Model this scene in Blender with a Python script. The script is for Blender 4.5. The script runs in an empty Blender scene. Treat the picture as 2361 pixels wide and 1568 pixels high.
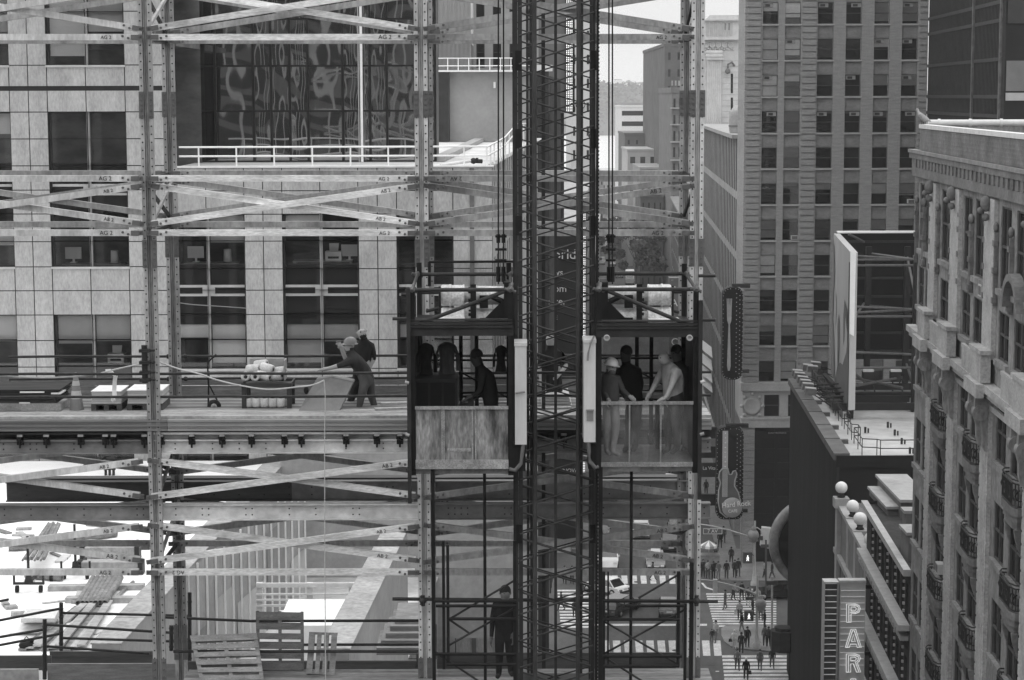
import bpy, bmesh, math, random
from mathutils import Vector, Matrix, Euler
R = math.radians
random.seed(7)
SC = bpy.context.scene
COL = SC.collection
# ---------------------------------------------------------------- camera
EYE, PITCH, F = 46.0, R(6.75), 4750.0          # eye height above the street, downward tilt, focal length in 1/2361 of the picture width
cam = bpy.data.objects.new('camera', bpy.data.cameras.new('camera'))
COL.objects.link(cam)
cam.location = (0, 0, EYE)
CR = (Matrix.Rotation(math.pi/2-PITCH, 3, 'X') @ Matrix.Rotation(-0.0026, 3, 'Z'))
cam.rotation_euler = CR.to_euler()
cam.data.sensor_width = 36
cam.data.lens = 36*F/2361
cam.data.clip_start = 0.5
cam.data.clip_end = 20000
SC.camera = cam
# ---------------------------------------------------------------- sky, sun, exposure
SUN_EL, SUN_ROT = R(62), R(200)
wd = bpy.data.worlds.new('World'); SC.world = wd; wd.use_nodes = True
nt = wd.node_tree; nt.nodes.clear()
N = nt.nodes.new; L = nt.links.new
sky = N('ShaderNodeTexSky'); sky.sky_type = 'NISHITA'; sky.sun_disc = False
sky.sun_elevation = SUN_EL; sky.sun_rotation = SUN_ROT; sky.dust_density = 5; sky.air_density = 2
bw = N('ShaderNodeRGBToBW'); L(sky.outputs[0], bw.inputs[0])
tc = N('ShaderNodeTexCoord'); sx = N('ShaderNodeSeparateXYZ'); L(tc.outputs['Generated'], sx.inputs[0])
mr = N('ShaderNodeMapRange'); L(sx.outputs['Z'], mr.inputs[0])       # overcast: the zenith brighter than the horizon
mr.inputs[1].default_value = 0.0; mr.inputs[2].default_value = 1.0
mr.inputs[3].default_value = 7.0; mr.inputs[4].default_value = 17.0
ma = N('ShaderNodeMath'); ma.operation = 'MULTIPLY_ADD'; ma.inputs[1].default_value = 0.12
L(bw.outputs[0], ma.inputs[0]); L(mr.outputs[0], ma.inputs[2])
bg = N('ShaderNodeBackground'); bg.inputs[1].default_value = 0.115
L(ma.outputs[0], bg.inputs[0])
wo = N('ShaderNodeOutputWorld'); L(bg.outputs[0], wo.inputs[0])
sun = bpy.data.objects.new('sun', bpy.data.lights.new('sun', 'SUN')); COL.objects.link(sun)
sun.data.energy = 0.6; sun.data.angle = R(25); sun.data.color = (1, 1, 1)
sun.rotation_euler = (R(90)-SUN_EL, 0, math.pi-SUN_ROT+math.pi)
sun.location = (0, 0, 200)
SC.view_settings.view_transform = 'Standard'; SC.view_settings.look = 'None'
SC.view_settings.exposure = 0.0; SC.view_settings.gamma = 1
SC.cycles.use_denoising = True
SC.cycles.max_bounces = 8; SC.cycles.volume_step_rate = 4; SC.cycles.transparent_max_bounces = 24
SC.cycles.volume_bounces = 3
SC.cycles.sample_clamp_indirect = 4
# ---------------------------------------------------------------- placing helpers
def P(x, y, Y):                       # picture point (2361 x 1568) at distance Y along the view
    d = CR @ Vector(((x-1180.5)/F, -(y-784)/F, -1))
    return Vector((0, 0, EYE)) + d*(Y/d.y)
def G(x, y, z=0.0):                   # picture point on the level z
    d = CR @ Vector(((x-1180.5)/F, -(y-784)/F, -1))
    return Vector((0, 0, EYE)) + d*((z-EYE)/d.z)
def S(x, y, c):                       # picture point on the street-parallel plane X = c + TS*Y
    d = CR @ Vector(((x-1180.5)/F, -(y-784)/F, -1))
    return Vector((0, 0, EYE)) + d*(c/(d.x-TS*d.y))
TS = 0.0505
# ---------------------------------------------------------------- materials
MATS = {}
def gm(name, v, rough=0.7, var=0.15, scale=3.0, stretch=(1, 1, 1), metal=0.0, bump=0.0, spec=None, alpha=None, detail=6, lo=0.3, hi=0.7, rot=(0, 0, 0), fine=0.0):
    if name in MATS: return MATS[name]
    m = bpy.data.materials.new(name); m.use_nodes = True; MATS[name] = m
    t = m.node_tree; b = t.nodes['Principled BSDF']
    b.inputs['Roughness'].default_value = rough; b.inputs['Metallic'].default_value = metal
    b.inputs['Specular IOR Level'].default_value = (spec if spec is not None else (.12 if v < .06 else .3))
    c = t.nodes.new('ShaderNodeTexCoord'); mp = t.nodes.new('ShaderNodeMapping')
    mp.inputs['Scale'].default_value = stretch; mp.inputs['Rotation'].default_value = rot
    t.links.new(c.outputs['Object'], mp.inputs[0])
    n = t.nodes.new('ShaderNodeTexNoise'); n.inputs['Scale'].default_value = scale; n.inputs['Detail'].default_value = detail
    n.inputs['Roughness'].default_value = 0.62
    t.links.new(mp.outputs[0], n.inputs['Vector'])
    r = t.nodes.new('ShaderNodeMapRange'); r.inputs[1].default_value = lo; r.inputs[2].default_value = hi
    r.inputs[3].default_value = v*(1-var); r.inputs[4].default_value = v*(1+var)
    t.links.new(n.outputs[0], r.inputs[0])
    out = r.outputs[0]
    if fine:
        n2 = t.nodes.new('ShaderNodeTexNoise'); n2.inputs['Scale'].default_value = scale*9; n2.inputs['Detail'].default_value = 3
        t.links.new(mp.outputs[0], n2.inputs['Vector'])
        r2 = t.nodes.new('ShaderNodeMapRange'); r2.inputs[1].default_value = 0.3; r2.inputs[2].default_value = 0.7
        r2.inputs[3].default_value = 1-fine; r2.inputs[4].default_value = 1+fine
        t.links.new(n2.outputs[0], r2.inputs[0])
        mu = t.nodes.new('ShaderNodeMath'); mu.operation = 'MULTIPLY'
        t.links.new(out, mu.inputs[0]); t.links.new(r2.outputs[0], mu.inputs[1]); out = mu.outputs[0]
    t.links.new(out, b.inputs['Base Color'])
    if bump:
        bp = t.nodes.new('ShaderNodeBump'); bp.inputs['Strength'].default_value = bump; bp.inputs['Distance'].default_value = 0.02
        t.links.new(n.outputs[0], bp.inputs['Height']); t.links.new(bp.outputs[0], b.inputs['Normal'])
    if alpha is not None:             # a dusty sheet: the dust is there or not
        r3 = t.nodes.new('ShaderNodeMapRange'); r3.inputs[1].default_value = 0.35; r3.inputs[2].default_value = 0.68
        r3.inputs[3].default_value = alpha[0]; r3.inputs[4].default_value = alpha[1]
        t.links.new(n.outputs[0], r3.inputs[0]); t.links.new(r3.outputs[0], b.inputs['Alpha'])
    return m
def glass(name, tint=0.02, wave=0.0, wscale=0.6, fac=0.0, rough=0.02):   # window glass: mirror by angle, clear or dark behind
    if name in MATS: return MATS[name]
    m = bpy.data.materials.new(name); m.use_nodes = True; MATS[name] = m
    t = m.node_tree; t.nodes.clear()
    o = t.nodes.new('ShaderNodeOutputMaterial'); mix = t.nodes.new('ShaderNodeMixShader')
    fr = t.nodes.new('ShaderNodeFresnel'); fr.inputs[0].default_value = 1.5
    ad = t.nodes.new('ShaderNodeMath'); ad.operation = 'ADD'; ad.inputs[1].default_value = fac; ad.use_clamp = True
    t.links.new(fr.outputs[0], ad.inputs[0]); t.links.new(ad.outputs[0], mix.inputs[0])
    gl = t.nodes.new('ShaderNodeBsdfGlossy'); gl.inputs['Roughness'].default_value = rough; gl.inputs[0].default_value = (.85, .85, .85, 1)
    if tint is None:
        tr = t.nodes.new('ShaderNodeBsdfTransparent'); tr.inputs[0].default_value = (.88, .88, .88, 1)
    else:
        tr = t.nodes.new('ShaderNodeBsdfDiffuse'); tr.inputs[0].default_value = (tint, tint, tint, 1)
    t.links.new(tr.outputs[0], mix.inputs[1]); t.links.new(gl.outputs[0], mix.inputs[2]); t.links.new(mix.outputs[0], o.inputs[0])
    if wave:
        c = t.nodes.new('ShaderNodeTexCoord'); n = t.nodes.new('ShaderNodeTexNoise'); n.inputs['Scale'].default_value = wscale; mp = t.nodes.new('ShaderNodeMapping'); mp.inputs['Scale'].default_value = (1.5, 1, .42)
        n.inputs['Detail'].default_value = 1.5; t.links.new(c.outputs['Object'], mp.inputs[0]); t.links.new(mp.outputs[0], n.inputs['Vector'])
        bp = t.nodes.new('ShaderNodeBump'); bp.inputs['Strength'].default_value = wave; bp.inputs['Distance'].default_value = 1.0
        t.links.new(n.outputs[0], bp.inputs['Height'])
        t.links.new(bp.outputs[0], gl.inputs['Normal'])
    return m
def lamp_mat(name, v):
    if name in MATS: return MATS[name]
    m = bpy.data.materials.new(name); m.use_nodes = True; MATS[name] = m
    b = m.node_tree.nodes['Principled BSDF']; b.inputs['Base Color'].default_value = (.7, .7, .7, 1)
    b.inputs['Emission Color'].default_value = (1, 1, 1, 1); b.inputs['Emission Strength'].default_value = v
    return m
# ---------------------------------------------------------------- mesh builder
def frame_of(d):
    d = d.normalized(); up = Vector((0, 0, 1)) if abs(d.z) < 0.95 else Vector((0, 1, 0))
    a = d.cross(up).normalized(); return a, a.cross(d).normalized()
class MB:
    def __init__(s): s.v = []; s.f = []; s.m = []; s.s = []
    def add(s, vs, fs, mi=0, smooth=False):
        o = len(s.v); s.v += [tuple(p) for p in vs]
        for f in fs: s.f.append(tuple(i+o for i in f)); s.m.append(mi); s.s.append(smooth)
        return s
    def quad(s, a, b, c, d, mi=0): return s.add([a, b, c, d], [(0, 1, 2, 3)], mi)
    def poly(s, pts, mi=0): return s.add(pts, [tuple(range(len(pts)))], mi)
    def box(s, a, b, mi=0):
        x0, x1 = sorted((a[0], b[0])); y0, y1 = sorted((a[1], b[1])); z0, z1 = sorted((a[2], b[2]))
        vs = [(x0, y0, z0), (x1, y0, z0), (x1, y1, z0), (x0, y1, z0), (x0, y0, z1), (x1, y0, z1), (x1, y1, z1), (x0, y1, z1)]
        return s.add(vs, [(0, 3, 2, 1), (4, 5, 6, 7), (0, 1, 5, 4), (1, 2, 6, 5), (2, 3, 7, 6), (3, 0, 4, 7)], mi)
    def obox(s, o, u, v, w, mi=0):    # corner and three edge vectors
        o, u, v, w = map(Vector, (o, u, v, w))
        vs = [o, o+u, o+u+v, o+v, o+w, o+u+w, o+u+v+w, o+v+w]
        fs = [(0, 3, 2, 1), (4, 5, 6, 7), (0, 1, 5, 4), (1, 2, 6, 5), (2, 3, 7, 6), (3, 0, 4, 7)]
        if u.cross(v).dot(w) < 0: fs = [f[::-1] for f in fs]
        return s.add(vs, fs, mi)
    def bar(s, p, q, w, h=None, mi=0):  # w across the view, h along it (or up)
        p, q = Vector(p), Vector(q); h = h or w
        a, b = frame_of(q-p)
        return s.obox(p-a*w/2-b*h/2, a*w, b*h, q-p, mi)
    def fbar(s, p, q, w, t, mi=0):      # flat bar in a frontal plane: w high in the plane, t thick along Y
        p, q = Vector(p), Vector(q); d = (q-p).normalized(); b = Vector((0, 1, 0)); a = d.cross(b).normalized()
        return s.obox(p-a*w/2-b*t/2, a*w, b*t, q-p, mi)
    def tube(s, p, q, r, n=8, mi=0, r2=None, caps=True):
        p, q = Vector(p), Vector(q); a, b = frame_of(q-p); r2 = r if r2 is None else r2
        cs = [(math.cos(2*math.pi*i/n), math.sin(2*math.pi*i/n)) for i in range(n)]
        vs = [p+a*c*r+b*k*r for c, k in cs]+[q+a*c*r2+b*k*r2 for c, k in cs]
        s.add(vs, [(i, (i+1) % n, n+(i+1) % n, n+i) for i in range(n)], mi, True)
        if caps: s.add(vs, [tuple(range(n))[::-1], tuple(range(n, 2*n))], mi)
        return s
    def pipe(s, pts, r, n=6, mi=0):
        pts = [Vector(p) for p in pts]; rings = []
        for i, p in enumerate(pts):
            d = (pts[min(i+1, len(pts)-1)]-pts[max(i-1, 0)]); a, b = frame_of(d)
            rings.append([p+a*math.cos(2*math.pi*k/n)*r+b*math.sin(2*math.pi*k/n)*r for k in range(n)])
        vs = [v for g in rings for v in g]
        fs = [(i*n+k, i*n+(k+1) % n, (i+1)*n+(k+1) % n, (i+1)*n+k) for i in range(len(pts)-1) for k in range(n)]
        s.add(vs, fs, mi, True)
        return s.add(vs, [tuple(range(n))[::-1], tuple(range(len(vs)-n, len(vs)))], mi)
    def ball(s, c, r, n=10, mi=0, sq=(1, 1, 1)):
        c = Vector(c); vs = [c+Vector((0, 0, r*sq[2]))]; m = max(4, n//2+1)
        for i in range(1, m):
            t = math.pi*i/m
            vs += [c+Vector((r*sq[0]*math.sin(t)*math.cos(2*math.pi*k/n), r*sq[1]*math.sin(t)*math.sin(2*math.pi*k/n), r*sq[2]*math.cos(t))) for k in range(n)]
        vs.append(c-Vector((0, 0, r*sq[2]))); fs = [(0, 1+k, 1+(k+1) % n) for k in range(n)]
        for i in range(m-2): fs += [(1+i*n+k, 1+(i+1)*n+k, 1+(i+1)*n+(k+1) % n, 1+i*n+(k+1) % n) for k in range(n)]
        e = len(vs)-1; fs += [(e, e-n+(k+1) % n, e-n+k) for k in range(n)]
        return s.add(vs, fs, mi, True)
    def lathe(s, c, prof, n=12, mi=0, axis=None, caps=True):   # prof: (radius, height)
        c = Vector(c); w = Vector(axis or (0, 0, 1)).normalized()
        a, b = frame_of(w); vs = []
        for r, h in prof: vs += [c+w*h+a*r*math.cos(2*math.pi*k/n)+b*r*math.sin(2*math.pi*k/n) for k in range(n)]
        fs = [(i*n+k, i*n+(k+1) % n, (i+1)*n+(k+1) % n, (i+1)*n+k) for i in range(len(prof)-1) for k in range(n)]
        s.add(vs, fs, mi, True)
        return s.add(vs, [tuple(range(n))[::-1], tuple(range(len(vs)-n, len(vs)))], mi) if caps else s
    def prism(s, pts, vec, mi=0):
        pts = [Vector(p) for p in pts]; n = len(pts); vec = Vector(vec); q = [p+vec for p in pts]
        return s.add(pts+q, [tuple(range(n))[::-1], tuple(range(n, 2*n))]+[(i, (i+1) % n, n+(i+1) % n, n+i) for i in range(n)], mi)
    def grid(s, O, u, n, us, zs, holes, reveal, mi=0, mr=None):   # wall with recessed openings; holes: set of (i, j) cells
        O, u, n = Vector(O), Vector(u).normalized(), Vector(n).normalized(); k = Vector((0, 0, 1))
        g = lambda a, z, d=0: O+u*a+k*z-n*d
        mr = mi if mr is None else mr
        for i in range(len(us)-1):
            for j in range(len(zs)-1):
                a0, a1, z0, z1 = us[i], us[i+1], zs[j], zs[j+1]
                if (i, j) in holes:
                    for p, q in (((a0, z0), (a1, z0)), ((a1, z0), (a1, z1)), ((a1, z1), (a0, z1)), ((a0, z1), (a0, z0))):
                        s.quad(g(*p), g(*q), g(*q, reveal), g(*p, reveal), mr)
                else: s.quad(g(a0, z0), g(a1, z0), g(a1, z1), g(a0, z1), mi)
        return s
    def build(s, name, mats, parent=None, at=None):
        me = bpy.data.meshes.new(name); me.from_pydata(s.v, [], s.f); me.validate()
        if len(me.polygons) == len(s.f):
            me.polygons.foreach_set('material_index', s.m); me.polygons.foreach_set('use_smooth', s.s)
        for m in (mats if isinstance(mats, (list, tuple)) else [mats]): me.materials.append(m)
        bm = bmesh.new(); bm.from_mesh(me); bmesh.ops.recalc_face_normals(bm, faces=bm.faces) if s.fixn else None; bm.to_mesh(me); bm.free()
        return link(name, me, parent, at)
    fixn = False
def link(name, data, parent=None, at=None):
    o = bpy.data.objects.new(name, data); COL.objects.link(o)
    if at is not None: o.location = at
    if parent is not None:
        o.parent = parent; o.matrix_parent_inverse = PINV[parent.name]
    PINV[o.name] = Matrix.Identity(4) if parent is None and at is None else (Matrix.Translation(-Vector(at)) if at is not None else Matrix.Identity(4))
    return o
PINV = {}
def tag(o, label=None, cat=None, group=None, kind=None):
    if label: o['label'] = label
    if cat: o['category'] = cat
    if group: o['group'] = group
    if kind: o['kind'] = kind
    return o
def thing(name, label, cat, loc=(0, 0, 0), group=None):
    o = bpy.data.objects.new(name, None); COL.objects.link(o); o.location = loc; o.empty_display_size = 0.3
    PINV[o.name] = Matrix.Translation(-Vector(loc))
    return tag(o, label, cat, group)
KIDS = {}
def dup(root, loc, label=None, group=None, rotz=None, scale=None):
    kids = [c for c in COL.objects if c.parent == root] if root.name not in KIDS else KIDS[root.name]
    if root.name not in KIDS: KIDS[root.name] = kids
    def cp(o, par):
        c = o.copy(); COL.objects.link(c); c.parent = par
        for g in [k for k in o.children]: cp(g, c)
        return c
    r = root.copy(); COL.objects.link(r); r.location = loc
    if rotz is not None: r.rotation_euler = (0, 0, rotz)
    if scale is not None: r.scale = (scale,)*3 if not isinstance(scale, (tuple, list)) else scale
    for k in kids: cp(k, r)
    return tag(r, label, None, group)
def text(body, size, m, parent, org, u, v, depth=0.02, font_scale=1.0, name='lettering', align='LEFT'):   # lettering as a real mesh, u along, v up
    cu = bpy.data.curves.new(name, 'FONT'); cu.body = body; cu.size = size; cu.extrude = depth; cu.align_x = align
    t = bpy.data.objects.new(name, cu); COL.objects.link(t)
    bpy.context.view_layer.update()
    me = bpy.data.meshes.new_from_object(t.evaluated_get(bpy.context.evaluated_depsgraph_get()))
    COL.objects.unlink(t); bpy.data.objects.remove(t)
    u, v = Vector(u).normalized(), Vector(v).normalized(); w = u.cross(v)
    me.transform(Matrix.Translation(org) @ Matrix((u*font_scale, v, w)).transposed().to_4x4())
    me.materials.clear(); me.materials.append(m)
    return link(name, me, parent)
# ---------------------------------------------------------------- people: one skinned body each, hats, hair and eyes are its children
SKIN = gm('skin', 0.32, 0.6, 0.06, 8)
HAIRD = gm('dark_hair', 0.025, 0.7, 0.2, 20); HAIRW = gm('white_hair', 0.6, 0.7, 0.1, 20); HAIRM = gm('brown_hair', 0.09, 0.7, 0.2, 20)
def cloth(v): return gm('cloth_%03d' % int(v*1000), v, 0.9, 0.35, 7, (1, 1, .45), bump=0.8, detail=4)
SHOE = gm('dark_shoe', 0.03, 0.6, 0.2, 10); EYEM = gm('eye_dark', 0.02, 0.3, 0, 1)
def V(*a): return Vector(a)
RAD = dict(pel=.16, sp=.165, ch=.19, nk=.068, jaw=.098, hd=.126, top=.102, nose=.018, sh=.092, el=.056, wr=.038, pa=.045, hip=.118, kn=.08, an=.055, he=.04, to=.046)
def body_mesh(J, short, mats, face, k=1.0, fingers=True, bulk=1.0, grip=None):
    me = bpy.data.meshes.new('body'); bm = bmesh.new(); sk = bm.verts.layers.skin.verify()
    B = {}; bones = []
    def vt(n, p, r):
        v = bm.verts.new(p); v[sk].radius = (r, r); B[n] = v; return v
    def ed(a, b, m, r): bm.edges.new((B[a], B[b])); bones.append((B[a].co.copy(), B[b].co.copy(), m, r))
    r = {n: q*k*(bulk if n in ('pel', 'sp', 'ch', 'sh', 'hip') else 1) for n, q in RAD.items()}
    up = (J['hd']-J['nk']).normalized(); f = (face-up*face.dot(up)).normalized()
    pel, ch = J['pel'], J['ch']
    vt('pel', pel, r['pel']); vt('sp', pel.lerp(ch, .5), r['sp']); vt('ch', ch, r['ch']); vt('nk', J['nk'], r['nk'])
    vt('jaw', J['nk'].lerp(J['hd'], .55)+f*.028*k, r['jaw']); vt('hd', J['hd'], r['hd']); vt('top', J['hd']+up*.055*k-f*.01*k, r['top'])
    vt('nose', J['hd']-up*.025*k+f*.112*k, r['nose'])
    ed('pel', 'sp', 0, .13*k); ed('sp', 'ch', 0, .14*k); ed('ch', 'nk', 0, .12*k); ed('nk', 'jaw', 2, .06*k); ed('jaw', 'hd', 2, .1*k); ed('hd', 'top', 2, .1*k); ed('hd', 'nose', 2, .02*k)
    for s in 'lr':
        vt(s+'sh', J[s+'sh'], r['sh']); vt(s+'el', J[s+'el'], r['el']); vt(s+'wr', J[s+'wr'], r['wr'])
        d = (J[s+'wr']-J[s+'el']).normalized(); pa = J.get(s+'ha', J[s+'wr']+d*.09*k); vt(s+'pa', pa, r['pa'])
        ed('ch', s+'sh', 0, .09*k); ed(s+'sh', s+'el', 0, .06*k); ed(s+'el', s+'wr', 2 if short else 0, .05*k); ed(s+'wr', s+'pa', 2, .05*k)
        if fingers:
            d = (pa-J[s+'wr']).normalized(); a, b = frame_of(d); side = a if abs(a.dot(f)) > abs(b.dot(f)) else b
            if side.dot(f) < 0: side = -side
            curl = d.cross(side); curl = curl if curl.dot(pel-J[s+'wr']) > 0 else -curl
            for q in range(4):
                o = side*(.034-.021*q)*k; ln = (.04, .046, .043, .033)[q]*k
                p1 = pa+o+d*(.035*k+ln*.3); p2 = p1+d*ln*.8+curl*.010*k; p3 = p2+d*ln*.45+curl*ln*.55
                vt('%sf%da' % (s, q), p1, .0115*k); vt('%sf%db' % (s, q), p2, .0098*k); vt('%sf%dc' % (s, q), p3, .0085*k)
                ed(s+'pa', '%sf%da' % (s, q), 2, .02*k); ed('%sf%da' % (s, q), '%sf%db' % (s, q), 2, .02*k); ed('%sf%db' % (s, q), '%sf%dc' % (s, q), 2, .02*k)
            t1 = J[s+'wr'].lerp(pa, .45)+side*.045*k; t2 = t1+d*.04*k+side*.012*k+curl*.008*k
            vt(s+'t1', t1, .013*k); vt(s+'t2', t2, .0095*k); ed(s+'pa', s+'t1', 2, .02*k); ed(s+'t1', s+'t2', 2, .02*k)
        vt(s+'hip', J[s+'hip'], r['hip']); vt(s+'kn', J[s+'kn'], r['kn']); vt(s+'an', J[s+'an'], r['an']); vt(s+'to', J[s+'to'], r['to'])
        ed('pel', s+'hip', 1, .12*k); ed(s+'hip', s+'kn', 1, .09*k); ed(s+'kn', s+'an', 1, .07*k); ed(s+'an', s+'to', 3, .05*k)
    B['pel'][sk].use_root = True
    bm.to_mesh(me); bm.free()
    t = bpy.data.objects.new('tmp', me); COL.objects.link(t)
    t.modifiers.new('s', 'SKIN').use_smooth_shade = True
    sb = t.modifiers.new('u', 'SUBSURF'); sb.levels = 1; sb.render_levels = 1
    dg = bpy.context.evaluated_depsgraph_get(); out = bpy.data.meshes.new_from_object(t.evaluated_get(dg))
    bpy.data.objects.remove(t); bpy.data.meshes.remove(me)
    out.materials.clear()
    for m in mats: out.materials.append(m)
    mi = []
    for p in out.polygons:
        c = p.center; best = (9, 0)
        for a, b, m, rr in bones:
            ab = b-a; tt = max(0, min(1, (c-a).dot(ab)/max(1e-9, ab.length_squared))); dd = (c-a-ab*tt).length-rr
            if dd < best[0]: best = (dd, m)
        mi.append(best[1])
    out.polygons.foreach_set('material_index', mi); out.polygons.foreach_set('use_smooth', [True]*len(mi))
    return out
def person(label, J, shirt, pants, face, short=True, hat=None, hair=None, beard=None, group=None, k=1.0, eyes=True, fingers=True, bulk=1.0, skin=None, shoe=None, bag=None):
    face = Vector(face).normalized()
    me = body_mesh(J, short, [shirt, pants, skin or SKIN, shoe or SHOE], face, k, fingers, bulk)
    base = min(J['lto'].z, J['rto'].z)-.04*k; loc = Vector((J['pel'].x, J['pel'].y, base))
    me.transform(Matrix.Translation(-loc))
    o = bpy.data.objects.new('person', me); COL.objects.link(o); o.location = loc; PINV[o.name] = Matrix.Translation(-loc)
    tag(o, label, 'person', group)
    up = (J['hd']-J['nk']).normalized(); f = (face-up*face.dot(up)).normalized(); sd = up.cross(f); h = J['hd']
    RM = Matrix((f, sd, up)).transposed()
    def dome(name, m, rx, ry, rz, cut, off, brim=0, n=12):
        mb = MB(); vs = []; fs = []; rows = 6
        for i in range(rows+1):
            t = (math.pi/2+cut)*i/rows
            for q in range(n):
                a = 2*math.pi*q/n; x = rx*math.sin(t)*math.cos(a); y = ry*math.sin(t)*math.sin(a); z = rz*math.cos(t)
                vs.append(h+RM @ Vector((x+off[0], y, z+off[2])))
        fs = [(i*n+q, (i+1)*n+q, (i+1)*n+(q+1) % n, i*n+(q+1) % n) for i in range(rows) for q in range(n)]
        mb.add(vs, fs, 0, True)
        if brim:
            e = len(vs)-n; b2 = [h+RM @ Vector((rx*math.cos(2*math.pi*q/n)*(1.14+brim*max(0, math.cos(2*math.pi*q/n)))+off[0], ry*1.12*math.sin(2*math.pi*q/n), -.012*k+off[2])) for q in range(n)]
            vv = vs[e:]+b2; mb.add(vv, [(q, n+q, n+(q+1) % n, (q+1) % n) for q in range(n)], 0, True)
        mb.build(name, m, o)
    kk = k
    if hat is not None: dome('hard_hat', hat, .135*kk, .122*kk, .125*kk, 0.0, (0, 0, .03*kk), .35)
    if hair is not None: dome('hair', hair, .112*kk, .108*kk, .118*kk, .35, (-.018*kk, 0, .02*kk))
    if beard is not None:
        mb = MB(); mb.ball(h+RM @ Vector((.048*kk, 0, -.088*kk)), .074*kk, 10, 0, (1, 1, 1)); mb.build('beard', beard, o)
    if eyes:
        for q in (-1, 1):
            mb = MB(); mb.ball(h+RM @ Vector((.094*kk, q*.036*kk, .0)), .013*kk, 6); mb.build('eye', EYEM, o)
            mb = MB(); mb.ball(h+RM @ Vector((0, q*.094*kk, -.015*kk)), .022*kk, 6, 0, (1, .5, 1.3)); mb.build('ear', skin or SKIN, o)
    return o
def JP(Y, d, y0=None):                # joints from picture points: name -> (x, y[, metres behind Y])
    return {n: P(p[0], p[1], Y+(p[2] if len(p) > 2 else 0)) for n, p in d.items()}
def stand(x, y, yaw, h=1.75, walk=0.0, arms=(0.1, 0.1), lean=0.0, bend=(0.15, 0.15), z=0.0, side=(0.06, 0.06)):   # a figure on the ground; yaw 0 faces +X
    s = h/1.75; c, n = math.cos(yaw), math.sin(yaw)
    def W(f, l, u): return Vector((x+(f*c-l*n)*s, y+(f*n+l*c)*s, z+u*s))
    J = dict(pel=W(0, 0, .98), ch=W(lean*.4, 0, 1.30), nk=W(lean*.55, 0, 1.50), hd=W(lean*.6+.02, 0, 1.645))
    for q, sg in (('l', 1), ('r', -1)):
        w = walk*sg; i = 0 if sg > 0 else 1
        J[q+'hip'] = W(0, sg*.10, .90); J[q+'kn'] = W(w*.30+.02, sg*.11, .50); J[q+'an'] = W(w*.50-(.05 if w < 0 else 0), sg*.11, .09+(.05 if w < 0 else 0)); J[q+'to'] = W(w*.50+.15, sg*.13, .04)
        a = arms[i]; sx_, sz_ = lean*.42, 1.40
        J[q+'sh'] = W(sx_, sg*.19, sz_); ex, ez = sx_+.29*math.sin(a)-.02, sz_-.29*math.cos(a)
        J[q+'el'] = W(ex, sg*(.19+side[i]), ez); b = a+bend[i]
        J[q+'wr'] = W(ex+.26*math.sin(b), sg*(.19+side[i]*.8), ez-.26*math.cos(b))
    return J, Vector((c, n, 0)), s
# ---------------------------------------------------------------- the scaffold tower and its platforms
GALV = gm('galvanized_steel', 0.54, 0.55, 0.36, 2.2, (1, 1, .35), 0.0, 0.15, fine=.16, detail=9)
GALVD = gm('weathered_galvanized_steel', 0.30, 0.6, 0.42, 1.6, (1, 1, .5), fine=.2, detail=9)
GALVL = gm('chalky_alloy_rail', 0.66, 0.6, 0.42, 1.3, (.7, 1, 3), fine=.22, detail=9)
SLEEVE = gm('dark_splice_steel', 0.12, 0.5, 0.2, 6)
DARK = gm('black_painted_steel', 0.014, 0.5, 0.3, 5, spec=.12)
DARK2 = gm('dark_grey_painted_steel', 0.032, 0.5, 0.3, 4)
HOLE = gm('bolt_shadow', 0.03, 0.7, 0.2, 8)
BOLT = gm('bolt_head', 0.12, 0.45, 0.3, 20, metal=.4)
INK = gm('stencil_ink', 0.03, 0.8, 0.2, 9)
PIPE = gm('dark_scaffold_pipe', 0.038, 0.45, 0.35, 7)
WOODG = gm('grey_weathered_timber', 0.20, 0.85, 0.3, 2, (1, 6, 8), fine=.15)
WOOD = gm('pale_timber', 0.38, 0.85, 0.25, 2, (6, 1, 6), fine=.15)
YF, YR = 38.0, 40.5
XC = [P(351, 784, YF).x, P(975, 784, YF).x, P(1604, 784, YF).x]
zf = lambda y, Y=YF: P(1180, y, Y).z
scaf = thing('scaffold_tower', 'pale bolted steel scaffold frame of tall posts, rails and crossed braces', 'scaffold', (XC[1], YF, 0))
sleeves = [(209, 271), (551, 615), (1515, 1600)]
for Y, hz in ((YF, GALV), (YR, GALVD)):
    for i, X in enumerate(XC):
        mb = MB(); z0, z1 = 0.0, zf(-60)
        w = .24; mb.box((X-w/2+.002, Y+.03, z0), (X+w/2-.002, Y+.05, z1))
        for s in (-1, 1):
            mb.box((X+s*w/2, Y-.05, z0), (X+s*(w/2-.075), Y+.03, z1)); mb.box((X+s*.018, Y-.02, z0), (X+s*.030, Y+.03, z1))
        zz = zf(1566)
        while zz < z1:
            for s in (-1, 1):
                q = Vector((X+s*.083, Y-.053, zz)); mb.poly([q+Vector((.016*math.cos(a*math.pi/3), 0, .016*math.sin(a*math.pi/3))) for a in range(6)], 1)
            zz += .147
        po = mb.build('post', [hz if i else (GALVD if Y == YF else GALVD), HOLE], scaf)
        for a, b in sleeves:
            mb = MB(); za, zb = zf(b), zf(a)
            for s in (-1, 1):
                mb.box((X+s*.135, Y-.062, za), (X+s*.040, Y-.0525, zb))
                for kz in range(5):
                    zc = za+(zb-za)*(kz+.5)/5; mb.lathe((X+s*.085, Y-.062, zc), [(.02, 0), (.017, .02)], 6, 1, (0, -1, 0))
            mb.build('splice_plate', [SLEEVE, BOLT], po)
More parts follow.
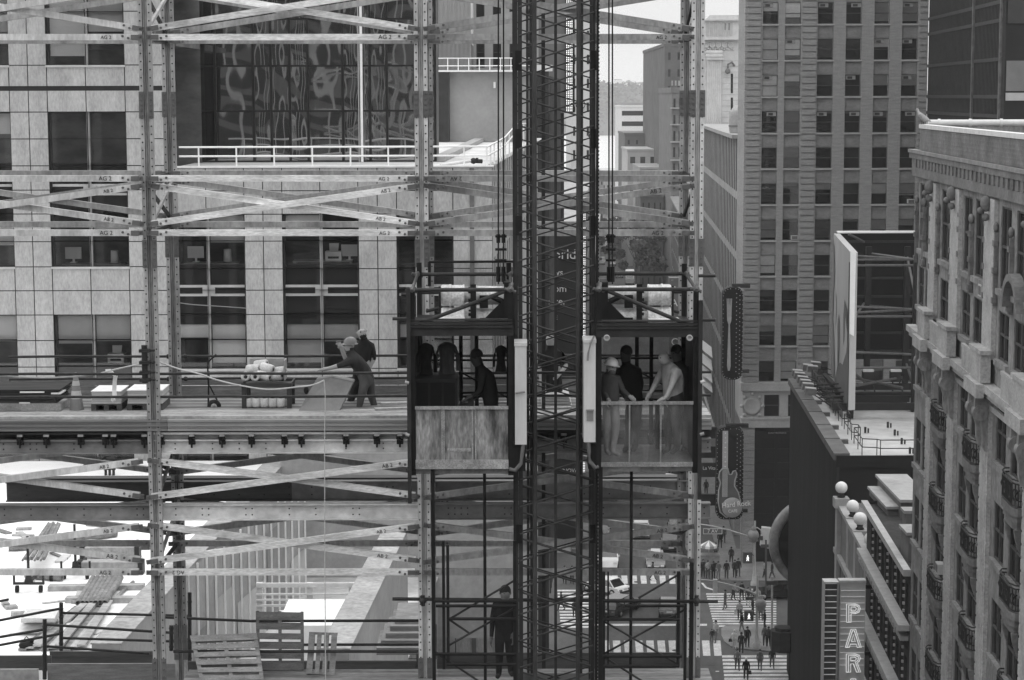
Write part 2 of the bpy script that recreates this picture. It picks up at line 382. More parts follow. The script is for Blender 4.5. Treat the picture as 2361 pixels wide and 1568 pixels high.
def ends(mb, p, q, Y):                # bracket plates and bolts at both ends of a rail
    d = (q-p).normalized()
    for a, s in ((p, 1), (q, -1)):
        c = a+d*s*.02; mb.fbar(c-d*s*.11+Vector((0, -.016, 0)), c+d*s*.11+Vector((0, -.016, 0)), .085, .03, 1)
        for t in (-.06, .16, .26): mb.lathe(c+d*s*t+Vector((0, -.032, .015 if t != .16 else -.02)), [(.026, 0), (.022, .03)], 6, 2, (0, -1, 0))
def rail(x0, y0, x1, y1, name, m, Y=YF, mark=None, w=.115):
    p, q = P(x0, y0, YF), P(x1, y1, YF); p.y = q.y = Y-.09
    mb = MB(); d = (q-p).normalized(); nrm = Vector((-d.z, 0, d.x)); nrm = nrm if nrm.z > 0 else -nrm
    mb.fbar(p+Vector((0, .045, 0)), q+Vector((0, .045, 0)), w, .012); mb.fbar(p+nrm*(w/2-.006)+Vector((0, .0, 0)), q+nrm*(w/2-.006), .0115, .078); mb.fbar(p-nrm*(w/2-.006), q-nrm*(w/2-.006), .0115, .078)
    mb.fbar(p+Vector((0, -.046, 0)), q+Vector((0, -.046, 0)), w*.998, .012)
    ends(mb, p+Vector((0, -.052, 0)), q+Vector((0, -.052, 0)), Y)
    o = mb.build(name, [m, SLEEVE, BOLT], scaf)
    if mark and random.random() < .7:
        u = (q-p).normalized(); u = u if u.x > 0 else -u; v = Vector((-u.z, 0, u.x)); org = (q if q.x > p.x else p)-u*.62-v*.035+Vector((0, -.056, 0))
        if mark[0] == 'L': org = (p if q.x > p.x else q)+u*.62+v*.035+Vector((0, -.056, 0)); text(mark[1:], .105, INK, o, org, -u, -v, .002, name='stencil')
        else: text(mark[1:], random.choice((.09, .1, .11)), INK, o, org+u*random.uniform(-.12, .02), u, v, .002, name='stencil')
    return o
BX = [(-290, 322), (352, 957), (988, 1588)]
for bi, (a, b) in enumerate(BX):
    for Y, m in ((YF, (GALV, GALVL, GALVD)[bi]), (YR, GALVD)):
        fr = Y == YF; mk = (lambda t: t) if fr else (lambda t: None)
        for y, mt in ((86, ('RAG 2', 'RAG 2', 'RAG 2')[bi]), (411, 'RAG 2' if bi < 2 else 'L2 AV'), (536, 'RAG 2'), (1316, 'LAG 2' if bi == 1 else 'RAG 2')):
            rail(a, y, b, y, 'rail', m, Y, mk(mt))
        for y0, y1, t0, t1 in ((-30, 66, None, 'RAB 2'), (429, 515, 'RAB 2', 'RAB 2'), (1062, 1143, 'RAB 2', 'RAB 2'), (1211, 1291, 'LAB 2' if bi == 1 else 'RAB 2', 'RAB 2')):
            sag = 4
            rail(a, y1, b, y0, 'brace', m, Y-(.0 if fr else 0), mk(t1 if t1 else t0)); rail(a, y0, b, y1, 'brace', m, Y+.012+.11, mk(t0 if bi != 1 else t1))
for X in XC:                          # braces between the front and rear posts
    for y0, y1 in ((-30, 66), (429, 515), (1062, 1143), (1211, 1291), (86, 86), (411, 411), (536, 536), (1316, 1316)):
        for s in ((0, 1) if y0 != y1 else (0,)):
            mb = MB(); za, zb = zf(y0), zf(y1)
            if s: za, zb = zb, za
            mb.bar((X+.06*s-.03, YF+.06, za), (X+.06*s-.03, YR-.06, zb), .05, .07)
            mb.build('brace', GALVD if s else DARK2, scaf)
# platform: deck on steel beams, guard pipes, kick boards
plat = thing('walkway_platform', 'upper working platform of corrugated decking on clamped steel beams between the scaffold posts', 'platform', (XC[1], 39.3, zf(957)))
zd = P(1180, 957, 38.1).z; XL, XRr = P(-60, 950, 38).x, P(1640, 950, 38).x
DECK = gm('dusty_deck_boards', 0.20, 0.9, 0.35, 1.2, (1, 4, 1), fine=.2)
mb = MB(); n = 14
for i in range(n):
    y0 = 38.06+2.89*i/n; mb.box((XL, y0+.006, zd-.05), (XRr, y0+2.89/n-.006, zd-.001*(i*5 % 3)), 0 if i < 4 else 1+(i % 2))
mb.build('deck', [gm('pale_dusty_boards', .33, .9, .4, 1.3, (1, 3, 1), fine=.25), DECK, gm('dark_deck_boards', .11, .9, .4, 1.2, (.6, 3, 1), fine=.2)], plat)
EDGE = gm('stacked_deck_edge', 0.17, 0.75, 0.2, 1.5, (.4, 1, 6), fine=.1); EDGEL = gm('lighter_stacked_deck_edge', 0.28, 0.75, 0.2, 1.5, (.4, 1, 6), fine=.1)
for x0, x1, m in ((-60, 386, EDGE), (387, 1640, EDGEL)):
    mb = MB(); a, b = P(x0, 960, 38).x, P(x1, 960, 38).x
    for k in range(5):
        z0 = zd-.052-.042*k; mb.box((a, 37.93+.022*(k % 2), z0-.038), (b, 38.9, z0))
    mb.build('deck_edge', m, plat)
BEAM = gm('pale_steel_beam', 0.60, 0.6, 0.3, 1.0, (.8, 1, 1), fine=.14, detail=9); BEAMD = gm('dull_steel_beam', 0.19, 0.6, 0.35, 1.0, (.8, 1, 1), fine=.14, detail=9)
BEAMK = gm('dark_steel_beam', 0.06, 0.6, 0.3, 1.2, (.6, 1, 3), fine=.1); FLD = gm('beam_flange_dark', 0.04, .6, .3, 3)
def ibeam(par, x0, x1, yt, yb, Y, m, name='beam', mt=None):
    mb = MB(); a, b = P(x0, yt, YF).x, P(x1, yt, YF).x; z1, z0 = zf(yt), zf(yb)
    mb.box((a, Y-.10, z1-.022), (b, Y+.10, z1), 0); mb.box((a, Y-.10, z0), (b, Y+.10, z0+.022)); mb.box((a, Y-.012, z0+.022), (b, Y+.012, z1-.022))
    x = a+.4
    while x < b:
        for dz in (.3, .68): mb.lathe((x, Y-.012, z0+(z1-z0)*dz), [(.016, 0), (.013, .006)], 6, 1, (0, -1, 0))
        x += random.choice((.12, .7, 1.5, .5))
    return mb.build(name, [m, HOLE], par)
for x0, x1, m in ((-60, 349, BEAMD), (352, 973, BEAM), (977, 1640, BEAMD)):
    mb = MB(); a, b = P(x0, 1000, YF).x, P(x1, 1000, YF).x
    mb.box((a, 38.0, zf(1000)), (b, 38.3, zf(995))); mb.box((a, 38.22, zf(1013)), (b, 38.24, zf(1000))); mb.build('joist', [FLD if m is not BEAM else BEAM], plat)
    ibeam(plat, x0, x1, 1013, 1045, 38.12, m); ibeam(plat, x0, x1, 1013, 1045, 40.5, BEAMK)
for x in [46, 107, 186, 243, 262, 333, 371, 442, 512, 580, 656, 695, 798, 869, 922, 1010, 1100, 1300, 1420, 1500, 1570]:
    mb = MB(); X = P(x, 1000, YF).x
    mb.box((X-.07, 38.0, zf(1012)), (X+.02, 38.6, zf(1002))); mb.box((X-.06, 37.98, zf(1023)), (X+.06, 38.06, zf(1012))); mb.tube((X, 37.97, zf(1030)), (X, 37.97, zf(1012)), .018)
    mb.box((X-.05, 37.96, zf(1004)), (X+.05, 38.0, zf(999)), 1)
    mb.build('beam_clamp', [DARK, GALVD], plat)
mb = MB(); zr = P(1180, 911, 40.95).z
mb.box((XL, 40.95, zr), (XRr, 40.99, zr+.20)); mb.box((XL, 40.93, zr+.22), (XRr, 40.97, zr+.33)); mb.build('kick_board', WOODG, plat)
for Y, hs in ((38.15, (.355, .79)), (40.75, (.34, .79))):
    for hh in hs:
        mb = MB(); xs = [XL+i*(XRr-XL)/12 for i in range(13)]; mb.pipe([(x, Y, zd+hh+.006*math.sin(x*2)) for x in xs], .026, 8)
        for X in XC:
            if Y > 40: mb.ball((X-.17, Y-.02, zd+hh), .05, 8); mb.ball((X+.17, Y-.02, zd+hh), .05, 8)
        mb.build('guard_rail', PIPE, plat)
mb = MB(); X = P(335, 830, 37.9).x; mb.tube((X, 37.82, zf(877)), (X, 37.82, zf(791)), .055, 10)
for y in (803, 830, 853, 870): mb.box((X-.09, 37.74, zf(y+4)), (X+.10, 37.88, zf(y-3))); mb.lathe((X+.1, 37.8, zf(y)), [(.025, 0), (.02, .1)], 6, 0, (1, 0, 0))
mb.build('pipe_stub', DARK2, plat)
# girders of the level below
gird = thing('lower_girder', 'pale I beam spanning the scaffold below the platform, with a dark twin behind it', 'steel beam', (XC[1], 38.1, zf(1200)))
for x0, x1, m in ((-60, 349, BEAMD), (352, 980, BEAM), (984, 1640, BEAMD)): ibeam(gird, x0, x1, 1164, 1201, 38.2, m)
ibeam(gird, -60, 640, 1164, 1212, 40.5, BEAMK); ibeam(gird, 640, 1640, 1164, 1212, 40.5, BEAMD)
mb = MB(); mb.box((XL, 41.2, zf(1223)), (XRr, 41.5, zf(1173))); mb.build('back_beam', BEAMK, gird)
# ---------------------------------------------------------------- hoist mast, two hoist cars, ropes
MASTM = gm('mast_steel', 0.034, 0.5, 0.3, 4)
MASTL = gm('mast_steel_worn', 0.055, 0.5, 0.3, 4)
YM, YM2 = 36.0, 37.15
px = lambda x, Y, y=784: P(x, y, Y).x
zz = lambda y, Y: P(1180, y, Y).z
mast = thing('hoist_mast', 'dark lattice mast with crossed bracing standing between the two hoist cars', 'mast', (px(1280, YM), YM, 0))
for x, Y, w, name in ((1191, YM, .055, 'leg'), (1200, YM, .075, 'leg'), (1233, YM-.05, .08, 'guide_rail'), (1281, YM, .05, 'leg'), (1333, YM-.05, .075, 'guide_rail'), (1368, YM, .065, 'leg'),
                      (1217, YM2+.7, .05, 'leg'), (1225, YM2+.7, .06, 'leg'), (1253, YM2+1.6, .07, 'leg'), (1339, YM2+.7, .075, 'leg'), (1186, YM2, .05, 'leg'), (1362, YM2, .06, 'leg')):
    mb = MB(); X = px(x, Y)
    if name == 'guide_rail': mb.tube((X, Y, 20), (X, Y, zz(-60, Y)), w/2, 10)
    else: mb.box((X-w/2, Y-w/2, 20), (X+w/2, Y+w/2, zz(-60, Y)))
    mb.build(name, MASTL if name == 'guide_rail' else MASTM, mast)
mb = MB(); X = px(1376, YM-.1); zc = 22.0                # toothed rack beside the mast
mb.box((X-.022, YM-.14, 22), (X+.022, YM-.06, zz(640, YM)), 0); mb.box((X-.022, YM-.14, zz(640, YM)), (X+.022, YM-.06, zz(-60, YM)))
while zc < zz(-40, YM): mb.box((X+.022, YM-.13, zc), (X+.034, YM-.07, zc+.03)); zc += .066
mb.build('rack', DARK, mast)
for face, (Y, xa, xb, r, m) in enumerate(((YM-.04, 1198, 1369, .018, MASTL), (YM2, 1190, 1362, .014, MASTM))):
    mb = MB(); a, b = px(xa, Y), px(xb, Y); pitch, hgt = .487, .40
    z = zz(1600, Y)+face*.12
    while z < zz(-60, Y):
        mb.tube((a, Y, z), (b, Y, z+hgt), r, 6); mb.tube((a, Y+.03, z+hgt), (b, Y+.03, z), r, 6); z += pitch
    mb.build('bracing', m, mast)
for Z in (zz(140, YM), zz(320, YM), zz(520, YM), zz(1000, YM), zz(1230, YM)):
    mb = MB(); 
    for x in (1196, 1367): X = px(x, YM); mb.box((X-.05, YM-.05, Z-.17), (X+.05, YM+.05, Z+.17)); mb.tube((X, YM, Z), (X, 37.9, Z+.02), .03, 6)
    mb.build('mast_tie', DARK, mast)
WHITEC = gm('white_enclosure_paint', 0.50, 0.5, 0.12, 1.2, (3, 3, .5), fine=.04)
SCUFF = gm('scuffed_sheet_metal', 0.16, 0.55, 0.75, 1.7, (2.2, 1, .55), fine=.35, detail=9, lo=.36, hi=.64)
DUSTY = gm('dusty_clear_sheet', 0.26, 0.35, 0.3, 2.2, (1.4, 1, .5), alpha=(.04, .24), detail=8)
MESHM = gm('dark_wire_mesh', 0.03, 0.6, 0.2, 5, alpha=(.24, .34))
CREAM = gm('worn_motor_paint', 0.55, 0.55, 0.3, 3, fine=.25)
def hoist(side):
    lab = 'left hoist car behind its scuffed grey lower gate with motors on the roof' if side < 0 else 'right hoist car with dusty see-through lower gate and passengers inside'
    Yf, Yb = 35.2, 37.3
    if side < 0: xl, xr, yh, yg0, yg1, ytop = 951, 1177, 768, 936, 1079, 668
    else: xl, xr, yh, yg0, yg1, ytop = 1381, 1604, 772, 926, 1075, 668
    T = thing('hoist_car', lab, 'construction hoist', (px((xl+xr)/2, Yf), Yf, zz(yg1, Yf)), 'hoist cars on the scaffold')
    a, b = px(xl, Yf), px(xr, Yf); z0, z1 = zz(yg1, Yf), zz(yh, Yf); zr = zz(ytop, Yf)
    mb = MB(); mb.box((a, Yf, z0-.10), (b, Yb, z0+.02)); mb.build('floor', gm('worn_floor_plate', .16, .6, .4, 2, fine=.2), T)
    for k, (X, Y, top) in enumerate(((a, Yf, zr+.02), (b, Yf, zr+.02), (a+.03, Yb, z1+1.05), (b-.03, Yb, z1+1.05))):
        mb = MB(); mb.box((X-.045, Y-.04, z0-.12), (X+.045, Y+.04, top)); mb.build('corner_post', DARK, T)
    mb = MB(); mb.box((a-.05, Yf-.06, z1-.04), (b+.05, Yf-.041, z1+.15)); mb.box((a-.03, Yf-.10, z1+.105), (b+.03, Yf-.061, z1+.13)); mb.box((a-.03, Yf-.08, z1+.16), (b+.03, Yf+.1, z1+.20)); mb.box((a-.03, Yf-.05, z1+.22), (b+.03, Yf+.1, z1+.245)); mb.build('header', DARK2, T)
    mb = MB(); mb.box((a, Yf, z1+.05), (b, Yb, z1+.10)); mb.build('roof', DARK, T)
    g0, g1 = zz(yg0, Yf), zz(yg1-4, Yf); wv = b-a-.10   # lower gate
    mb = MB(); mb.box((a+.05, Yf-.07, g1), (b-.05, Yf-.055, g0)); gt = mb.build('gate_sheet', SCUFF if side < 0 else DUSTY, T)
    mb = MB(); LT = gm('worn_light_edge', .27 if side < 0 else .22, .6, .4, 5, fine=.3) if side < 0 else gm('dull_light_edge', .2, .6, .4, 5, fine=.3)
    mb.box((a+.04, Yf-.10, g0-.045), (b-.04, Yf-.071, g0+.01)); mb.box((a+.04, Yf-.095, g1-.03), (b-.04, Yf-.071, g1+(.13 if side < 0 else .05)))
    for t in ((.29, .31, .62, .655) if side < 0 else (.31, .655)): mb.box((a+wv*t+.03, Yf-.088, g1), (a+wv*t+.055, Yf-.071, g0-.045))
    mb.build('gate_edge', LT, T)
    if side < 0:
        mb = MB(); mb.box((a+wv*.34+.05, Yf-.078, g1+.27), (a+wv*.6+.05, Yf-.071, g1+.33)); mb.build('patch', LT, T)
    for X in (a-.02, b+.0): mb = MB(); mb.box((X, Yf+.06, z0+.02), (X+.02, Yb-.06, z1+.04)); mb.build('side_screen', DARK, T)  # solid dark sides added to shut out side light and darken the car
    mb = MB()                          # rear gate: mesh in a frame
    mb.box((a+.05, Yb-.01, z0+.02), (b-.05, Yb+.01, z1-.05), 1)
    for X in (a+.78, b-.62): mb.box((X-.035, Yb-.03, z0), (X+.035, Yb+.0-.012, z1))
    for Z in (z0+1.02, z0+1.62): mb.tube((a, Yb-.03, Z), (b, Yb-.03, Z), .022, 6)
    mb.tube((a+.78, Yb-.04, z0+1.40), (b, Yb-.04, z0+.9), .018, 6); mb.tube((a+.78, Yb-.04, z1-.25), (a+1.1, Yb-.04, z1-.1), .018, 6)
    mb.build('rear_gate', [DARK, MESHM], T)
    mb = MB()                          # roof guard rails
    zt2 = zz(632, Yb)
    for X0, X1, Y, Z in ((a, b, Yf, zr), (a+.03, b-.03, Yb, zt2), (a+.03, b-.03, Yb, zt2-.33)): mb.tube((X0, Y, Z), (X1, Y, Z), .035, 8)
    for X in (a, b): mb.tube((X, Yf, zr), (X, Yb, zt2), .03, 8)
    mb.tube((a+(.1 if side < 0 else wv-.02), Yf, z1+.16), (b-.1 if side < 0 else a+.16, Yf, zr-.03), .035, 8)
    mb.tube((a+(.15 if side < 0 else wv-.02), Yb, z1+.16), (b-.3 if side < 0 else a+.3, Yb, zt2-.35), .03, 8)
    mb.build('roof_rail', PIPE, T)
    for X, Y, Z in ((a, Yf, zr), (b, Yf, zr), (a, Yb, zt2), (b, Yb, zt2)):
        mb = MB(); mb.ball((X, Y, Z), .065, 8); mb.tube((X-.1, Y-.03, Z+.02), (X+.09, Y+.03, Z-.04), .03, 6); mb.tube((X, Y-.1, Z), (X+.03, Y+.1, Z+.1), .028, 6)
        mb.build('coupler', gm('rusty_coupler', .10, .7, .6, 14), T)
    # two drive motors one above the other: stepped drums along X
    s = 1 if side < 0 else -1
    m0, m1 = (px(1018, 36.2), px(1170, 36.2)) if side < 0 else (px(1546, 36.2), px(1392, 36.2))
    for yc, rr in ((681, .19), (733, .19)):
        Z = zz(yc, 36.2); Lm = m1-m0
        mt = MB(); mt.lathe((m0, 36.2, Z), [(.0, 0), (rr*.92, 0), (rr, .03), (rr, .14), (rr*1.06, .145), (rr*1.06, .175), (rr*.98, .18), (rr*.98, .38), (rr*1.02, .385), (rr*1.02, .41), (rr*.6, .42), (rr*.6, .56), (rr*1.0, .57), (rr*1.0, .62), (rr*.9, .63), (rr*.86, .95), (rr*.9, abs(Lm))], 20, 0, (s, 0, 0))
        mo = mt.build('drive_motor', CREAM, T)
        for q in range(5): mb = MB(); mb.tube((m0+s*.48, 36.2+rr*.66*math.cos(q*1.25), Z+rr*.66*math.sin(q*1.25)), (m0+s*.52, 36.2+rr*.66*math.cos(q*1.25), Z+rr*.66*math.sin(q*1.25)), .03, 6); mb.build('motor_bolt', DARK, mo)
        mb = MB(); mb.box((m0+s*.68, 35.99, Z-rr*1.1), (m0+s*.83, 36.03, Z+.02)); mb.tube((m0+s*.9, 36.0, Z), (m0+s*1.1, 36.0, Z-.1), .05, 8)
        mb.build('motor_bracket', DARK, mo)
    mb = MB()                          # motor stand
    Xm = m0+s*.57
    mb.box((Xm-.05, 35.95, z1+.1), (Xm+.05, 36.0, zz(655, 36))); mb.box((m1-.06, 35.9, z1+.1), (m1+.06, 36.5, zz(650, 36))); mb.prism([(m1-s*.05, 35.95, z1+.12), (m1-s*.45, 35.95, z1+.12), (m1-s*.05, 35.95, z1+.52)], (0, .03, 0))
    mb.box((min(m0, m1)-.1, 35.9, z1+.1), (max(m0, m1)+.1, 36.5, z1+.15)); mb.tube((m0-s*.02, 36.0, z1+.2), (m0-s*.02, 36.0, zz(660, 36)), .02, 6)
    mb.build('motor_stand', DARK, T)
    mb = MB(); mb.box((m0-s*.12, 35.7, z1+.11), (m0+s*.42, 36.1, z1+.2)); mb.build('roof_hatch', CREAM, T)
    # machine-side wall with white control enclosure
    xa, xb, ya, yb = (1187, 1214, 790, 1023) if side < 0 else (1346, 1373, 783, 1018)
    mb = MB(); A, B = px(xa, Yf), px(xb, Yf); Za, Zb = zz(yb, Yf), zz(ya, Yf)
    mb.box((A, Yf-.1, Za), (B, Yf+.5, Zb)); mb.box((A-.01, Yf-.115, Zb-.05), (B+.01, Yf+.5, Zb+.005))
    ce = mb.build('control_enclosure', WHITEC, T)
    mb = MB()
    if side < 0: mb.tube((A+.01, Yf-.13, Za+.9), (A+.17, Yf-.16, Za+.93), .018, 6)
    else:
        mb.box((A+.05, Yf-.125, Za+.38), (B-.04, Yf-.1, Za+.55)); mb.box((A+.04, Yf-.15, Za+.55), (B-.03, Yf-.1, Za+.575)); mb.build('switch_box', gm('grey_latch', .2, .5, .2, 9), ce); mb = MB(); mb.pipe([(B-.03, Yf-.14, Zb+.08), (B-.09, Yf-.15, Zb-.05), (B-.13, Yf-.15, Zb-.22), (B-.14, Yf-.15, Zb-.35)], .018)
    mb.build('handle', gm('grey_latch', .2, .5, .2, 9), ce)
    mb = MB(); mb.box((A-.06 if side < 0 else A+.08, Yf-.02, Za-.48), (B-.02 if side < 0 else B+.06, Yf+.5, Za-.05)); mb.build('buffer_box', DARK, T)
    mb = MB(); mb.pipe([(B-.06 if side < 0 else A+.08, Yf-.06, Za), (B-.08 if side < 0 else A+.09, Yf-.08, Za-.18), ((A+B)/2, Yf-.1, Za-.33), (A if side < 0 else B, Yf-.1, Za-.45), (A-.1 if side < 0 else B+.05, Yf-.08, Za-.43)], .035, 8); mb.build('hose', gm('grey_hose', .11, .6, .2, 5), T)
    # gate guide outside the car
    mb = MB(); X = a-.06 if side < 0 else b+.075
    mb.box((X-.035, Yf-.14, zz(1157, Yf) if side < 0 else zz(1150, Yf)), (X+.03, Yf-.09, zz(662 if side < 0 else 692, Yf))); mb.build('gate_guide', DARK2, T)
    mb = MB()
    for Z in (zz(1000, Yf), zz(880, Yf)): mb.tube((X, Yf-.15, Z), (X-.07*side*-1, Yf-.15, Z+.02), .03, 6)
    mb.build('latch', GALVD, T)
    if side > 0:
        for x in (1399, 1590):
            mb = MB(); q = P(x, 779, Yf-.1); mb.lathe(q, [(.055, -.02), (.055, .02), (.03, .025), (.03, .0)], 14, 0, (0, -1, 0)); mb.build('work_lamp', gm('lamp_glass', .35, .15, .2, 9), T)
    return T
hoist(-1); hoist(1)
# mesh barrier standing behind the left car's roof
bar_ = thing('mesh_barrier', 'low dark mesh barrier with top rail behind the left car roof', 'barrier', (px(1090, 37.7), 37.7, zz(660, 37.7)))
mb = MB(); mb.tube(P(989, 604, 37.7), P(1192, 603, 37.7), .025, 6); mb.tube(P(990, 604, 37.7), P(990, 660, 37.7), .03, 6); mb.tube(P(1191, 603, 37.7), P(1191, 660, 37.7), .03, 6); mb.build('frame', DARK, bar_)
mb = MB(); mb.quad(P(990, 660, 37.71), P(1191, 660, 37.71), P(1191, 604, 37.71), P(990, 605, 37.71)); mb.build('mesh', MESHM, bar_)
# hoist ropes with their turnbuckles
for i, (x, Y, y1, lab) in enumerate(((1149, 36.4, 655, 'left steel rope above the left hoist car'), (1161, 36.3, 655, 'right steel rope above the left hoist car'),
        (1404, 36.4, 650, 'left steel rope above the right hoist car'), (1412, 36.3, 655, 'right steel rope above the right hoist car'))):
    T = thing('hoist_rope', lab+' with a turnbuckle near its end', 'rope', P(x, y1, Y), 'hoist ropes above the cars')
    mb = MB(); mb.tube(P(x, y1, Y), P(x, -60, Y), .013, 6); mb.build('rope', DARK, T)
    mb = MB()
    for y in (545, 575, 600): q = P(x, y, Y); mb.tube(q-Vector((.055, 0, 0)), q+Vector((.055, 0, 0)), .025, 6)
    mb.tube(P(x, 540, Y), P(x, 560, Y), .035, 6); mb.tube(P(x, 615, Y), P(x, 650, Y), .04, 6)
    mb.build('turnbuckle', DARK, T)
for x, y0, Y, lab in ((1117, 1083, 35.6, 'dark steel rod hanging below the left hoist car'), (1456, 1075, 35.6, 'dark steel rod hanging below the right hoist car')):
    T = thing('guide_rod', lab, 'rod', P(x, 1600, Y)); mb = MB(); mb.tube(P(x, y0, Y), (P(x, y0, Y).x, Y, P(x, 1700, Y).z), .028, 8); mb.build('rod', DARK, T)
    mb = MB(); mb.ball(P(x, y0+3, Y), .05, 8); mb.build('end_socket', DARK2, T)
# people and loads in the cars
op = JP(36.2, dict(pel=(1133, 926), ch=(1125, 868), nk=(1110, 848), hd=(1098, 822), lsh=(1113, 868, -.17), lel=(1106, 905, -.25), lwr=(1088, 914, -.3), rsh=(1128, 864, .17), rel=(1122, 905, .28), rwr=(1100, 914, .25),
    lhip=(1131, 932, -.09), lkn=(1126, 986, -.12), lan=(1132, 1040, -.12), lto=(1112, 1048, -.12), rhip=(1135, 932, .09), rkn=(1134, 986, .12), ran=(1139, 1040, .12), rto=(1122, 1048, .12)))
person('hoist operator in dark clothes seen from the side at the controls of the left car', op, cloth(.018), cloth(.02), (-1, -.1, -.25), short=False, hair=HAIRD, k=1.03, skin=gm('skin_dark', .05, .6, .1, 8))
cpan = thing('control_panel', 'low dark control desk in front of the hoist operator in the left car', 'control desk', P(1076, 1040, 36.1))
mb = MB(); mb.box((px(1058, 36.1), 35.9, zz(1068, 36)), (px(1092, 36.1), 36.4, zz(930, 36.1))); mb.prism([(px(1058, 36.1), 35.9, zz(930, 36.1)), (px(1092, 36.1), 35.9, zz(930, 36.1)), (px(1092, 36.1), 35.9, zz(916, 36.1))], (0, .5, 0)); mb.build('cabinet', DARK2, cpan)
mb = MB(); mb.box((px(1066, 36), 35.88, zz(926, 36)), (px(1078, 36), 35.9, zz(917, 36))); mb.build('panel_plate', gm('panel_grey', .2, .5, .1, 5), cpan)
crt = thing('tall_cabinet', 'dark tall cabinet standing at the left inside the left car', 'cabinet', P(1000, 1060, 36.3))
mb = MB(); mb.box((px(958, 36.3), 36.0, zz(1066, 36.3)), (px(1055, 36.3), 36.9, zz(868, 36.3))); mb.build('body', DARK2, crt)
for k in range(3):
    mb = MB(); q = px(962+31*k, 36.3); mb.box((q, 35.98, zz(1060, 36.3)), (q+.2, 35.999, zz(876, 36.3))); mb.build('door', DARK, crt)
def jacket(x, y0, y1, w, Y, m, label):  # a jacket hanging from the roof: shoulders, two sleeves, skirt
    T = thing('jacket', label, 'jacket', P(x, y1, Y)); z0, z1 = zz(y1, Y), zz(y0, Y); X = px(x, Y); h = z1-z0
    mb = MB(); rows = [(0, .05, .05), (.06, .19, .08), (.16, .25, .09), (.45, .19, .09), (.75, .19, .10), (1, .25, .11)]; n = 14; vs = []
    for t, rx, ry in rows: vs += [(X+w*rx*4*math.cos(2*math.pi*q/n)*(1+.16*math.sin(q*3+t*9)), Y+ry*math.sin(2*math.pi*q/n)*(1+.2*math.sin(q*4)), z1-h*t) for q in range(n)]
    mb.add(vs, [(i*n+q, i*n+(q+1) % n, (i+1)*n+(q+1) % n, (i+1)*n+q) for i in range(len(rows)-1) for q in range(n)], 0, True); mb.build('shell', m, T)
    for s in (-1, 1):
        mb = MB(); mb.pipe([(X+s*w*.8, Y, z1-h*.12), (X+s*w*1.25, Y-.03, z1-h*.4), (X+s*w*1.3, Y-.06, z1-h*.82)], w*.24, 8); mb.build('sleeve', m, T)
jacket(1030, 788, 868, .16, 36.7, cloth(.11), 'grey work jacket hanging above the tall cabinet in the left car')
jacket(982, 790, 872, .13, 36.6, cloth(.025), 'black coat hanging beside the grey jacket in the left car')
jacket(1155, 796, 856, .10, 36.9, cloth(.06), 'dark jacket hanging on the right wall of the left car behind the operator')
WH = gm('white_hard_hat', .72, .3, .1, 5); GH = gm('grey_hard_hat', .17, .25, .15, 6)
j = JP(35.8, dict(pel=(1408, 928), ch=(1407, 880), nk=(1406, 862), hd=(1409, 844), lsh=(1391, 873, .1), lel=(1394, 903, -.02), lwr=(1402, 921, -.2), rsh=(1424, 875, -.05), rel=(1436, 901, -.05), rwr=(1452, 914, -.2),
    lhip=(1402, 935), lkn=(1402, 990), lan=(1398, 1040), lto=(1410, 1049, -.12), rhip=(1414, 935), rkn=(1420, 988, -.05), ran=(1412, 1042, -.1), rto=(1430, 1050, -.2)))
person('man in white hard hat and pale work trousers at left of the right car', j, cloth(.06), cloth(.26), (.55, -.8, -.25), short=False, hat=WH, beard=HAIRM, k=1.0, shoe=gm('dusty_boot', .22, .8, .2, 8))
j = JP(36.6, dict(pel=(1462, 925), ch=(1452, 862), nk=(1446, 840), hd=(1443, 814), lsh=(1428, 856, .02), lel=(1421, 888, -.1), lwr=(1434, 905, -.22), rsh=(1472, 858, .02), rel=(1478, 892, .05), rwr=(1470, 918, -.05),
    lhip=(1455, 932), lkn=(1452, 985), lan=(1446, 1032), lto=(1438, 1040, -.12), rhip=(1468, 932), rkn=(1466, 985, -.05), ran=(1464, 1032), rto=(1458, 1040, -.14)))
person('tall man all in black standing behind the white hard hat in the right car', j, cloth(.012), cloth(.016), (-.6, -.6, -.3), short=False, hair=HAIRD, k=1.07, skin=gm('skin_dark', .05, .6, .1, 8))
j = JP(35.75, dict(pel=(1555, 925), ch=(1549, 864), nk=(1540, 840), hd=(1529, 820), lsh=(1531, 852, .15), lel=(1512, 884, .15), lwr=(1500, 905, .05), rsh=(1560, 858, -.2), rel=(1548, 890, -.3), rwr=(1536, 916, -.35), rha=(1524, 921, -.38),
    lhip=(1547, 932, .1), lkn=(1540, 985, .1), lan=(1541, 1036, .1), lto=(1526, 1044, .05), rhip=(1562, 932, -.1), rkn=(1558, 985, -.12), ran=(1560, 1036, -.1), rto=(1544, 1045, -.16)))
person('bald heavy man in light grey short sleeved shirt leaning on the right car gate', j, cloth(.27), cloth(.035), (-.75, -.55, -.35), short=True, k=1.03, bulk=1.18)
j = JP(36.7, dict(pel=(1572, 925), ch=(1570, 865), nk=(1565, 838), hd=(1559, 812), lsh=(1550, 855, .05), lel=(1546, 890), lwr=(1540, 915, -.1), rsh=(1588, 858), rel=(1590, 892), rwr=(1584, 920),
    lhip=(1566, 932), lkn=(1564, 985), lan=(1562, 1032), lto=(1556, 1040, -.12), rhip=(1580, 932), rkn=(1580, 985), ran=(1580, 1032), rto=(1574, 1040, -.12)))
person('dark haired man in grey jacket half hidden behind the bald man in the right car', j, cloth(.05), cloth(.10), (-.7, -.6, -.2), short=False, hair=HAIRD, k=1.03, skin=gm('skin_shade', .14, .6, .1, 8))
bxr = thing('paper_box', 'small pale ribbed carton standing on the rear rail between the men in the right car', 'carton', P(1487, 916, 36.9))
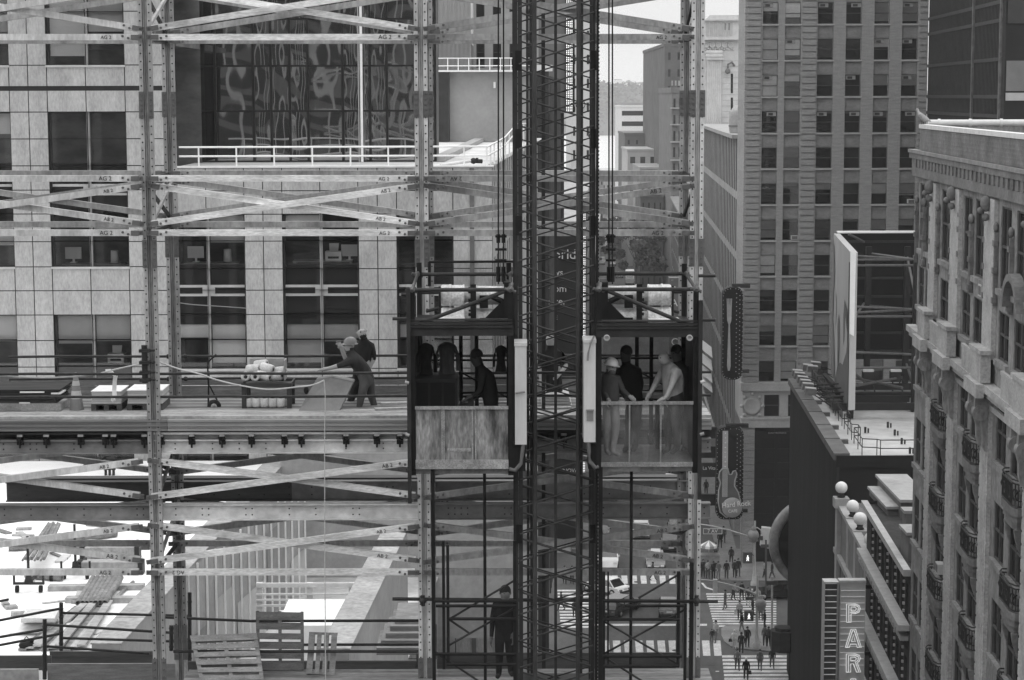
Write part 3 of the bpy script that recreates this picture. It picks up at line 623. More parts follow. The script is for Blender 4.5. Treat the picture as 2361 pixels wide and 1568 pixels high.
mb = MB(); q = P(1487, 910, 36.9); mb.box((q.x-.13, 36.8, q.z-.05), (q.x+.13, 37.0, q.z+.05)); 
for i in range(7): mb.box((q.x-.125+.037*i, 36.79, q.z-.048), (q.x-.108+.037*i, 36.801, q.z+.045))
mb.build('carton', gm('carton_pale', .4, .8, .2, 9), bxr)
mb = MB(); mb.box((q.x-.2, 36.75, q.z-.08), (q.x+.4, 37.2, q.z-.05)); mb.box((q.x+.2, 36.8, q.z-1.1), (q.x+.26, 37.1, q.z-.08)); mb.build('shelf', DARK2, bxr)
# worker behind the mast, standing on the platform
j = JP(39.6, dict(pel=(1278, 886), ch=(1272, 828), nk=(1271, 802), hd=(1272, 779), lsh=(1253, 818), lel=(1243, 846), lwr=(1247, 872, -.15), rsh=(1293, 818), rel=(1308, 840), rwr=(1290, 862, -.2),
    lhip=(1270, 893), lkn=(1268, 920), lan=(1267, 948), lto=(1260, 952, -.14), rhip=(1286, 893), rkn=(1288, 920), ran=(1288, 948), rto=(1280, 952, -.14)))
person('balding worker in black T-shirt standing behind the hoist mast', j, cloth(.02), cloth(.03), (-.85, -.4, -.2), short=True, k=.98)
# ---------------------------------------------------------------- what stands on the upper platform
j = JP(39.3, dict(pel=(846, 868), ch=(822, 822), nk=(808, 810), hd=(808, 795), lsh=(808, 832, -.17), lel=(783, 843, -.25), lwr=(757, 850, -.22), lha=(743, 852, -.2), rsh=(818, 820, .16), rel=(800, 835, .22), rwr=(788, 806, .2),
    lhip=(842, 878, -.10), lkn=(833, 915, -.12), lan=(826, 950, -.12), lto=(818, 956, -.12), rhip=(852, 878, .10), rkn=(856, 914, .12), ran=(868, 949, .12), rto=(876, 955, .1)))
person('worker in dark T-shirt and grey hard hat bending forward to push the sheet board', j, cloth(.035), cloth(.075), (-.75, -.45, -.5), short=True, hat=GH, k=1.02)
j = JP(39.9, dict(pel=(830, 868), ch=(843, 808), nk=(838, 785), hd=(833, 764), lsh=(818, 800, .1), lel=(802, 812, .0), lwr=(790, 802, -.1), rsh=(858, 800), rel=(862, 826), rwr=(852, 848, -.1),
    lhip=(824, 878), lkn=(812, 915, .05), lan=(800, 944, .05), lto=(790, 950, .02), rhip=(838, 878), rkn=(832, 912), ran=(828, 944), rto=(820, 950)))
person('bald bearded worker in black T-shirt standing behind the bending man', j, cloth(.022), cloth(.03), (.35, -.6, -.75), short=True, beard=HAIRD, k=1.0)
BOARD = gm('grey_sheet_board', .22, .8, .18, 1.5, (1, 1, 1), fine=.06)
bd = thing('sheet_board', 'large grey sheet board tipped on its corner and held by the bending worker', 'board', P(760, 957, 38.9))
A = [P(688, 948, 38.7), P(706, 956, 38.7), P(778, 956, 38.7), P(815, 880, 39.1), P(765, 869, 39.2), P(730, 873, 39.1)]
mb = MB(); mb.prism(A, (.03, .10, .02)); mb.build('sheet', BOARD, bd)
mb = MB(); e = A[3]-A[4]; mb.obox(A[4]+Vector((.01, -.02, .0)), e, (0, .14, .0), (0, 0, .035)); mb.build('top_edge', gm('board_edge', .38, .8, .2, 5), bd)
mb = MB(); q = P(706, 900, 38.75); mb.ball(q, .05, 8, 0, (1, .6, 1.5)); mb.build('grip', DARK, bd)
# hand truck
ht = thing('hand_truck', 'black two wheeled hand truck standing on the platform', 'hand truck', P(492, 955, 39.3))
pt = lambda x, y, d=0: P(x, y, 39.3+d)
mb = MB()
for d in (0, .28): mb.pipe([pt(498, 818, d*.4), pt(480, 834, d), pt(479, 850, d), pt(481, 890, d), pt(480, 944, d)], .017, 6); mb.pipe([pt(484, 890, d), pt(500, 922, d), pt(499, 938, d)], .017, 6)
for y in (836, 870, 915): mb.tube(pt(480, y, 0), pt(480, y, .28), .012, 6)
mb.build('frame', DARK, ht)
mb = MB(); mb.box((pt(472, 946).x, 39.28, pt(480, 948).z), (pt(481, 946).x, 39.6, pt(480, 945).z)); mb.build('toe_plate', DARK2, ht)
for d in (-.06, .36):
    mb = MB(); c = pt(494, 937, d); mb.lathe(c, [(.0, -.035), (.07, -.035), (.125, -.03), (.135, 0), (.125, .03), (.07, .035), (0, .035)], 20, 0, (0, 1, 0)); w = mb.build('wheel', gm('rubber', .025, .8, .2, 6), ht)
    mb = MB(); mb.lathe(c, [(.0, -.045), (.02, -.045), (.06, -.04), (.06, .04)], 12, 0, (0, 1, 0))
    for k in range(5): mb.fbar(c+Vector((0, -.042, 0)), c+Vector((.06*math.cos(k*1.256), -.042, .06*math.sin(k*1.256))), .02, .008)
    mb.build('hub', gm('hub_grey', .3, .5, .2, 6), w)
# trolley with rolls
tr = thing('trolley', 'two shelf dark plastic trolley loaded with wrapped rolls', 'trolley', P(615, 955, 39.2))
PLC = gm('dark_plastic', .05, .55, .2, 5); ROLL = gm('plastic_wrapped_roll', .55, .45, .25, 6, fine=.15)
a, b = px(557, 39.2), px(673, 39.2)
for y0, y1, nm in ((888, 879, 'top_tray'), (953, 942, 'bottom_tray')):
    mb = MB(); z0, z1 = zz(y0, 39.2), zz(y1, 39.2)
    mb.box((a, 39.0, z0), (b, 39.7, z0+.03)); mb.box((a, 39.0, z0+.03), (b, 39.03, z1)); mb.box((a, 39.67, z0+.03), (b, 39.7, z1)); mb.box((a, 39.03, z0+.03), (a+.03, 39.67, z1)); mb.box((b-.03, 39.03, z0+.03), (b, 39.67, z1)); mb.build(nm, PLC, tr)
for X in (a+.05, b-.05):
    for Y in (39.06, 39.64):
        mb = MB(); mb.box((X-.045, Y-.035, zz(942, 39.2)), (X+.045, Y+.035, zz(888, 39.2))); mb.build('upright', PLC, tr)
        mb = MB(); mb.lathe((X, Y-.02, zz(953, 39.2)-.04), [(.0, 0), (.05, 0), (.05, .04), (0, .04)], 12, 0, (0, 1, 0)); mb.build('castor', PLC, tr)
G1 = 'wrapped rolls on the trolley'
proto = None
for k, (x, y, d, r, ax) in enumerate([(572+i*19, 928, 39.12, .085, 0) for i in range(5)]+[(578+i*20, 929, 39.45, .085, 0) for i in range(5)]+[(566, 868, 39.2, .09, 0), (588, 868, 39.15, .09, 0), (608, 867, 39.2, .09, 1), (636, 868, 39.3, .09, 1), (584, 851, 39.35, .09, 1), (616, 849, 39.3, .09, 1), (644, 856, 39.4, .09, 1), (602, 840, 39.45, .085, 1)]):
    q = P(x, y, d); lower = k < 10
    T = thing('wrapped_roll', 'plastic wrapped roll standing upright on the lower tray of the trolley' if lower else 'plastic wrapped roll lying in the heap on the upper tray of the trolley', 'roll', q-Vector((0, 0, r)), G1)
    w = Vector((0, 0, 1)) if lower else (Vector((.15, -1, .05)) if ax == 0 else Vector((1, -.3, .25*math.sin(k*2))))
    hl = .17 if lower else (.26 if ax else .2)
    mb = MB(); mb.lathe(q-w.normalized()*hl/2, [(.03, 0), (r*.9, 0), (r, .03), (r*1.03, hl*.5), (r, hl-.03), (r*.9, hl), (.035, hl), (.035, hl-.06)], 14, 0, w); mb.build('wrapping', ROLL, T)
    mb = MB(); mb.lathe(q-w.normalized()*(hl/2+.004), [(.018, 0), (.034, 0), (.034, .03), (.018, .03)], 12, 0, w); mb.lathe(q+w.normalized()*(hl/2-.02), [(.018, 0), (.034, 0), (.034, .025), (.018, .025)], 12, 0, w); mb.build('core', DARK2, T)
cb = thing('carton_sleeve', 'open grey carton standing behind the heap of rolls on the trolley', 'carton', P(630, 880, 39.6))
mb = MB(); q0, q1 = P(577, 872, 39.55), P(661, 826, 39.55); mb.box((q0.x, 39.52, q0.z), (q1.x, 39.56, q1.z)); mb.box((q1.x-.02, 39.2, q0.z), (q1.x, 39.52, q1.z)); mb.build('carton', gm('grey_carton', .3, .85, .2, 5), cb)
# cone, pallets with boxes, timber stack
cone = thing('traffic_cone', 'traffic cone with a pale band on a square foot between timber stack and boxed pallets', 'cone', P(177, 953, 38.9)); c = P(177, 952, 38.9); CO = gm('cone_plastic', .17, .6, .15, 6)
mb = MB(); mb.lathe(c, [(.145, .03), (.035, .76), (.02, .78)], 18); cc = mb.build('body', CO, cone)
mb = MB(); mb.box((c.x-.21, c.y-.2, c.z-.005), (c.x+.21, c.y+.2, c.z+.03)); mb.build('foot', gm('cone_foot', .12, .8, .2, 6), cone)
mb = MB(); mb.lathe(c, [(.1105, .28), (.0865, .43)], 18); mb.lathe(c, [(.074, .53), (.060, .62)], 18); mb.build('band', gm('cone_band', .42, .4, .1, 6), cc)
WHB = gm('white_box_board', .72, .6, .08, 3); LAY = gm('layered_box_side', .42, .75, .25, 1.2, (.3, .3, 14), fine=.05); PAL = gm('dark_pallet_timber', .07, .9, .35, 4, (1, 1, 4))
def pallet(x0, x1, ytop, ybot, Y, dep, label, par=None):
    T = thing('pallet', label, 'pallet', P((x0+x1)/2, ybot, Y), 'pallets of white boxes'); A, B = px(x0, Y), px(x1, Y); z0, z1 = zz(ybot, Y), zz(ytop, Y); h = z1-z0
    for k in range(3):
        mb = MB(); X = A+(B-A)*k/2.0; w = .09
        mb.box((X-w*k/2, Y, z0+.02), (X+w*(1-k/2), Y+dep, z1-.025)); mb.build('stringer', PAL, T)
    mb = MB()
    for k in range(6): y = Y+dep*k/6; mb.box((A, y, z1-.024), (B, y+dep/7.5, z1))
    mb.build('top_boards', PAL, T)
    mb = MB()
    for k in range(3): y = Y+(dep-.12)*k/2; mb.box((A, y, z0), (B, y+.12, z0+.019))
    mb.build('bottom_boards', PAL, T)
for x0, x1, Y, lab in ((206, 276, 38.75, 'left'), (289, 372, 38.8, 'right')):
    pallet(x0, x1, 929, 946, Y, .85, '%s dark pallet carrying a block of white boxes on the platform' % lab)
    A, B = px(x0, Y), px(x1, Y); z0, z1 = zz(929, Y), zz(901 if lab == 'left' else 899, Y)
    T = thing('box_stack', 'white topped block of flat boxes on the %s pallet' % lab, 'boxes', ((A+B)/2, Y+.4, z0), 'white boxes on pallets')
    mb = MB()
    for k in range(5): d = .008*math.sin(k*2.3); mb.box((A+.01+d, Y+.01+d, z0+(z1-z0)*k/5+.002), (B-.01+d, Y+.8+d, z0+(z1-z0)*(k+1)/5-.002))
    mb.build('flat_boxes', LAY, T); mb = MB(); mb.box((A, Y, z1), (B, Y+.82, z1+.012)); mb.build('lid', WHB, T)
tb = thing('timber_stack', 'dark stack of boards in a pale tray at the left end of the platform', 'timber stack', P(70, 948, 38.8)); TD = gm('dark_stacked_timber', .035, .8, .5, 2, (.5, 3, 9))
for k in range(7):
    mb = MB(); A, B = P(-40, 929-k*4.4, 38.8), P(132-(k % 3)*3+(6 if k > 3 else 0), 929-k*4.4, 38.8); mb.box((A.x, 38.78+.02*(k % 2), A.z), (B.x, 39.9, A.z+.034)); mb.build('board', TD, tb)
for k, (x0, x1, y) in enumerate(((44, 64, 931), (118, 137, 909), (46, 98, 906))):
    mb = MB(); A = P(x0, y, 38.76); mb.box((A.x, 38.75, A.z), (px(x1, 38.76), 39.2, A.z+.025)); mb.build('pale_offcut', WHB, tb)
mb = MB(); A, B = P(-40, 948, 38.7), P(140, 931, 38.7); mb.box((A.x, 38.7, A.z), (B.x, 38.74, B.z)); C2 = P(163, 918, 39.6); mb.obox((B.x, 38.74, A.z), (C2.x-B.x, .9, 0), (0, .03, 0), (0, 0, B.z-A.z)); mb.build('tray', gm('pale_tray_board', .24, .8, .3, 3, fine=.2), tb)
# strip, rope, cords, floor litter
ROPE = gm('pale_rope', .5, .8, .15, 9)
st = thing('plastic_strip', 'white plastic strip tied to the rope and hanging over the boxes', 'plastic strip', P(262, 920, 38.3))
mb = MB(); A = [(243, 857), (254, 856), (266, 867), (264, 880), (263, 900), (264, 918)]
for i in range(5):
    w0, w1 = (5, 4.5, 4.5, 4.5, 4.5)[i], (4.5, 4.5, 4.5, 4.5, 5)[i]; p, q = A[i], A[i+1]; hz = i < 2
    f = (lambda c, w, s: P(c[0]+(0 if hz else s*w), c[1]+(s*w if hz else 0), 38.27+.04*math.sin(c[1])))
    mb.add([f(p, w0, -1), f(p, w0, 1), f(q, w1, 1), f(q, w1, -1), f(p, w0, -1)+Vector((0, .03, 0)), f(p, w0, 1)+Vector((0, .03, 0)), f(q, w1, 1)+Vector((0, .03, 0)), f(q, w1, -1)+Vector((0, .03, 0))], [(0, 1, 2, 3), (4, 5, 6, 7), (0, 1, 5, 4), (2, 3, 7, 6), (0, 3, 7, 4), (1, 2, 6, 5)])
mb.ball(P(261, 922, 38.25), .045, 8); mb.build('strip', gm('white_plastic', .8, .4, .1, 4), st)
def cord(name, pts, Y, r, lab, m=ROPE, cat='rope'):
    out = []
    for i in range(len(pts)-1):
        p0, p1, p2, p3 = pts[max(i-1, 0)], pts[i], pts[i+1], pts[min(i+2, len(pts)-1)]
        for t in (0, .2, .4, .6, .8):
            out.append(tuple(.5*((2*p1[k])+(-p0[k]+p2[k])*t+(2*p0[k]-5*p1[k]+4*p2[k]-p3[k])*t*t+(-p0[k]+3*p1[k]-3*p2[k]+p3[k])*t**3) for k in (0, 1)))
    out.append(pts[-1]); mb = MB(); mb.pipe([P(x, y, Y) for x, y in out], r, 6); o = mb.build(name, m); tag(o, lab, cat); return o
cord('rope', [(-30, 864), (60, 870), (140, 870), (215, 864), (265, 852), (310, 842), (331, 838)], 38.2, .016, 'pale rope sagging along the guard rail left of the tall post')
cord('rope', [(360, 832), (410, 850), (460, 862), (500, 876), (560, 890), (620, 898), (680, 893), (720, 888), (747, 877)], 38.1, .016, 'pale rope running from the tall post across the trolley to the board')
cord('string', [(747, 876), (749, 900), (750, 930), (748.6, 1000), (748.8, 1150), (749, 1300), (750, 1450), (751, 1600)], 37.75, .009, 'thin white string hanging straight down in front of the platform', ROPE, 'string')
cord('cable', [(394, 695), (440, 702), (500, 706), (570, 711)], 41.5, .010, 'thin slack cable crossing the windows behind the scaffold', gm('grey_cable', .3, .6, .1, 5), 'cable')
for x0, x1, y, lab in ((880, 944, 938, 'pale narrow plank lying on the platform near the hoist, upper one'), (866, 944, 947, 'long pale plank lying on the platform near the hoist, lower one'), (1010, 1180, 941, 'pale plank lying on the platform behind the left hoist'), (1205, 1320, 957, 'pale plank lying on the platform behind the mast')):
    Y = 39.4 if y < 945 else 38.7
    mb = MB(); A = P(x0, y, Y); mb.obox((A.x, Y, zd+.002), (px(x1, Y)-A.x, .12, 0), (-.04, .14, 0), (0, 0, .035)); tag(mb.build('plank', WOOD), lab, 'plank')
rb = thing('roll_pile', 'pile of pale corrugated sheets lying on the platform behind the mast', 'sheets', P(1262, 955, 39.3))
mb = MB()
for k in range(4): A = P(1246, 955, 39); mb.box((px(1248+k, 39.2), 39.0+.02*k, zd+.06*k+.003), (px(1318-2*k, 39.2), 40.0, zd+.06*k+.05))
mb.build('sheets', LAY, rb)
# ---------------------------------------------------------------- stone office building behind the scaffold, glass wing, roofs
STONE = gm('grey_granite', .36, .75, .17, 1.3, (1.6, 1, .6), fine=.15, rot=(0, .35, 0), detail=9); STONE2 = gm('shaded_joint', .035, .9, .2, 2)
ALU = gm('window_aluminium', .45, .4, .1, 3); BRONZE = gm('dark_window_frame', .05, .4, .2, 5)
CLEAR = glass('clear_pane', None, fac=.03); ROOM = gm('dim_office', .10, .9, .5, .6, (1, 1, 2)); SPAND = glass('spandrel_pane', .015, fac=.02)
BLIND = gm('roller_blind', .78, .8, .06, 1.5); BLIND2 = gm('grey_roller_blind', .55, .8, .08, 1.5)
YS = 75.0
def XS(x, Y=YS): return P(x, 784, Y).x
def ZS(y, Y=YS): return P(640, y, Y).z
def part_inst(name, me, par, at):
    o = bpy.data.objects.new(name, me); COL.objects.link(o); o.location = at; o.parent = par; o.matrix_parent_inverse = PINV[par.name]; PINV[o.name] = Matrix.Identity(4); return o
def sub_inst(name, me, par, loc=(0, 0, 0)):
    o = bpy.data.objects.new(name, me); COL.objects.link(o); o.parent = par; o.location = loc; PINV[o.name] = Matrix.Identity(4); return o
def mesh_of(mb, m):
    o = mb.build('m', m); me = o.data; bpy.data.objects.remove(o); return me
sb = thing('stone_office_building', 'pale granite office building with tall two storey windows behind the scaffold', 'building', (XS(600), YS, 0))
def panels(us, zs, holes, y0):
    mb = MB(); g = .017
    for i in range(len(us)-1):
        for j in range(len(zs)-1):
            if (i, j) in holes: continue
            t = random.uniform(-.003, .003)
            mb.box((us[i]+g, y0+t, zs[j]+g), (us[i+1]-g, y0+.03, zs[j+1]-g))
    return mb
def stone_window(x0, x1, y0, y1, ytr, blinds):
    a, b, z0, z1 = XS(x0), XS(x1), ZS(y1), ZS(y0); c = (a+b)/2; mb = MB(); Yw = YS+.28
    for X in (a+.03, b-.03, ): mb.box((X-.03, Yw-.04, z0), (X+.03, Yw+.06, z1), 1)
    mb.box((c-.05, Yw-.08, z0), (c+.05, Yw+.06, z1), 0); mb.box((a, Yw-.03, z1-.05), (b, Yw+.06, z1), 1); mb.box((a, Yw-.03, z0), (b, Yw+.06, z0+.05), 1)
    rows = [(z0+.05, z1-.05)]
    if ytr:
        zt = ZS(ytr)
        for dz in (-.16, .16): mb.box((a+.06, Yw-.07, zt+dz-.045), (c-.05, Yw+.05, zt+dz+.045)); mb.box((c+.05, Yw-.07, zt+dz-.045), (b-.06, Yw+.05, zt+dz+.045))
        mb.box((c-.23, Yw-.10, zt-.19), (c+.23, Yw-.081, zt+.19)); mb.box((a+.06, Yw, zt-.115), (b-.06, Yw+.02, zt+.115), 1)
        rows = [(z0+.05, zt-.205), (zt+.205, z1-.05)]
    mb.box((a-.03, YS-.07, z0-.075), (b+.03, Yw-.03, z0-.001), 0)
    w = mb.build('window', [ALU, BRONZE], sb)
    sp = .75
    for k, (r0, r1) in enumerate(rows):
        for s in (0, 1):
            A, B = (a+.06, c-.05) if s == 0 else (c+.05, b-.06); mb = MB()
            low = r0; 
            if k == 1: mb.quad((A, Yw+.01, low), (B, Yw+.01, low), (B, Yw+.01, low+sp), (A, Yw+.01, low+sp), 1); mb.box((A, Yw-.0, low+sp), (B, Yw+.03, low+sp+.03), 2); low += sp+.03
            hi = r1
            if ytr and k == 0: mb.quad((A, Yw+.01, hi-1.05), (B, Yw+.01, hi-1.05), (B, Yw+.01, hi), (A, Yw+.01, hi), 1); hi -= 1.05
            mb.quad((A, Yw+.01, low), (B, Yw+.01, low), (B, Yw+.01, hi), (A, Yw+.01, hi), 0); mb.build('pane', [CLEAR, SPAND, BRONZE], w)
            bl = blinds[(k*2+s) % len(blinds)]
            if bl:
                mb = MB(); h = (hi-low)*bl; mb.box((A+.02, Yw+.12, hi-h), (B-.02, Yw+.125, hi)); mb.box((A+.02, Yw+.11, hi-h-.03), (B-.02, Yw+.135, hi-h)); mb.build('blind', random.choice((BLIND, BLIND, BLIND2)), w)
L_us = [XS(x) for x in (-140, -40, 39, 82, 125, 213, 302, 349, 395)]
L_ys = [1300, 1200, 1081, 1020, 960, 905, 845, 784, 725, 669, 614, 556, 492, 437, 381, 319, 257, 207, 198, 149, 88, 25, -60]
L_zs = [ZS(y) for y in L_ys]
hol = set()
for i in (0, 1, 4, 5):
    for j in range(len(L_ys)-1):
        m = (L_ys[j]+L_ys[j+1])/2
        if m < 149 or 257 < m < 614 or 725 < m < 1081: hol.add((i, j))
band = {(i, j) for i in range(8) for j in range(len(L_ys)-1) if L_ys[j] == 207}
panels(L_us, L_zs, hol | band, YS).build('cladding', STONE, sb)
R_us = [XS(x) for x in (395, 481, 568, 611, 655, 742, 829, 873, 917, 981, 1046, 1090, 1137)]
R_ys = [1600, 1520, 1450, 1385, 1318, 1257, 1193, 1131, 1075, 1018, 961, 905, 850, 784, 725, 669, 620, 556, 494, 440, 387]
R_zs = [ZS(y) for y in R_ys]
hol2 = set()
for i in (0, 1, 4, 5, 8, 9):
    for j in range(len(R_ys)-1):
        m = (R_ys[j]+R_ys[j+1])/2
        if 494 < m < 850 or 961 < m < 1318: hol2.add((i, j))
panels(R_us, R_zs, hol2, YS).build('cladding', STONE, sb)
mb = MB()
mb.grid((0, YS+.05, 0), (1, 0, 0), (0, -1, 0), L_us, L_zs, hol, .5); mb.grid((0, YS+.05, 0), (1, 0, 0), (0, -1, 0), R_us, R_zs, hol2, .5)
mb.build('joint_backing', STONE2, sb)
mb = MB(); mb.box((R_us[0]-.1, YS-.05, R_zs[-1]+.0), (R_us[-1]+.05, YS+.5, R_zs[-1]+.06)); mb.build('coping', gm('pale_coping', .62, .7, .12, 3), sb)
mb = MB(); X = XS(1089.5); mb.box((X-.08, YS-.06, 0), (X+.08, YS-.012, R_zs[-1]-.02)); mb.build('downpipe', gm('dark_downpipe', .12, .6, .2, 3), sb)
for y in (655, 895):
    for x in (61, 106, 259): pass
for x0, x1 in ((-140, 39), (125, 302)):
    stone_window(x0, x1, -60, 149, None, (.9, .62)); stone_window(x0, x1, 257, 614, 437, (0, .16, .0, .0) if x0 > 0 else (.2, .5, .0, .4)); stone_window(x0, x1, 725, 1081, 905, (.3, .2, .55, .5))
for (x0, x1), bl, b2 in (((396, 568), (0, .55, .3, .9), (.4, .6, .5, .3)), ((655, 829), (.4, .0, .9, .4), (.95, .95, .0, .1)), ((917, 1046), (.35, .3, .3, .9), (.9, .9, .2, .2))):
    stone_window(x0, x1, 494, 850, 671, (bl[2], bl[3], bl[0], bl[1])); stone_window(x0, x1, 961, 1318, 1131, (b2[0], b2[1], b2[2], b2[3]))
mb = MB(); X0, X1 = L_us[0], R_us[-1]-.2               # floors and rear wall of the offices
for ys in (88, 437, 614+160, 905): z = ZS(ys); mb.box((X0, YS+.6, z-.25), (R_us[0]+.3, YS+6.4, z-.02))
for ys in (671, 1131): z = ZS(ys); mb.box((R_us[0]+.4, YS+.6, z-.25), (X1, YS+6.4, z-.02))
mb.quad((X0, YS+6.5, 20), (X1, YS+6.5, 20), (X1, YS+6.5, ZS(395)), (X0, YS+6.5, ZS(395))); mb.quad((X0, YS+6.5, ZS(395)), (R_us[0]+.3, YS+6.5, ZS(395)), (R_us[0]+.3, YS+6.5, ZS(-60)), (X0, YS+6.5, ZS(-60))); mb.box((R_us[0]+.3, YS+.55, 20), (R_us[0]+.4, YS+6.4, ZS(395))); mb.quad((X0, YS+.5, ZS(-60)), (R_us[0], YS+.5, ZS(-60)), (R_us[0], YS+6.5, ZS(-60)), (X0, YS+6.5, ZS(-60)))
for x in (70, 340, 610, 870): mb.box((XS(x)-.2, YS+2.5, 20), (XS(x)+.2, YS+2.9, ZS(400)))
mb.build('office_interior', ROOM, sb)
# side of the stone building along the street
CL = R_us[-1]-TS*YS
def side_pt(Y, z, c=CL, d=0): return Vector((c+TS*Y+d, Y, z))
ud = Vector((TS, 1, 0)).normalized(); nd = Vector((1, -TS, 0)).normalized()
ys_ = [0.0]; w = 1.05
while ys_[-1] < 42: ys_ += [ys_[-1]+.75, ys_[-1]+.75+w]
zs_ = [0]+[ZS(y) for y in (1600, 1500, 1430, 1330, 1260, 1140, 1070, 961, 850, 780, 671, 600, 494, 385)]
hh = {(i, j) for i in range(1, len(ys_)-1, 2) for j in range(1, len(zs_)-1) if j % 2}
mb = MB(); mb.grid((R_us[-1], YS, 0), ud, nd, ys_, zs_, hh, .3); mb.build('street_wall', STONE, sb)
for i, j in sorted(hh):
    mb = MB(); q = Vector((R_us[-1], YS, 0))-nd*.25; a, b = q+ud*ys_[i], q+ud*ys_[i+1]; k = Vector((0, 0, 1))
    mb.quad(a+k*zs_[j], b+k*zs_[j], b+k*zs_[j+1], a+k*zs_[j+1]); mb.build('side_window', SPAND, sb) if len([1 for o in sb.children]) < 400 else None
# terrace on top, white rails
TZ = ZS(387); WHITE = gm('white_railing_paint', .78, .5, .06, 4); MEMB = gm('pale_roof_membrane', .52, .85, .2, .6, fine=.1); WROOF = gm('white_roof_coating', .86, .7, .06, .5, fine=.03)
mb = MB(); mb.poly([(R_us[0], YS+.5, TZ-.02), (R_us[-1], YS+.5, TZ-.02), side_pt(128, TZ-.02), (-30, 128, TZ-.02), (-30, 90, TZ-.02), (R_us[0], 90, TZ-.02)]); mb.build('terrace_floor', MEMB, sb)
tr_ = thing('terrace_railing', 'white two rail railing along the terrace edge in front of the glass wing', 'railing', (XS(700), YS+.4, TZ+.06))
mb = MB(); zr0, zr1 = P(640, 339, YS+.4).z, P(640, 360, YS+.4).z; xa, xb = P(413, 360, YS+.4).x, P(1122, 360, YS+.4).x
for z in (zr0, zr1): mb.tube((xa, YS+.4, z), (xb, YS+.4, z), .034, 8)
mb.build('rail', WHITE, tr_)
for x in (458, 545, 632, 720, 808, 895, 982, 1070, 1122): X = P(x, 360, YS+.4).x; mb = MB(); mb.tube((X, YS+.4, TZ+.05), (X, YS+.4, zr0), .03, 8); mb.build('post', WHITE, tr_)
er = thing('edge_railing', 'white railing stepping up along the street edge of the terrace', 'railing', side_pt(85, TZ))
pts = [P(1122, 339, YS+.4), P(1148, 326, 80), P(1165, 316, 86), P(1192, 285, 92), P(1215, 285, 100)]
mb = MB(); mb.pipe(pts, .034, 6); mb.pipe([p-Vector((0, 0, .33)) for p in pts], .034, 6); mb.build('rail', WHITE, er)
for i in range(4):
    for t in (.0, .33, .66):
        p = pts[i].lerp(pts[i+1], t); mb = MB(); mb.tube((p.x, p.y, TZ), p, .028, 6); mb.build('post', WHITE, er)
# roof bits
rp = thing('roof_pipe', 'pale pipe with dark valve lying on the terrace by the railing', 'pipe', P(1090, 378, 77)); mb = MB(); mb.tube(P(1015, 381, 77), P(1085, 371, 77.5), .06, 8); mb.build('pipe', gm('pale_pipe', .6, .5, .1, 4), rp)
mb = MB(); mb.ball(P(1092, 371, 77.5), .12, 8); mb.tube(P(1086, 371, 77.5), P(1112, 372, 77.6), .08, 8); mb.tube(P(1100, 371, 77.5), P(1100, 364, 77.5), .05, 6); mb.build('valve', DARK2, rp)
dp = thing('deflector_curb', 'low dark diagonal curb crossing the terrace roof', 'curb', P(1060, 350, 90)); mb = MB(); a, b = G(1012, 372, TZ), G(1110, 324, TZ); mb.bar(a+Vector((0, 0, .1)), b+Vector((0, 0, .1)), .5, .2); mb.build('curb', gm('curb_grey', .3, .8, .2, 3), dp)
# glass wing
YG = 82.0
gw = thing('glass_wing', 'dark curtain wall wing of warped mirror panes standing back on the terrace', 'building', (P(690, 300, YG).x, YG, TZ))
MIRR = glass('mirror_pane', .02, wave=.010, wscale=.22, fac=.32); MULL = gm('black_mullion', .02, .4, .2, 5)
gx = [P(x, 200, YG).x for x in (412, 447, 496, 584, 625, 668, 710, 790, 829, 853, 892, 957, 1003)]; gz = [P(690, y, YG).z for y in (372, 256, 152, 44, -60)]
for i in range(len(gx)-1):
    for j in range(4):
        mb = MB(); c = Vector(((gx[i]+gx[i+1])/2, YG, (gz[j]+gz[j+1])/2)); w, h = gx[i+1]-gx[i], gz[j+1]-gz[j]; n = 10
        bow = random.uniform(-.006, .006); tx, tz = random.uniform(-.004, .004), random.uniform(-.004, .004); vs = []
        for q in range(n+1):
            for p in range(n+1):
                u, v = p/n-.5, q/n-.5; vs.append((c.x+u*w, YG+.02+bow*(u*u+v*v)*4+u*w*tx+v*h*tz+.0022*math.sin(5*u+i*1.7+3*v)*math.cos(4*v+j*2.1-2*u), c.z+v*h))
        mb.add(vs, [(q*(n+1)+p, q*(n+1)+p+1, (q+1)*(n+1)+p+1, (q+1)*(n+1)+p) for q in range(n) for p in range(n)], 0, True); mb.build('pane', MIRR if i else MULL, gw)
mb = MB()
for X in gx: mb.box((X-.05, YG-.07, TZ), (X+.05, YG+.1, gz[-1]))
for Z in gz: mb.box((gx[0], YG-.04, Z-.035), (gx[-1], YG+.12, Z+.035))
mb.build('mullion_grid', MULL, gw)
mb = MB(); mb.box((gx[0], YG-.1, TZ), (gx[-1], YG+.3, gz[0]-.036)); mb.quad((gx[0], YG+.15, TZ), (gx[-1], YG+.15, TZ), (gx[-1], YG+.15, gz[-1]), (gx[0], YG+.15, gz[-1])); mb.quad((gx[-1], YG, TZ), (gx[-1], 86, TZ), (gx[-1], 86, gz[-1]), (gx[-1], YG, gz[-1])); mb.quad((gx[0], YG, gz[-1]), (gx[-1], YG, gz[-1]), (gx[-1], 86, gz[-1]), (gx[0], 86, gz[-1])); mb.build('plinth', gm('grey_plinth', .10, .8, .2, 2), gw)
mb = MB(); X = P(443, 200, YG-.3).x; mb.box((X-.07, YG-.3, TZ), (X+.07, YG-.12, gz[-1])); mb.build('pilaster', gm('grey_pilaster', .5, .6, .1, 3), gw)
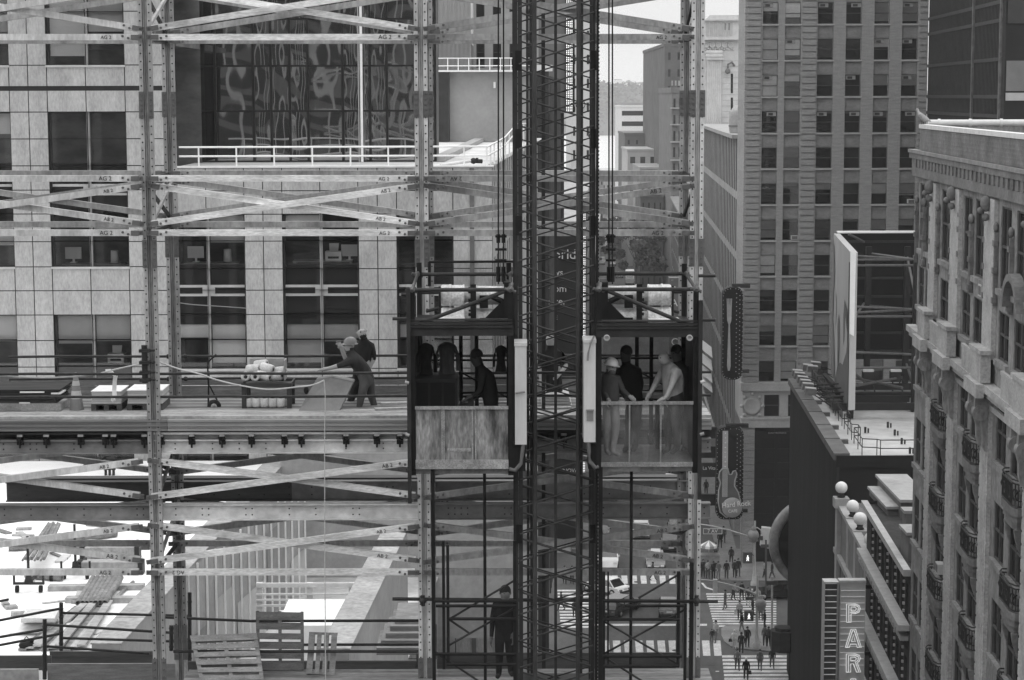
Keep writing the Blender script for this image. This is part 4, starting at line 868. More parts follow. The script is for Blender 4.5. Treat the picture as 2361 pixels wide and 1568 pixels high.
wp = thing('white_pole', 'thin white vertical pole in front of the glass wing', 'pole', P(835, 374, YG-.6)); mb = MB(); q = P(835, 374, YG-.6); mb.tube((q.x, q.y, TZ), (q.x, q.y, P(835, -60, YG).z), .055, 8); mb.build('pole', WHITE, wp)
mb = MB(); mb.tube((q.x-.11, q.y, TZ), (q.x-.11, q.y, P(835, -60, YG).z), .025, 6); mb.build('rail_track', gm('grey_track', .35, .4, .1, 4), wp)
# penthouse and buildings beyond the terrace
YPH = 118.0
ph = thing('roof_penthouse', 'grey flat walled plant room with white railing on its roof beyond the terrace', 'penthouse', (P(1090, 300, YPH).x, YPH, TZ))
xa, xm, xb = P(960, 300, YPH).x, P(1037, 300, YPH).x, side_pt(YPH, 0).x-.3; z1 = P(1090, 166, YPH).z
mb = MB(); mb.box((xm, YPH, TZ), (xb, YPH+8, z1)); mb.build('wall', gm('penthouse_render', .30, .85, .12, .8, fine=.04), ph)
mb = MB(); mb.box((xa, YPH-.5, TZ), (xm-.02, YPH+8, z1)); 
for k in range(24): X = xa+(xm-xa)*k/24; mb.box((X, YPH-.56, TZ), (X+.04, YPH-.501, z1))
mb.build('louvre_wall', gm('dark_louvre', .06, .7, .2, 2), ph)
mb = MB(); mb.box((xa-.1, YPH-.6, z1), (xb+.1, YPH+8, z1+.1)); mb.build('coping', WHITE, ph)
mb = MB(); mb.box((P(1137, 0, YPH-.2).x, YPH-.2, P(0, 206, YPH).z), (P(1142, 0, YPH).x, YPH-.005, P(0, 192, YPH).z)); mb.build('wall_lamp', WHITE, ph)
for dz in (.35, .78):
    mb = MB(); mb.tube((xa, YPH+.2, z1+dz), (xb, YPH+.2, z1+dz), .03, 6); mb.build('rail', WHITE, ph)
for k in range(12): X = xa+(xb-xa)*k/11; mb = MB(); mb.tube((X, YPH+.2, z1+.1), (X, YPH+.2, z1+.78), .025, 6); mb.build('rail_post', WHITE, ph)
rb_ = thing('ribbed_building', 'pale building of thin vertical ribs rising behind the plant room', 'building', (P(1045, 100, 135).x, 135, 0))
mb = MB(); a, b = P(985, 100, 135).x, P(1087, 100, 135).x; zt, zm = P(0, -60, 135).z, P(0, 104, 135).z
mb.box((a, 135, zm), (b, 150, zt), 1); mb.box((a, 135.02, 0), (b, 150, zm), 0); mb.build('wall', [gm('ribbed_grey', .17, .7, .2, 1), gm('pale_ribbed_panel', .72, .7, .08, 1)], rb_)
mb = MB(); n = 34
for k in range(n): X = a+(b-a)*k/n; mb.box((X, 134.9, 20), (X+.05, 134.99, zt))
mb.build('ribs', gm('rib_grey', .30, .6, .1, 2), rb_)
def tower(name, label, x0, x1, ytop, Y, dep, cols, rows, m, mw, zb=0.0, wfrac=(.55, .6), frame=None, cat='building', cap=None, yref=400):
    T = thing(name, label, cat, (P((x0+x1)/2, yref, Y).x, Y, zb)); a, b = P(x0, yref, Y).x, P(x1, yref, Y).x; z1 = P((x0+x1)/2, ytop, Y).z
    us = [a]; cw = (b-a)/cols
    for i in range(cols): us += [a+cw*(i+.5-wfrac[0]/2), a+cw*(i+.5+wfrac[0]/2)]
    us.append(b); fl, zs = rows, [zb]; z = z1-fl*.35; lv = []
    while z-fl > zb: lv += [(z-fl*wfrac[1], z)]; z -= fl
    for p, q in lv[::-1]: zs += [p, q]
    zs.append(z1); hs = {(2*i+1, 2*j+1) for i in range(cols) for j in range(len(lv))}
    mb = MB(); mb.grid((0, Y, 0), (1, 0, 0), (0, -1, 0), us, zs, hs, .25); mb.quad((b, Y, zb), (b, Y+dep, zb), (b, Y+dep, z1), (b, Y, z1)); mb.quad((a, Y+dep, zb), (a, Y, zb), (a, Y, z1), (a, Y+dep, z1)); mb.quad((a, Y, z1), (b, Y, z1), (b, Y+dep, z1), (a, Y+dep, z1)); mb.build('wall', m, T)
    w, h = cw*wfrac[0], fl*wfrac[1]; mb = MB(); f = .06
    for p, q, r_, s_ in ((-w/2, -w/2+f, 0, h), (w/2-f, w/2, 0, h), (-w/2+f, w/2-f, 0, f), (-w/2+f, w/2-f, h-f, h), (-w/2+f, w/2-f, h*.5-.03, h*.5+.03)): mb.box((p, 0, r_), (q, .06, s_))
    fm = mesh_of(mb, frame or BRONZE); mb = MB(); mb.quad((-w/2+f, .04, f), (w/2-f, .04, f), (w/2-f, .04, h-f), (-w/2+f, .04, h-f)); pm = mesh_of(mb, mw); cnt = 0
    for j in range(len(lv)-1, -1, -1):
        for i in range(cols):
            zc = zs[2*j+1]; sy = P(0, 0, 1).z
            if cnt >= 95: break
            cnt += 1; o = part_inst('window', fm, T, (a+cw*(i+.5), Y+.18, zc)); sub_inst('pane', pm, o)
    if cap: mb = MB(); mb.box((a-.2, Y-.2, z1), (b+.2, Y+dep, z1+cap)); mb.build('cornice', m, T)
    return T
DPANE = glass('dark_pane', .02, fac=.02)
tower('stone_tower', 'pale stone tower with dark square windows behind the plant room railing', 1090, 1242, -70, 142, 20, 4, 3.35, gm('pale_tower_stone', .34, .8, .1, 1), DPANE, zb=20, wfrac=(.5, .62))
# ---------------------------------------------------------------- ground, streets, river, far shore
ASPH = gm('asphalt', .085, .85, .3, .25, (1, .35, 1), fine=.12); PAVE = gm('sidewalk_concrete', .20, .85, .2, .5, fine=.12)
PAINT = gm('worn_road_paint', .60, .7, .25, 1.1, fine=.25, lo=.35)
gx0 = gm('city_ground', .13, .9, .3, .02)
mb = MB(); mb.quad((-700, -80, -.02), (900, -80, -.02), (900, 1265, -.02), (-700, 1265, -.02)); tag(mb.build('ground', gx0), kind='structure')
mb = MB(); mb.quad((-60, 120, .002), (90, 120, .002), (90, 206, .002), (-60, 206, .002)); tag(mb.build('avenue', ASPH), kind='structure')
sp_ = lambda Y, d: (TS*Y+d, Y)
mb = MB(); mb.add([(*sp_(206, -2.2), .002), (*sp_(206, 10.3), .002), (*sp_(1240, 10.3), .002), (*sp_(1240, -2.2), .002)], [(0, 1, 2, 3)]); tag(mb.build('side_street', ASPH), kind='structure')
def slab(name, pts, h=.14, m=PAVE):
    mb = MB(); n = len(pts); mb.prism([(p[0], p[1], .0) for p in pts], (0, 0, h)); return tag(mb.build(name, m), kind='structure')
slab('sidewalk', [G(1660, 1305)[:2], G(1640, 1318)[:2], G(1652, 1339)[:2], G(1690, 1341)[:2], G(1800, 1342)[:2], G(2050, 1342)[:2], (60, 206), sp_(206, 12.4), sp_(320, 12.4), sp_(320, 9.6)])
slab('sidewalk', [G(1663, 1452)[:2], G(1663, 1468)[:2], G(1670, 1482)[:2], G(1685, 1493)[:2], G(1710, 1499)[:2], G(1770, 1504)[:2], G(1900, 1512)[:2], G(2100, 1512)[:2], G(2100, 1450)[:2], G(1690, 1444)[:2], G(1672, 1446)[:2]])
slab('sidewalk', [sp_(206, -4.4), sp_(206, -2.4), sp_(700, -2.4), sp_(700, -4.4)])
def mark(name, pts):
    mb = MB()
    for q in pts: mb.poly([p+Vector((0, 0, .006)) for p in q])
    return tag(mb.build(name, PAINT), kind='structure')
def zebra_v(x0, pitch, w, n, yt, yb, sh, drop=()):
    return [[G(x0+i*pitch+sh*(1-0), yb), G(x0+i*pitch+sh+w, yb), G(x0+i*pitch+w, yt), G(x0+i*pitch, yt)] for i in range(n) if i not in drop]
mark('crosswalk_marking', zebra_v(1388, 22, 13.5, 9, 1322, 1346, 2))
mark('crosswalk_marking', zebra_v(1387, 25.7, 17, 11, 1477, 1512, 3))
mark('crosswalk_marking', [[G(1628+(y-1368)*.25, y+3.2), G(1790, y+3.2+.2), G(1790, y+.2), G(1628+(y-1368)*.25, y)] for y in [1368+5.7*i for i in range(14)]])
mark('crosswalk_marking', [[G(1665+(y-1511)*.1, y+5.2), G(1850, y+5.2), G(1850, y), G(1665+(y-1511)*.1, y)] for y in [1511+8.6*i for i in range(9)]])
mark('crosswalk_marking', [[G(1285+(y-1360)*.1, y+3.4), G(1366, y+3.4), G(1366, y), G(1285+(y-1360)*.1, y)] for y in [1360+7*i for i in range(13)]])
mark('stop_line', [[G(1370, 1443), G(1630, 1443), G(1630, 1438.5), G(1370, 1438.5)]])
mark('lane_line', [[G(1616, 1344), G(1626, 1356), G(1650, 1363), G(1652, 1361), G(1630, 1354), G(1621, 1344)], [G(1650, 1547), G(1658, 1547), G(1658, 1549), G(1650, 1549)], [G(1445, 1535), G(1452, 1535), G(1452, 1537), G(1445, 1537)]])
mb = MB()                              # manholes
for x, y in ((1560, 1500), (1470, 1342), (1640, 1532), (1600, 1452)): p = G(x, y); mb.lathe(p+Vector((0, 0, .003)), [(.38, 0), (.38, .008)], 16)
tag(mb.build('manhole_covers_on_road', gm('manhole_iron', .05, .5, .3, 6)), kind='structure')
WATER = gm('river_water', .52, .35, .06, .02, (1, .1, 1), spec=.4)
mb = MB(); mb.quad((-1500, 1265, -1.2), (2600, 1265, -1.2), (2600, 2600, -1.2), (-1500, 2600, -1.2)); tag(mb.build('river', WATER), kind='structure')
HILL = gm('wooded_hillside', .07, .95, .5, .02, detail=10, lo=.35, hi=.65)
mb = MB(); nx, ny = 90, 10; vs = []       # palisade across the river
for j in range(ny+1):
    for i in range(nx+1):
        t = j/ny; X = -600+2400*i/nx; base = 56+5*math.sin(X*.011)+4*math.sin(X*.031+1)
        z = -1.2+base*min(1, (t*1.5))**.8+random.uniform(-2.2, 2.2)*(t > 0); vs.append((X+random.uniform(-6, 6), 2480+t*230+random.uniform(-8, 8), z))
mb.add(vs, [(j*(nx+1)+i, j*(nx+1)+i+1, (j+1)*(nx+1)+i+1, (j+1)*(nx+1)+i) for j in range(ny) for i in range(nx)], 0, False); tag(mb.build('hills', HILL), kind='structure')
LEAF = [gm('leaf_dark', .045, .8, .4, .4), gm('leaf_mid', .075, .8, .4, .4), gm('leaf_pale', .11, .8, .4, .4)]
mb = MB()                              # woods covering the far slope: many small leaf faces, nobody could count them
rnd = random.Random(3)
for k in range(5200):
    X = rnd.uniform(60, 520); t = rnd.random()**.8; Y = 2475+t*225; z = -1+56*min(1, t*1.5)**.8+rnd.uniform(0, 7 if t < .85 else 10); r = rnd.uniform(1.5, 4)
    a = rnd.uniform(0, 3.1); u = Vector((math.cos(a), math.sin(a)*.4, rnd.uniform(-.3, .3)))*r; v = Vector((rnd.uniform(-.3, .3), .3, 1))*r*.8; c = Vector((X, Y, z))
    mb.add([c-u, c+v*.7, c+u, c-v*.6], [(0, 1, 2, 3)], rnd.randrange(3))
tag(mb.build('woods', LEAF), 'hazy woods covering the far bank of the river', 'woods', kind='stuff')
def house(x, y0, y1, w, Y, label, m, gable=True):
    T = thing('house', label, 'house', P(x, y1, Y), 'houses on the far ridge'); X = P(x, y1, Y).x; W = w*Y/F/2; z0, z1 = P(x, y1, Y).z, P(x, y0, Y).z; zr = z1-(z1-z0)*.3 if gable else z1
    mb = MB(); mb.box((X-W, Y, z0-8), (X+W, Y+9, zr)); mb.build('wall', m, T)
    mb = MB()
    if gable: mb.prism([(X-W*1.1, Y-.4, zr+.02), (X+W*1.1, Y-.4, zr+.02), (X, Y-.4, z1)], (0, 10, 0))
    else: mb.box((X-W*1.05, Y-.4, zr), (X+W*1.05, Y+9.4, zr+.6))
    mb.build('roof', gm('roof_grey', .3, .8, .1, .3), T)
    for i in (-1, 0, 1):
        for fz in ((.15, .42) if not gable else (.2, .5)):
            mb = MB(); q = X+i*W*.58; z = z0+(zr-z0)*fz; mb.box((q-W*.14, Y-.15, z), (q+W*.14, Y-.01, z+(zr-z0)*.22)); mb.build('window', gm('far_window', .12, .4, .1, 1), T)
HW = gm('white_house', .8, .7, .05, .3)
house(1425, 184, 206, 17, 2660, 'white flat roofed house on the far ridge, leftmost of the row', HW, False); house(1450, 184, 208, 20, 2650, 'white gabled house with porch on the far ridge beside the flat roofed one', HW); house(1477, 189, 203, 21, 2660, 'pale gabled house on the far ridge, third from left', HW); house(1501, 189, 202, 20, 2665, 'pale gabled house on the far ridge beside the dark tower', HW)
def tree(x, yb, yt, w, Y, label, n=900, seed=1, leafr=.28, group='trees along the far street', z0=0.0):
    r = random.Random(seed); T = thing('street_tree', label, 'tree', (P(x, yb, Y).x, Y, z0), group); X = P(x, yb, Y).x; z1 = P(x, yt, Y).z; h = z1-z0; W = w*Y/F/2
    mb = MB(); mb.tube((X, Y, z0), (X+.1, Y, z0+h*.38), .22, 7, 0, .15)
    for k in range(7):
        a = k*.9; e = Vector((X+math.cos(a)*W*.6, Y+math.sin(a)*W*.6, z0+h*(.6+.05*(k % 4)))); mb.tube((X+.1, Y, z0+h*(.3+.02*k)), e, .09, 5, 0, .03)
    mb.build('trunk', gm('bark', .05, .9, .3, 3), T)
    cl = [(Vector((X+r.gauss(0, .45)*W, Y+r.gauss(0, .45)*W, z0+h*(.62+r.gauss(0, .15)))), r.uniform(.22, .42)*W, r.randrange(3)) for _ in range(26)]
    mb = MB()
    for k in range(n):
        c, rr, mi = r.choice(cl); d = Vector((r.gauss(0, 1), r.gauss(0, 1), r.gauss(0, .8))); d = d.normalized()*rr*r.uniform(.55, 1.05); c = c+d
        if c.z > z1: c.z = z1-r.random()*.6
        s = leafr*r.uniform(.6, 1.5); a, b = frame_of(Vector((r.gauss(0, 1), r.gauss(0, 1), r.gauss(0, 1)+.6))); mb.add([c-a*s, c+b*s*.7, c+a*s, c-b*s*.7], [(0, 1, 2, 3)], mi if r.random() < .8 else r.randrange(3))
    mb.build('crown', LEAF, T)
tree(1466, 640, 476, 85, 470, 'tall dense tree in the middle of the far street trees beside the lamp', 5200, 5, .34)
tree(1405, 640, 470, 60, 520, 'dark tree left of the tall middle tree in the far street', 3000, 6, .36)
tree(1508, 650, 468, 52, 440, 'darker tree right of the tall middle tree by the grey buildings', 3000, 7, .32)
tree(1440, 560, 425, 60, 640, 'small pale tree far down the street above the others', 2200, 8, .45)
# ---------------------------------------------------------------- brick tower on the far corner
BRICK = gm('tan_grey_brick', .29, .9, .18, 2.2, (.4, .4, 2.6), fine=.28); BRICKS = gm('brick_spandrel', .235, .9, .2, .8, (1, 1, 1.6), fine=.1); LIME = gm('pale_limestone', .38, .8, .14, .8, fine=.08)
YB = 200.0; yb = 230
bx = lambda x: P(x, yb, YB).x
bz = lambda y: P(1900, y, YB).z
bt = thing('brick_tower', 'tall tan brick tower with six columns of sash windows and quoined piers', 'building', (bx(1900), YB, 0))
b_cols = [(1757, 1793), (1808, 1845), (1883, 1920), (1948, 1985), (2013, 2049), (2077, 2114)]
b_rows = [(-79, -29), (5, 55), (89, 138), (172, 222), (256, 306), (340, 388), (423, 471), (506, 554), (588, 636), (669, 718), (751, 797), (833, 880)]
us = [bx(1720)]
for a, b in b_cols: us += [bx(a), bx(b)]
us.append(bx(2137)); z_lo, z_hi = bz(882), bz(-130)
mb = MB(); mb.grid((0, YB, 0), (1, 0, 0), (0, -1, 0), us, [z_lo, bz(881), bz(-84), z_hi], {(2*i+1, 1) for i in range(6)}, .22)
wz = [z_lo+.02]
for a, b in b_rows[::-1]: wz += [bz(b), bz(a)]
wz.append(bz(-84))
for i in range(6): mb.grid((0, YB+.2, 0), (1, 0, 0), (0, -1, 0), [us[2*i+1], us[2*i+2]], wz, {(0, 2*j+1) for j in range(12)}, .22, 1)
b0 = Vector((us[0], YB, 0)); mb.quad(b0+ud*13+Vector((0, 0, z_lo)), b0+Vector((0, 0, z_lo)), b0+Vector((0, 0, z_hi)), b0+ud*13+Vector((0, 0, z_hi)))
mb.quad((us[-1], YB, 0), (us[-1], YB+20, 0), (us[-1], YB+20, z_hi), (us[-1], YB, z_hi)); mb.build('wall', [BRICK, BRICKS], bt)
for x0, x1 in ((1721, 1752), (1848, 1880), (2117, 2136)):   # quoins, sills, panel frames
    mb = MB(); z = z_lo+.1
    while z < z_hi: mb.box((bx(x0), YB-.15, z), (bx(x1), YB-.002, z+.47)); z += .605
    mb.build('quoin_pier', BRICK, bt)
mb = MB()
z = z_lo+.1
while z < z_hi:                        # quoins turn the corner
    q = b0-nd*.15+Vector((0, 0, z)); mb.obox(q, ud*1.4, nd*.146, (0, 0, .47)); z += .605
mb.build('corner_quoins', BRICK, bt)
for i in range(6):
    for a, b in b_rows: mb = MB(); mb.box((us[2*i+1]-.06, YB-.05, bz(b)-.16), (us[2*i+2]+.06, YB+.3, bz(b))); mb.build('sill', LIME, bt)
for i in range(6):
    for j, (a, b) in enumerate(b_rows[:-1]):
        mb = MB(); z0, z1 = bz(b_rows[j+1][0])+.12, bz(b)-.3; x0, x1 = us[2*i+1]+.12, us[2*i+2]-.12
        for p, q in (((x0, z0), (x1, z0+.05)), ((x0, z1-.05), (x1, z1)), ((x0, z0+.05), (x0+.05, z1-.05)), ((x1-.05, z0+.05), (x1, z1-.05))): mb.box((p[0], YB+.165, p[1]), (q[0], YB+.199, q[1]))
        mb.build('spandrel_panel', BRICKS, bt)
W, H = us[2]-us[1], bz(5)-bz(55); f = .05; mb = MB()
for p, q, r_, s_ in ((-W/2, -W/2+f, 0, H), (W/2-f, W/2, 0, H), (-W/2+f, W/2-f, 0, f), (-W/2+f, W/2-f, H-f, H), (-W/2+f, W/2-f, H*.49-.03, H*.49+.03)): mb.box((p, 0, r_), (q, .09, s_))
SASH_AND_SHADE = gm('dark_sash_and_recess_shade', .07, .5, .2, 3); fm = mesh_of(mb, SASH_AND_SHADE)
mb = MB(); mb.quad((-W/2+f, .05, f), (W/2-f, .05, f), (W/2-f, .05, H-f), (-W/2+f, .05, H-f)); pm = mesh_of(mb, glass('tower_pane', None, fac=.02))
mb = MB(); mb.box((-W/2, .45, -.1), (W/2, .5, H+.1)); km = mesh_of(mb, gm('room_dark', .015, .9, .6, .7))
BL = {}
def blind_mesh(h, v):
    k = (round(h, 1), v)
    if k not in BL: m_ = MB(); m_.box((-W/2+f, .14, H-f-(H-2*f)*k[0]), (W/2-f, .15, H-f)); BL[k] = mesh_of(m_, gm('tower_blind_%d' % int(v*100), min(.9, v*1.5), .85, .1, 2))
    return BL[k]
mb = MB(); mb.box((-.33, -.35, 0), (.33, .1, .42)); mb.box((-.27, -.36, .05), (.27, -.351, .37), 1); acm = None
o_ = mb.build('m', [gm('ac_case', .45, .6, .1, 4), gm('ac_grille', .12, .6, .2, 8)]); acm = o_.data; bpy.data.objects.remove(o_)
mb = MB(); mb.box((-.45, .02, 0), (.45, .09, .38)); mb.box((-.3, .0, .06), (.15, .019, .3), 1); o_ = mb.build('m', [gm('vent_panel', .3, .6, .1, 4), gm('vent_dark', .05, .6, .2, 8)]); vpm = o_.data; bpy.data.objects.remove(o_)
rb2 = random.Random(11); SPEC = {(1, 0): (.4, .75), (1, 1): (.7, .8), (2, 0): (1, .5), (2, 1): (.85, .55), (3, 0): (1, .6), (3, 1): (.3, .45), (8, 0): (.95, .85), (7, 0): (.9, .25), (11, 1): (.9, .5), (6, 4): (.5, .45), (6, 5): (.6, .3), (5, 0): None, (5, 2): None, (5, 3): None, (5, 4): None, (5, 5): None, (1, 4): (.9, .25), (1, 5): (.95, .25), (2, 4): (.4, .5)}
for j, (a, b) in enumerate(b_rows[1:], 1):
    for i in range(6):
        w = part_inst('window', fm, bt, ((us[2*i+1]+us[2*i+2])/2, YB+.3, bz(b)+.01)); w.scale.z = (bz(a)-bz(b))/H; w.scale.x = (us[2*i+2]-us[2*i+1])/W
        sub_inst('pane', pm, w); sub_inst('room', km, w)
        sp2 = SPEC.get((j, i), (rb2.choice((.1, .3, .5, .5, .9, .0)), rb2.choice((.05, .09, .16, .3))))
        if sp2 and sp2[0]: sub_inst('blind', blind_mesh(*sp2), w)
        if (j, i) in ((6, 5), (7, 1)): sub_inst('air_conditioner', acm, w, (.4, -.05, .05))
        elif j < 5 and rb2.random() < .6: sub_inst('vent_panel', vpm, w, (rb2.choice((-.2, .2)), -.02, H-.48))
# base of the tower: bands, pale second storey, dark shopfront
mb = MB(); Zb = [bz(y) for y in (900, 882)]
mb.box((us[0]-.25, YB-.45, Zb[0]), (us[-1], YB+1, Zb[1]+.02)); mb.box((us[0]-.1, YB-.2, bz(985)), (us[-1], YB+1, bz(963))); mb.box((us[0]-.2, YB-.3, bz(966)), (us[-1], YB+1, bz(962)))
mb.build('band_course', LIME, bt)
b2 = [us[0], bx(1770), bx(1806), bx(1826), bx(1862), bx(1890), bx(1926), bx(1950), us[-1]]
mb = MB(); mb.grid((0, YB-.05, 0), (1, 0, 0), (0, -1, 0), b2, [bz(963), bz(960), bz(910), bz(900)], {(1, 1), (3, 1), (5, 1)}, .3); mb.obox(b0+Vector((0, 0, bz(985))), ud*13, nd*.1, (0, 0, bz(882)-bz(985))); mb.build('second_storey', LIME, bt)
for k in (1, 3, 5):
    mb = MB(); x0, x1 = b2[k], b2[k+1]; mb.box((x0, YB+.2, bz(935)-.05), (x1, YB+.26, bz(935)+.05)); mb.box((x0, YB+.2, bz(960)), (x0+.08, YB+.26, bz(910))); mb.box((x1-.08, YB+.2, bz(960)), (x1, YB+.26, bz(910))); w = mb.build('window', SASH_AND_SHADE, bt)
    mb = MB(); mb.quad((x0, YB+.245, bz(960)), (x1, YB+.245, bz(960)), (x1, YB+.245, bz(910)), (x0, YB+.245, bz(910))); mb.build('pane', DPANE, w)
mb = MB(); c = P(1734, 936, YB-.08); mb.lathe(c, [(.9, 0), (.95, .05), (.7, .12), (.6, .06), (.0, .12)], 18, 0, (0, -1, 0))
for k in range(8): mb.ball(c+Vector((1.05*math.cos(k*.785), -.05, 1.25*math.sin(k*.785))), .2, 6)
mb.build('cartouche', LIME, bt)
mb = MB(); x0, x1 = bx(1722), bx(1749); mb.box((us[0], YB+.2, 0), (x0, YB+1, bz(985))); z = .2
mb.box((x0, YB, 0), (x1, YB+1, bz(985)), 0)
while z < bz(990): mb.box((x0+.03, YB-.08, z), (x1-.03, YB-.001, z+.62)); z += .7
mb.build('corner_pier', BRICK, bt)
SHOP = gm('black_shopfront', .014, .5, .3, 2); mb = MB(); mb.box((x1, YB+.1, 0), (us[-1], YB+.6, bz(985)-.01))
for y in (1000, 1040, 1072, 1110, 1150, 1190): mb.box((x1, YB+.0, bz(y)), (us[-1], YB+.099, bz(y)+.25))
for x in (1796, 1840): mb.box((bx(x), YB-.02, 0), (bx(x)+.3, YB-.001+.1, bz(988)))
mb.build('shopfront', SHOP, bt)
tx = lambda s, x, y, Y, hpx, m, par, wscale=1.0: text(s, hpx*Y/F/.72, m, par, P(x, y, Y), (1, 0, 0), (0, 0, 1), .01, wscale)
LET = gm('pale_sign_letters', .72, .6, .08, 5); LETD = gm('dim_sign_letters', .35, .6, .1, 5)
tx('DAKTRONICS', 1771, 1000, YB-.1, 3.6, LETD, bt, 1.35)
for x0, x1, y0, y1 in ((1756, 1794, 1010, 1034), (1800, 1830, 1010, 1034), (1756, 1794, 1082, 1106), (1800, 1830, 1082, 1106)):
    mb = MB(); mb.quad(P(x0, y1, YB+.09), P(x1, y1, YB+.09), P(x1, y0, YB+.09), P(x0, y0, YB+.09)); mb.build('shop_pane', DPANE, bt)
# side of the tower along the street
mb = MB(); n = 7
zs2 = [z_lo]; z = z_lo+.8
while z < z_hi-3: zs2 += [z, z+2.1]; z += 3.52
ysd = [1.4]+[v for k in range(5) for v in (1.9+k*2.2, 3.1+k*2.2)]+[13]
mb = MB(); hs = {(2*i+1, 2*j+1) for i in range(5) for j in range(len(zs2)//2)}; mb.grid(b0-nd*.02, ud, -nd, ysd, zs2, hs, .3); mb.build('street_side_wall', BRICK, bt)
mb = MB(); mb.quad(b0+ud*1.4+nd*.25+Vector((0, 0, z_lo)), b0+ud*13+nd*.25+Vector((0, 0, z_lo)), b0+ud*13+nd*.25+Vector((0, 0, z_hi)), b0+ud*1.4+nd*.25+Vector((0, 0, z_hi))); mb.build('street_side_panes', DPANE, bt)
# lower colonnaded wing along the street
CR_ = us[0]-TS*YB
def rowhouse(name, label, Y0, Y1, ztop, bays, floors, m, wfrac=.5, c=CR_, z0=0.0, wm=None, corn=.4, left=False, depth=20, zbase=0):
    T = thing(name, label, 'building', (c+TS*Y0, Y0, 0)); n_ = nd if left else -nd; O = Vector((c+TS*Y0, Y0, 0)); Lg = (Y1-Y0)/ud.y; bw_ = Lg/bays
    us_ = [0]+[v for i in range(bays) for v in (bw_*(i+.5-wfrac/2), bw_*(i+.5+wfrac/2))]+[Lg]; fh = (ztop-4.5)/floors
    zs_ = [0, 4.5]+[v for j in range(floors) for v in (4.5+fh*j+fh*.06, 4.5+fh*j+fh*.93)]+[ztop]; hs_ = {(2*i+1, 2*j+2) for i in range(bays) for j in range(floors)}
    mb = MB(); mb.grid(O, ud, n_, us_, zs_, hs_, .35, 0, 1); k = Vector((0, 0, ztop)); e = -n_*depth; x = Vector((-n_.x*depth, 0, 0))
    mb.quad(O, O+x, O+x+k, O+k); mb.quad(O+k, O+ud*Lg+k, O+ud*Lg+x+k, O+x+k); mb.build('wall', [m, SASH_AND_SHADE], T)  # dark reveal colour: shade of the window recesses put into the material
    mb = MB(); q = O-n_*.3; mb.quad(q, q+ud*Lg, q+ud*Lg+k*.98, q+k*.98); mb.build('panes', wm or DPANE, T)
    mb = MB(); mb.obox(O+Vector((0, 0, ztop-corn)), ud*Lg, n_*.6, (0, 0, corn)); mb.obox(O+Vector((0, 0, 4.3)), ud*Lg, n_*.25, (0, 0, .35))
    for i in range(bays+1): mb.obox(O+ud*min(bw_*i, Lg-.35), ud*.35, n_*.02, (0, 0, ztop-corn))
    mb.build('cornice', m, T); return T
STN = gm('street_stone', .32, .85, .2, .6, fine=.1); STD = gm('sooty_stone', .15, .85, .25, .6, fine=.1); STW = gm('cream_terracotta', .55, .75, .12, 1.2, fine=.08)
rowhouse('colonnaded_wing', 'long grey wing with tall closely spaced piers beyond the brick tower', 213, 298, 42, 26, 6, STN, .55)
mb = MB()
ro = thing('round_roof_tank', 'grey barrel shaped roof tank at the end of the colonnaded wing', 'tank', side_pt(222, 42, CR_, 1.5)); mb.lathe(side_pt(222, 42, CR_, 1.6), [(1.9, 0), (2.0, .3), (2.0, 2.2), (1.5, 2.9), (.2, 3.1)], 18); mb.build('drum', STN, ro); mb = MB(); mb.lathe(side_pt(222, 42, CR_, 1.6), [(2.08, .7), (2.08, .85)], 18, caps=False); mb.build('hoop', STD, ro)
# terracotta tower with fluted pilaster and arcade cornice
YT = 300.0; tt = thing('terracotta_tower', 'cream terracotta building with fluted corner pilaster, scrolled capital and arched cornice', 'building', (P(1650, 400, YT).x, YT, 0))
wx = lambda x: P(x, 200, YT).x
wzz = lambda y: P(1650, y, YT).z
mb = MB(); mb.box((wx(1620), YT, 0), (wx(1760), YT+25, wzz(92))); mb.build('wall', STW, tt)
mb = MB(); mb.box((wx(1618), YT-.9, wzz(92)), (wx(1760), YT+25, wzz(86))); mb.box((wx(1619), YT-.4, wzz(86)), (wx(1760), YT+25, wzz(48))); mb.box((wx(1617), YT-.8, wzz(48)), (wx(1760), YT+25, wzz(45))); mb.prism([(wx(1625), YT-.2, wzz(45)), (wx(1760), YT-.2, wzz(45)), (wx(1760), YT-.2, wzz(35)), (wx(1634), YT-.2, wzz(35))], (0, 20, 0)); mb.build('cornice', STW, tt)
for k in range(5):
    x = 1628+k*14; mb = MB(); c = P(x, 104, YT-.05)
    mb.lathe(c, [(.42, -.1), (.42, .25), (.28, .3), (.28, .1)], 14, 0, (0, -1, 0)); mb.build('arch', STW, tt)
mb = MB()
for k in range(14): mb.ball(P(1622+k*5.3, 112+2*(k % 2), YT-.1), .18, 6)
for k in range(16): x = 1631+(k % 8)*4.6; mb.ball(P(x, 121+(k//8)*8, YT-.5), .3, 6, 0, (1, .7, 1.2))
mb.box((wx(1628), YT-.8, wzz(138)), (wx(1668), YT-.0, wzz(134))); mb.build('capital', STW, tt)
mb = MB()
for k in range(7): X = wx(1632+k*4.7); mb.tube((X, YT-.2, wzz(290)), (X, YT-.2, wzz(138)), .19, 8)
mb.box((wx(1630), YT-.55, wzz(302)), (wx(1664), YT+.0, wzz(290))); mb.build('pilaster', STW, tt)
mb = MB(); c = P(1679, 61, YT-.42); mb.box((c.x-.5, c.y, c.z-.5), (c.x+.5, c.y+.06, c.z+.5)); mb.build('panel', STD, tt)
mb = MB(); mb.box((wx(1619), YT-.7, wzz(309)), (wx(1700), YT-.0, wzz(302)))
for k in range(9): mb.box((wx(1620+k*5), YT-.55, wzz(320)), (wx(1622+k*5), YT-.0, wzz(309)))
mb.build('ledge', STW, tt)
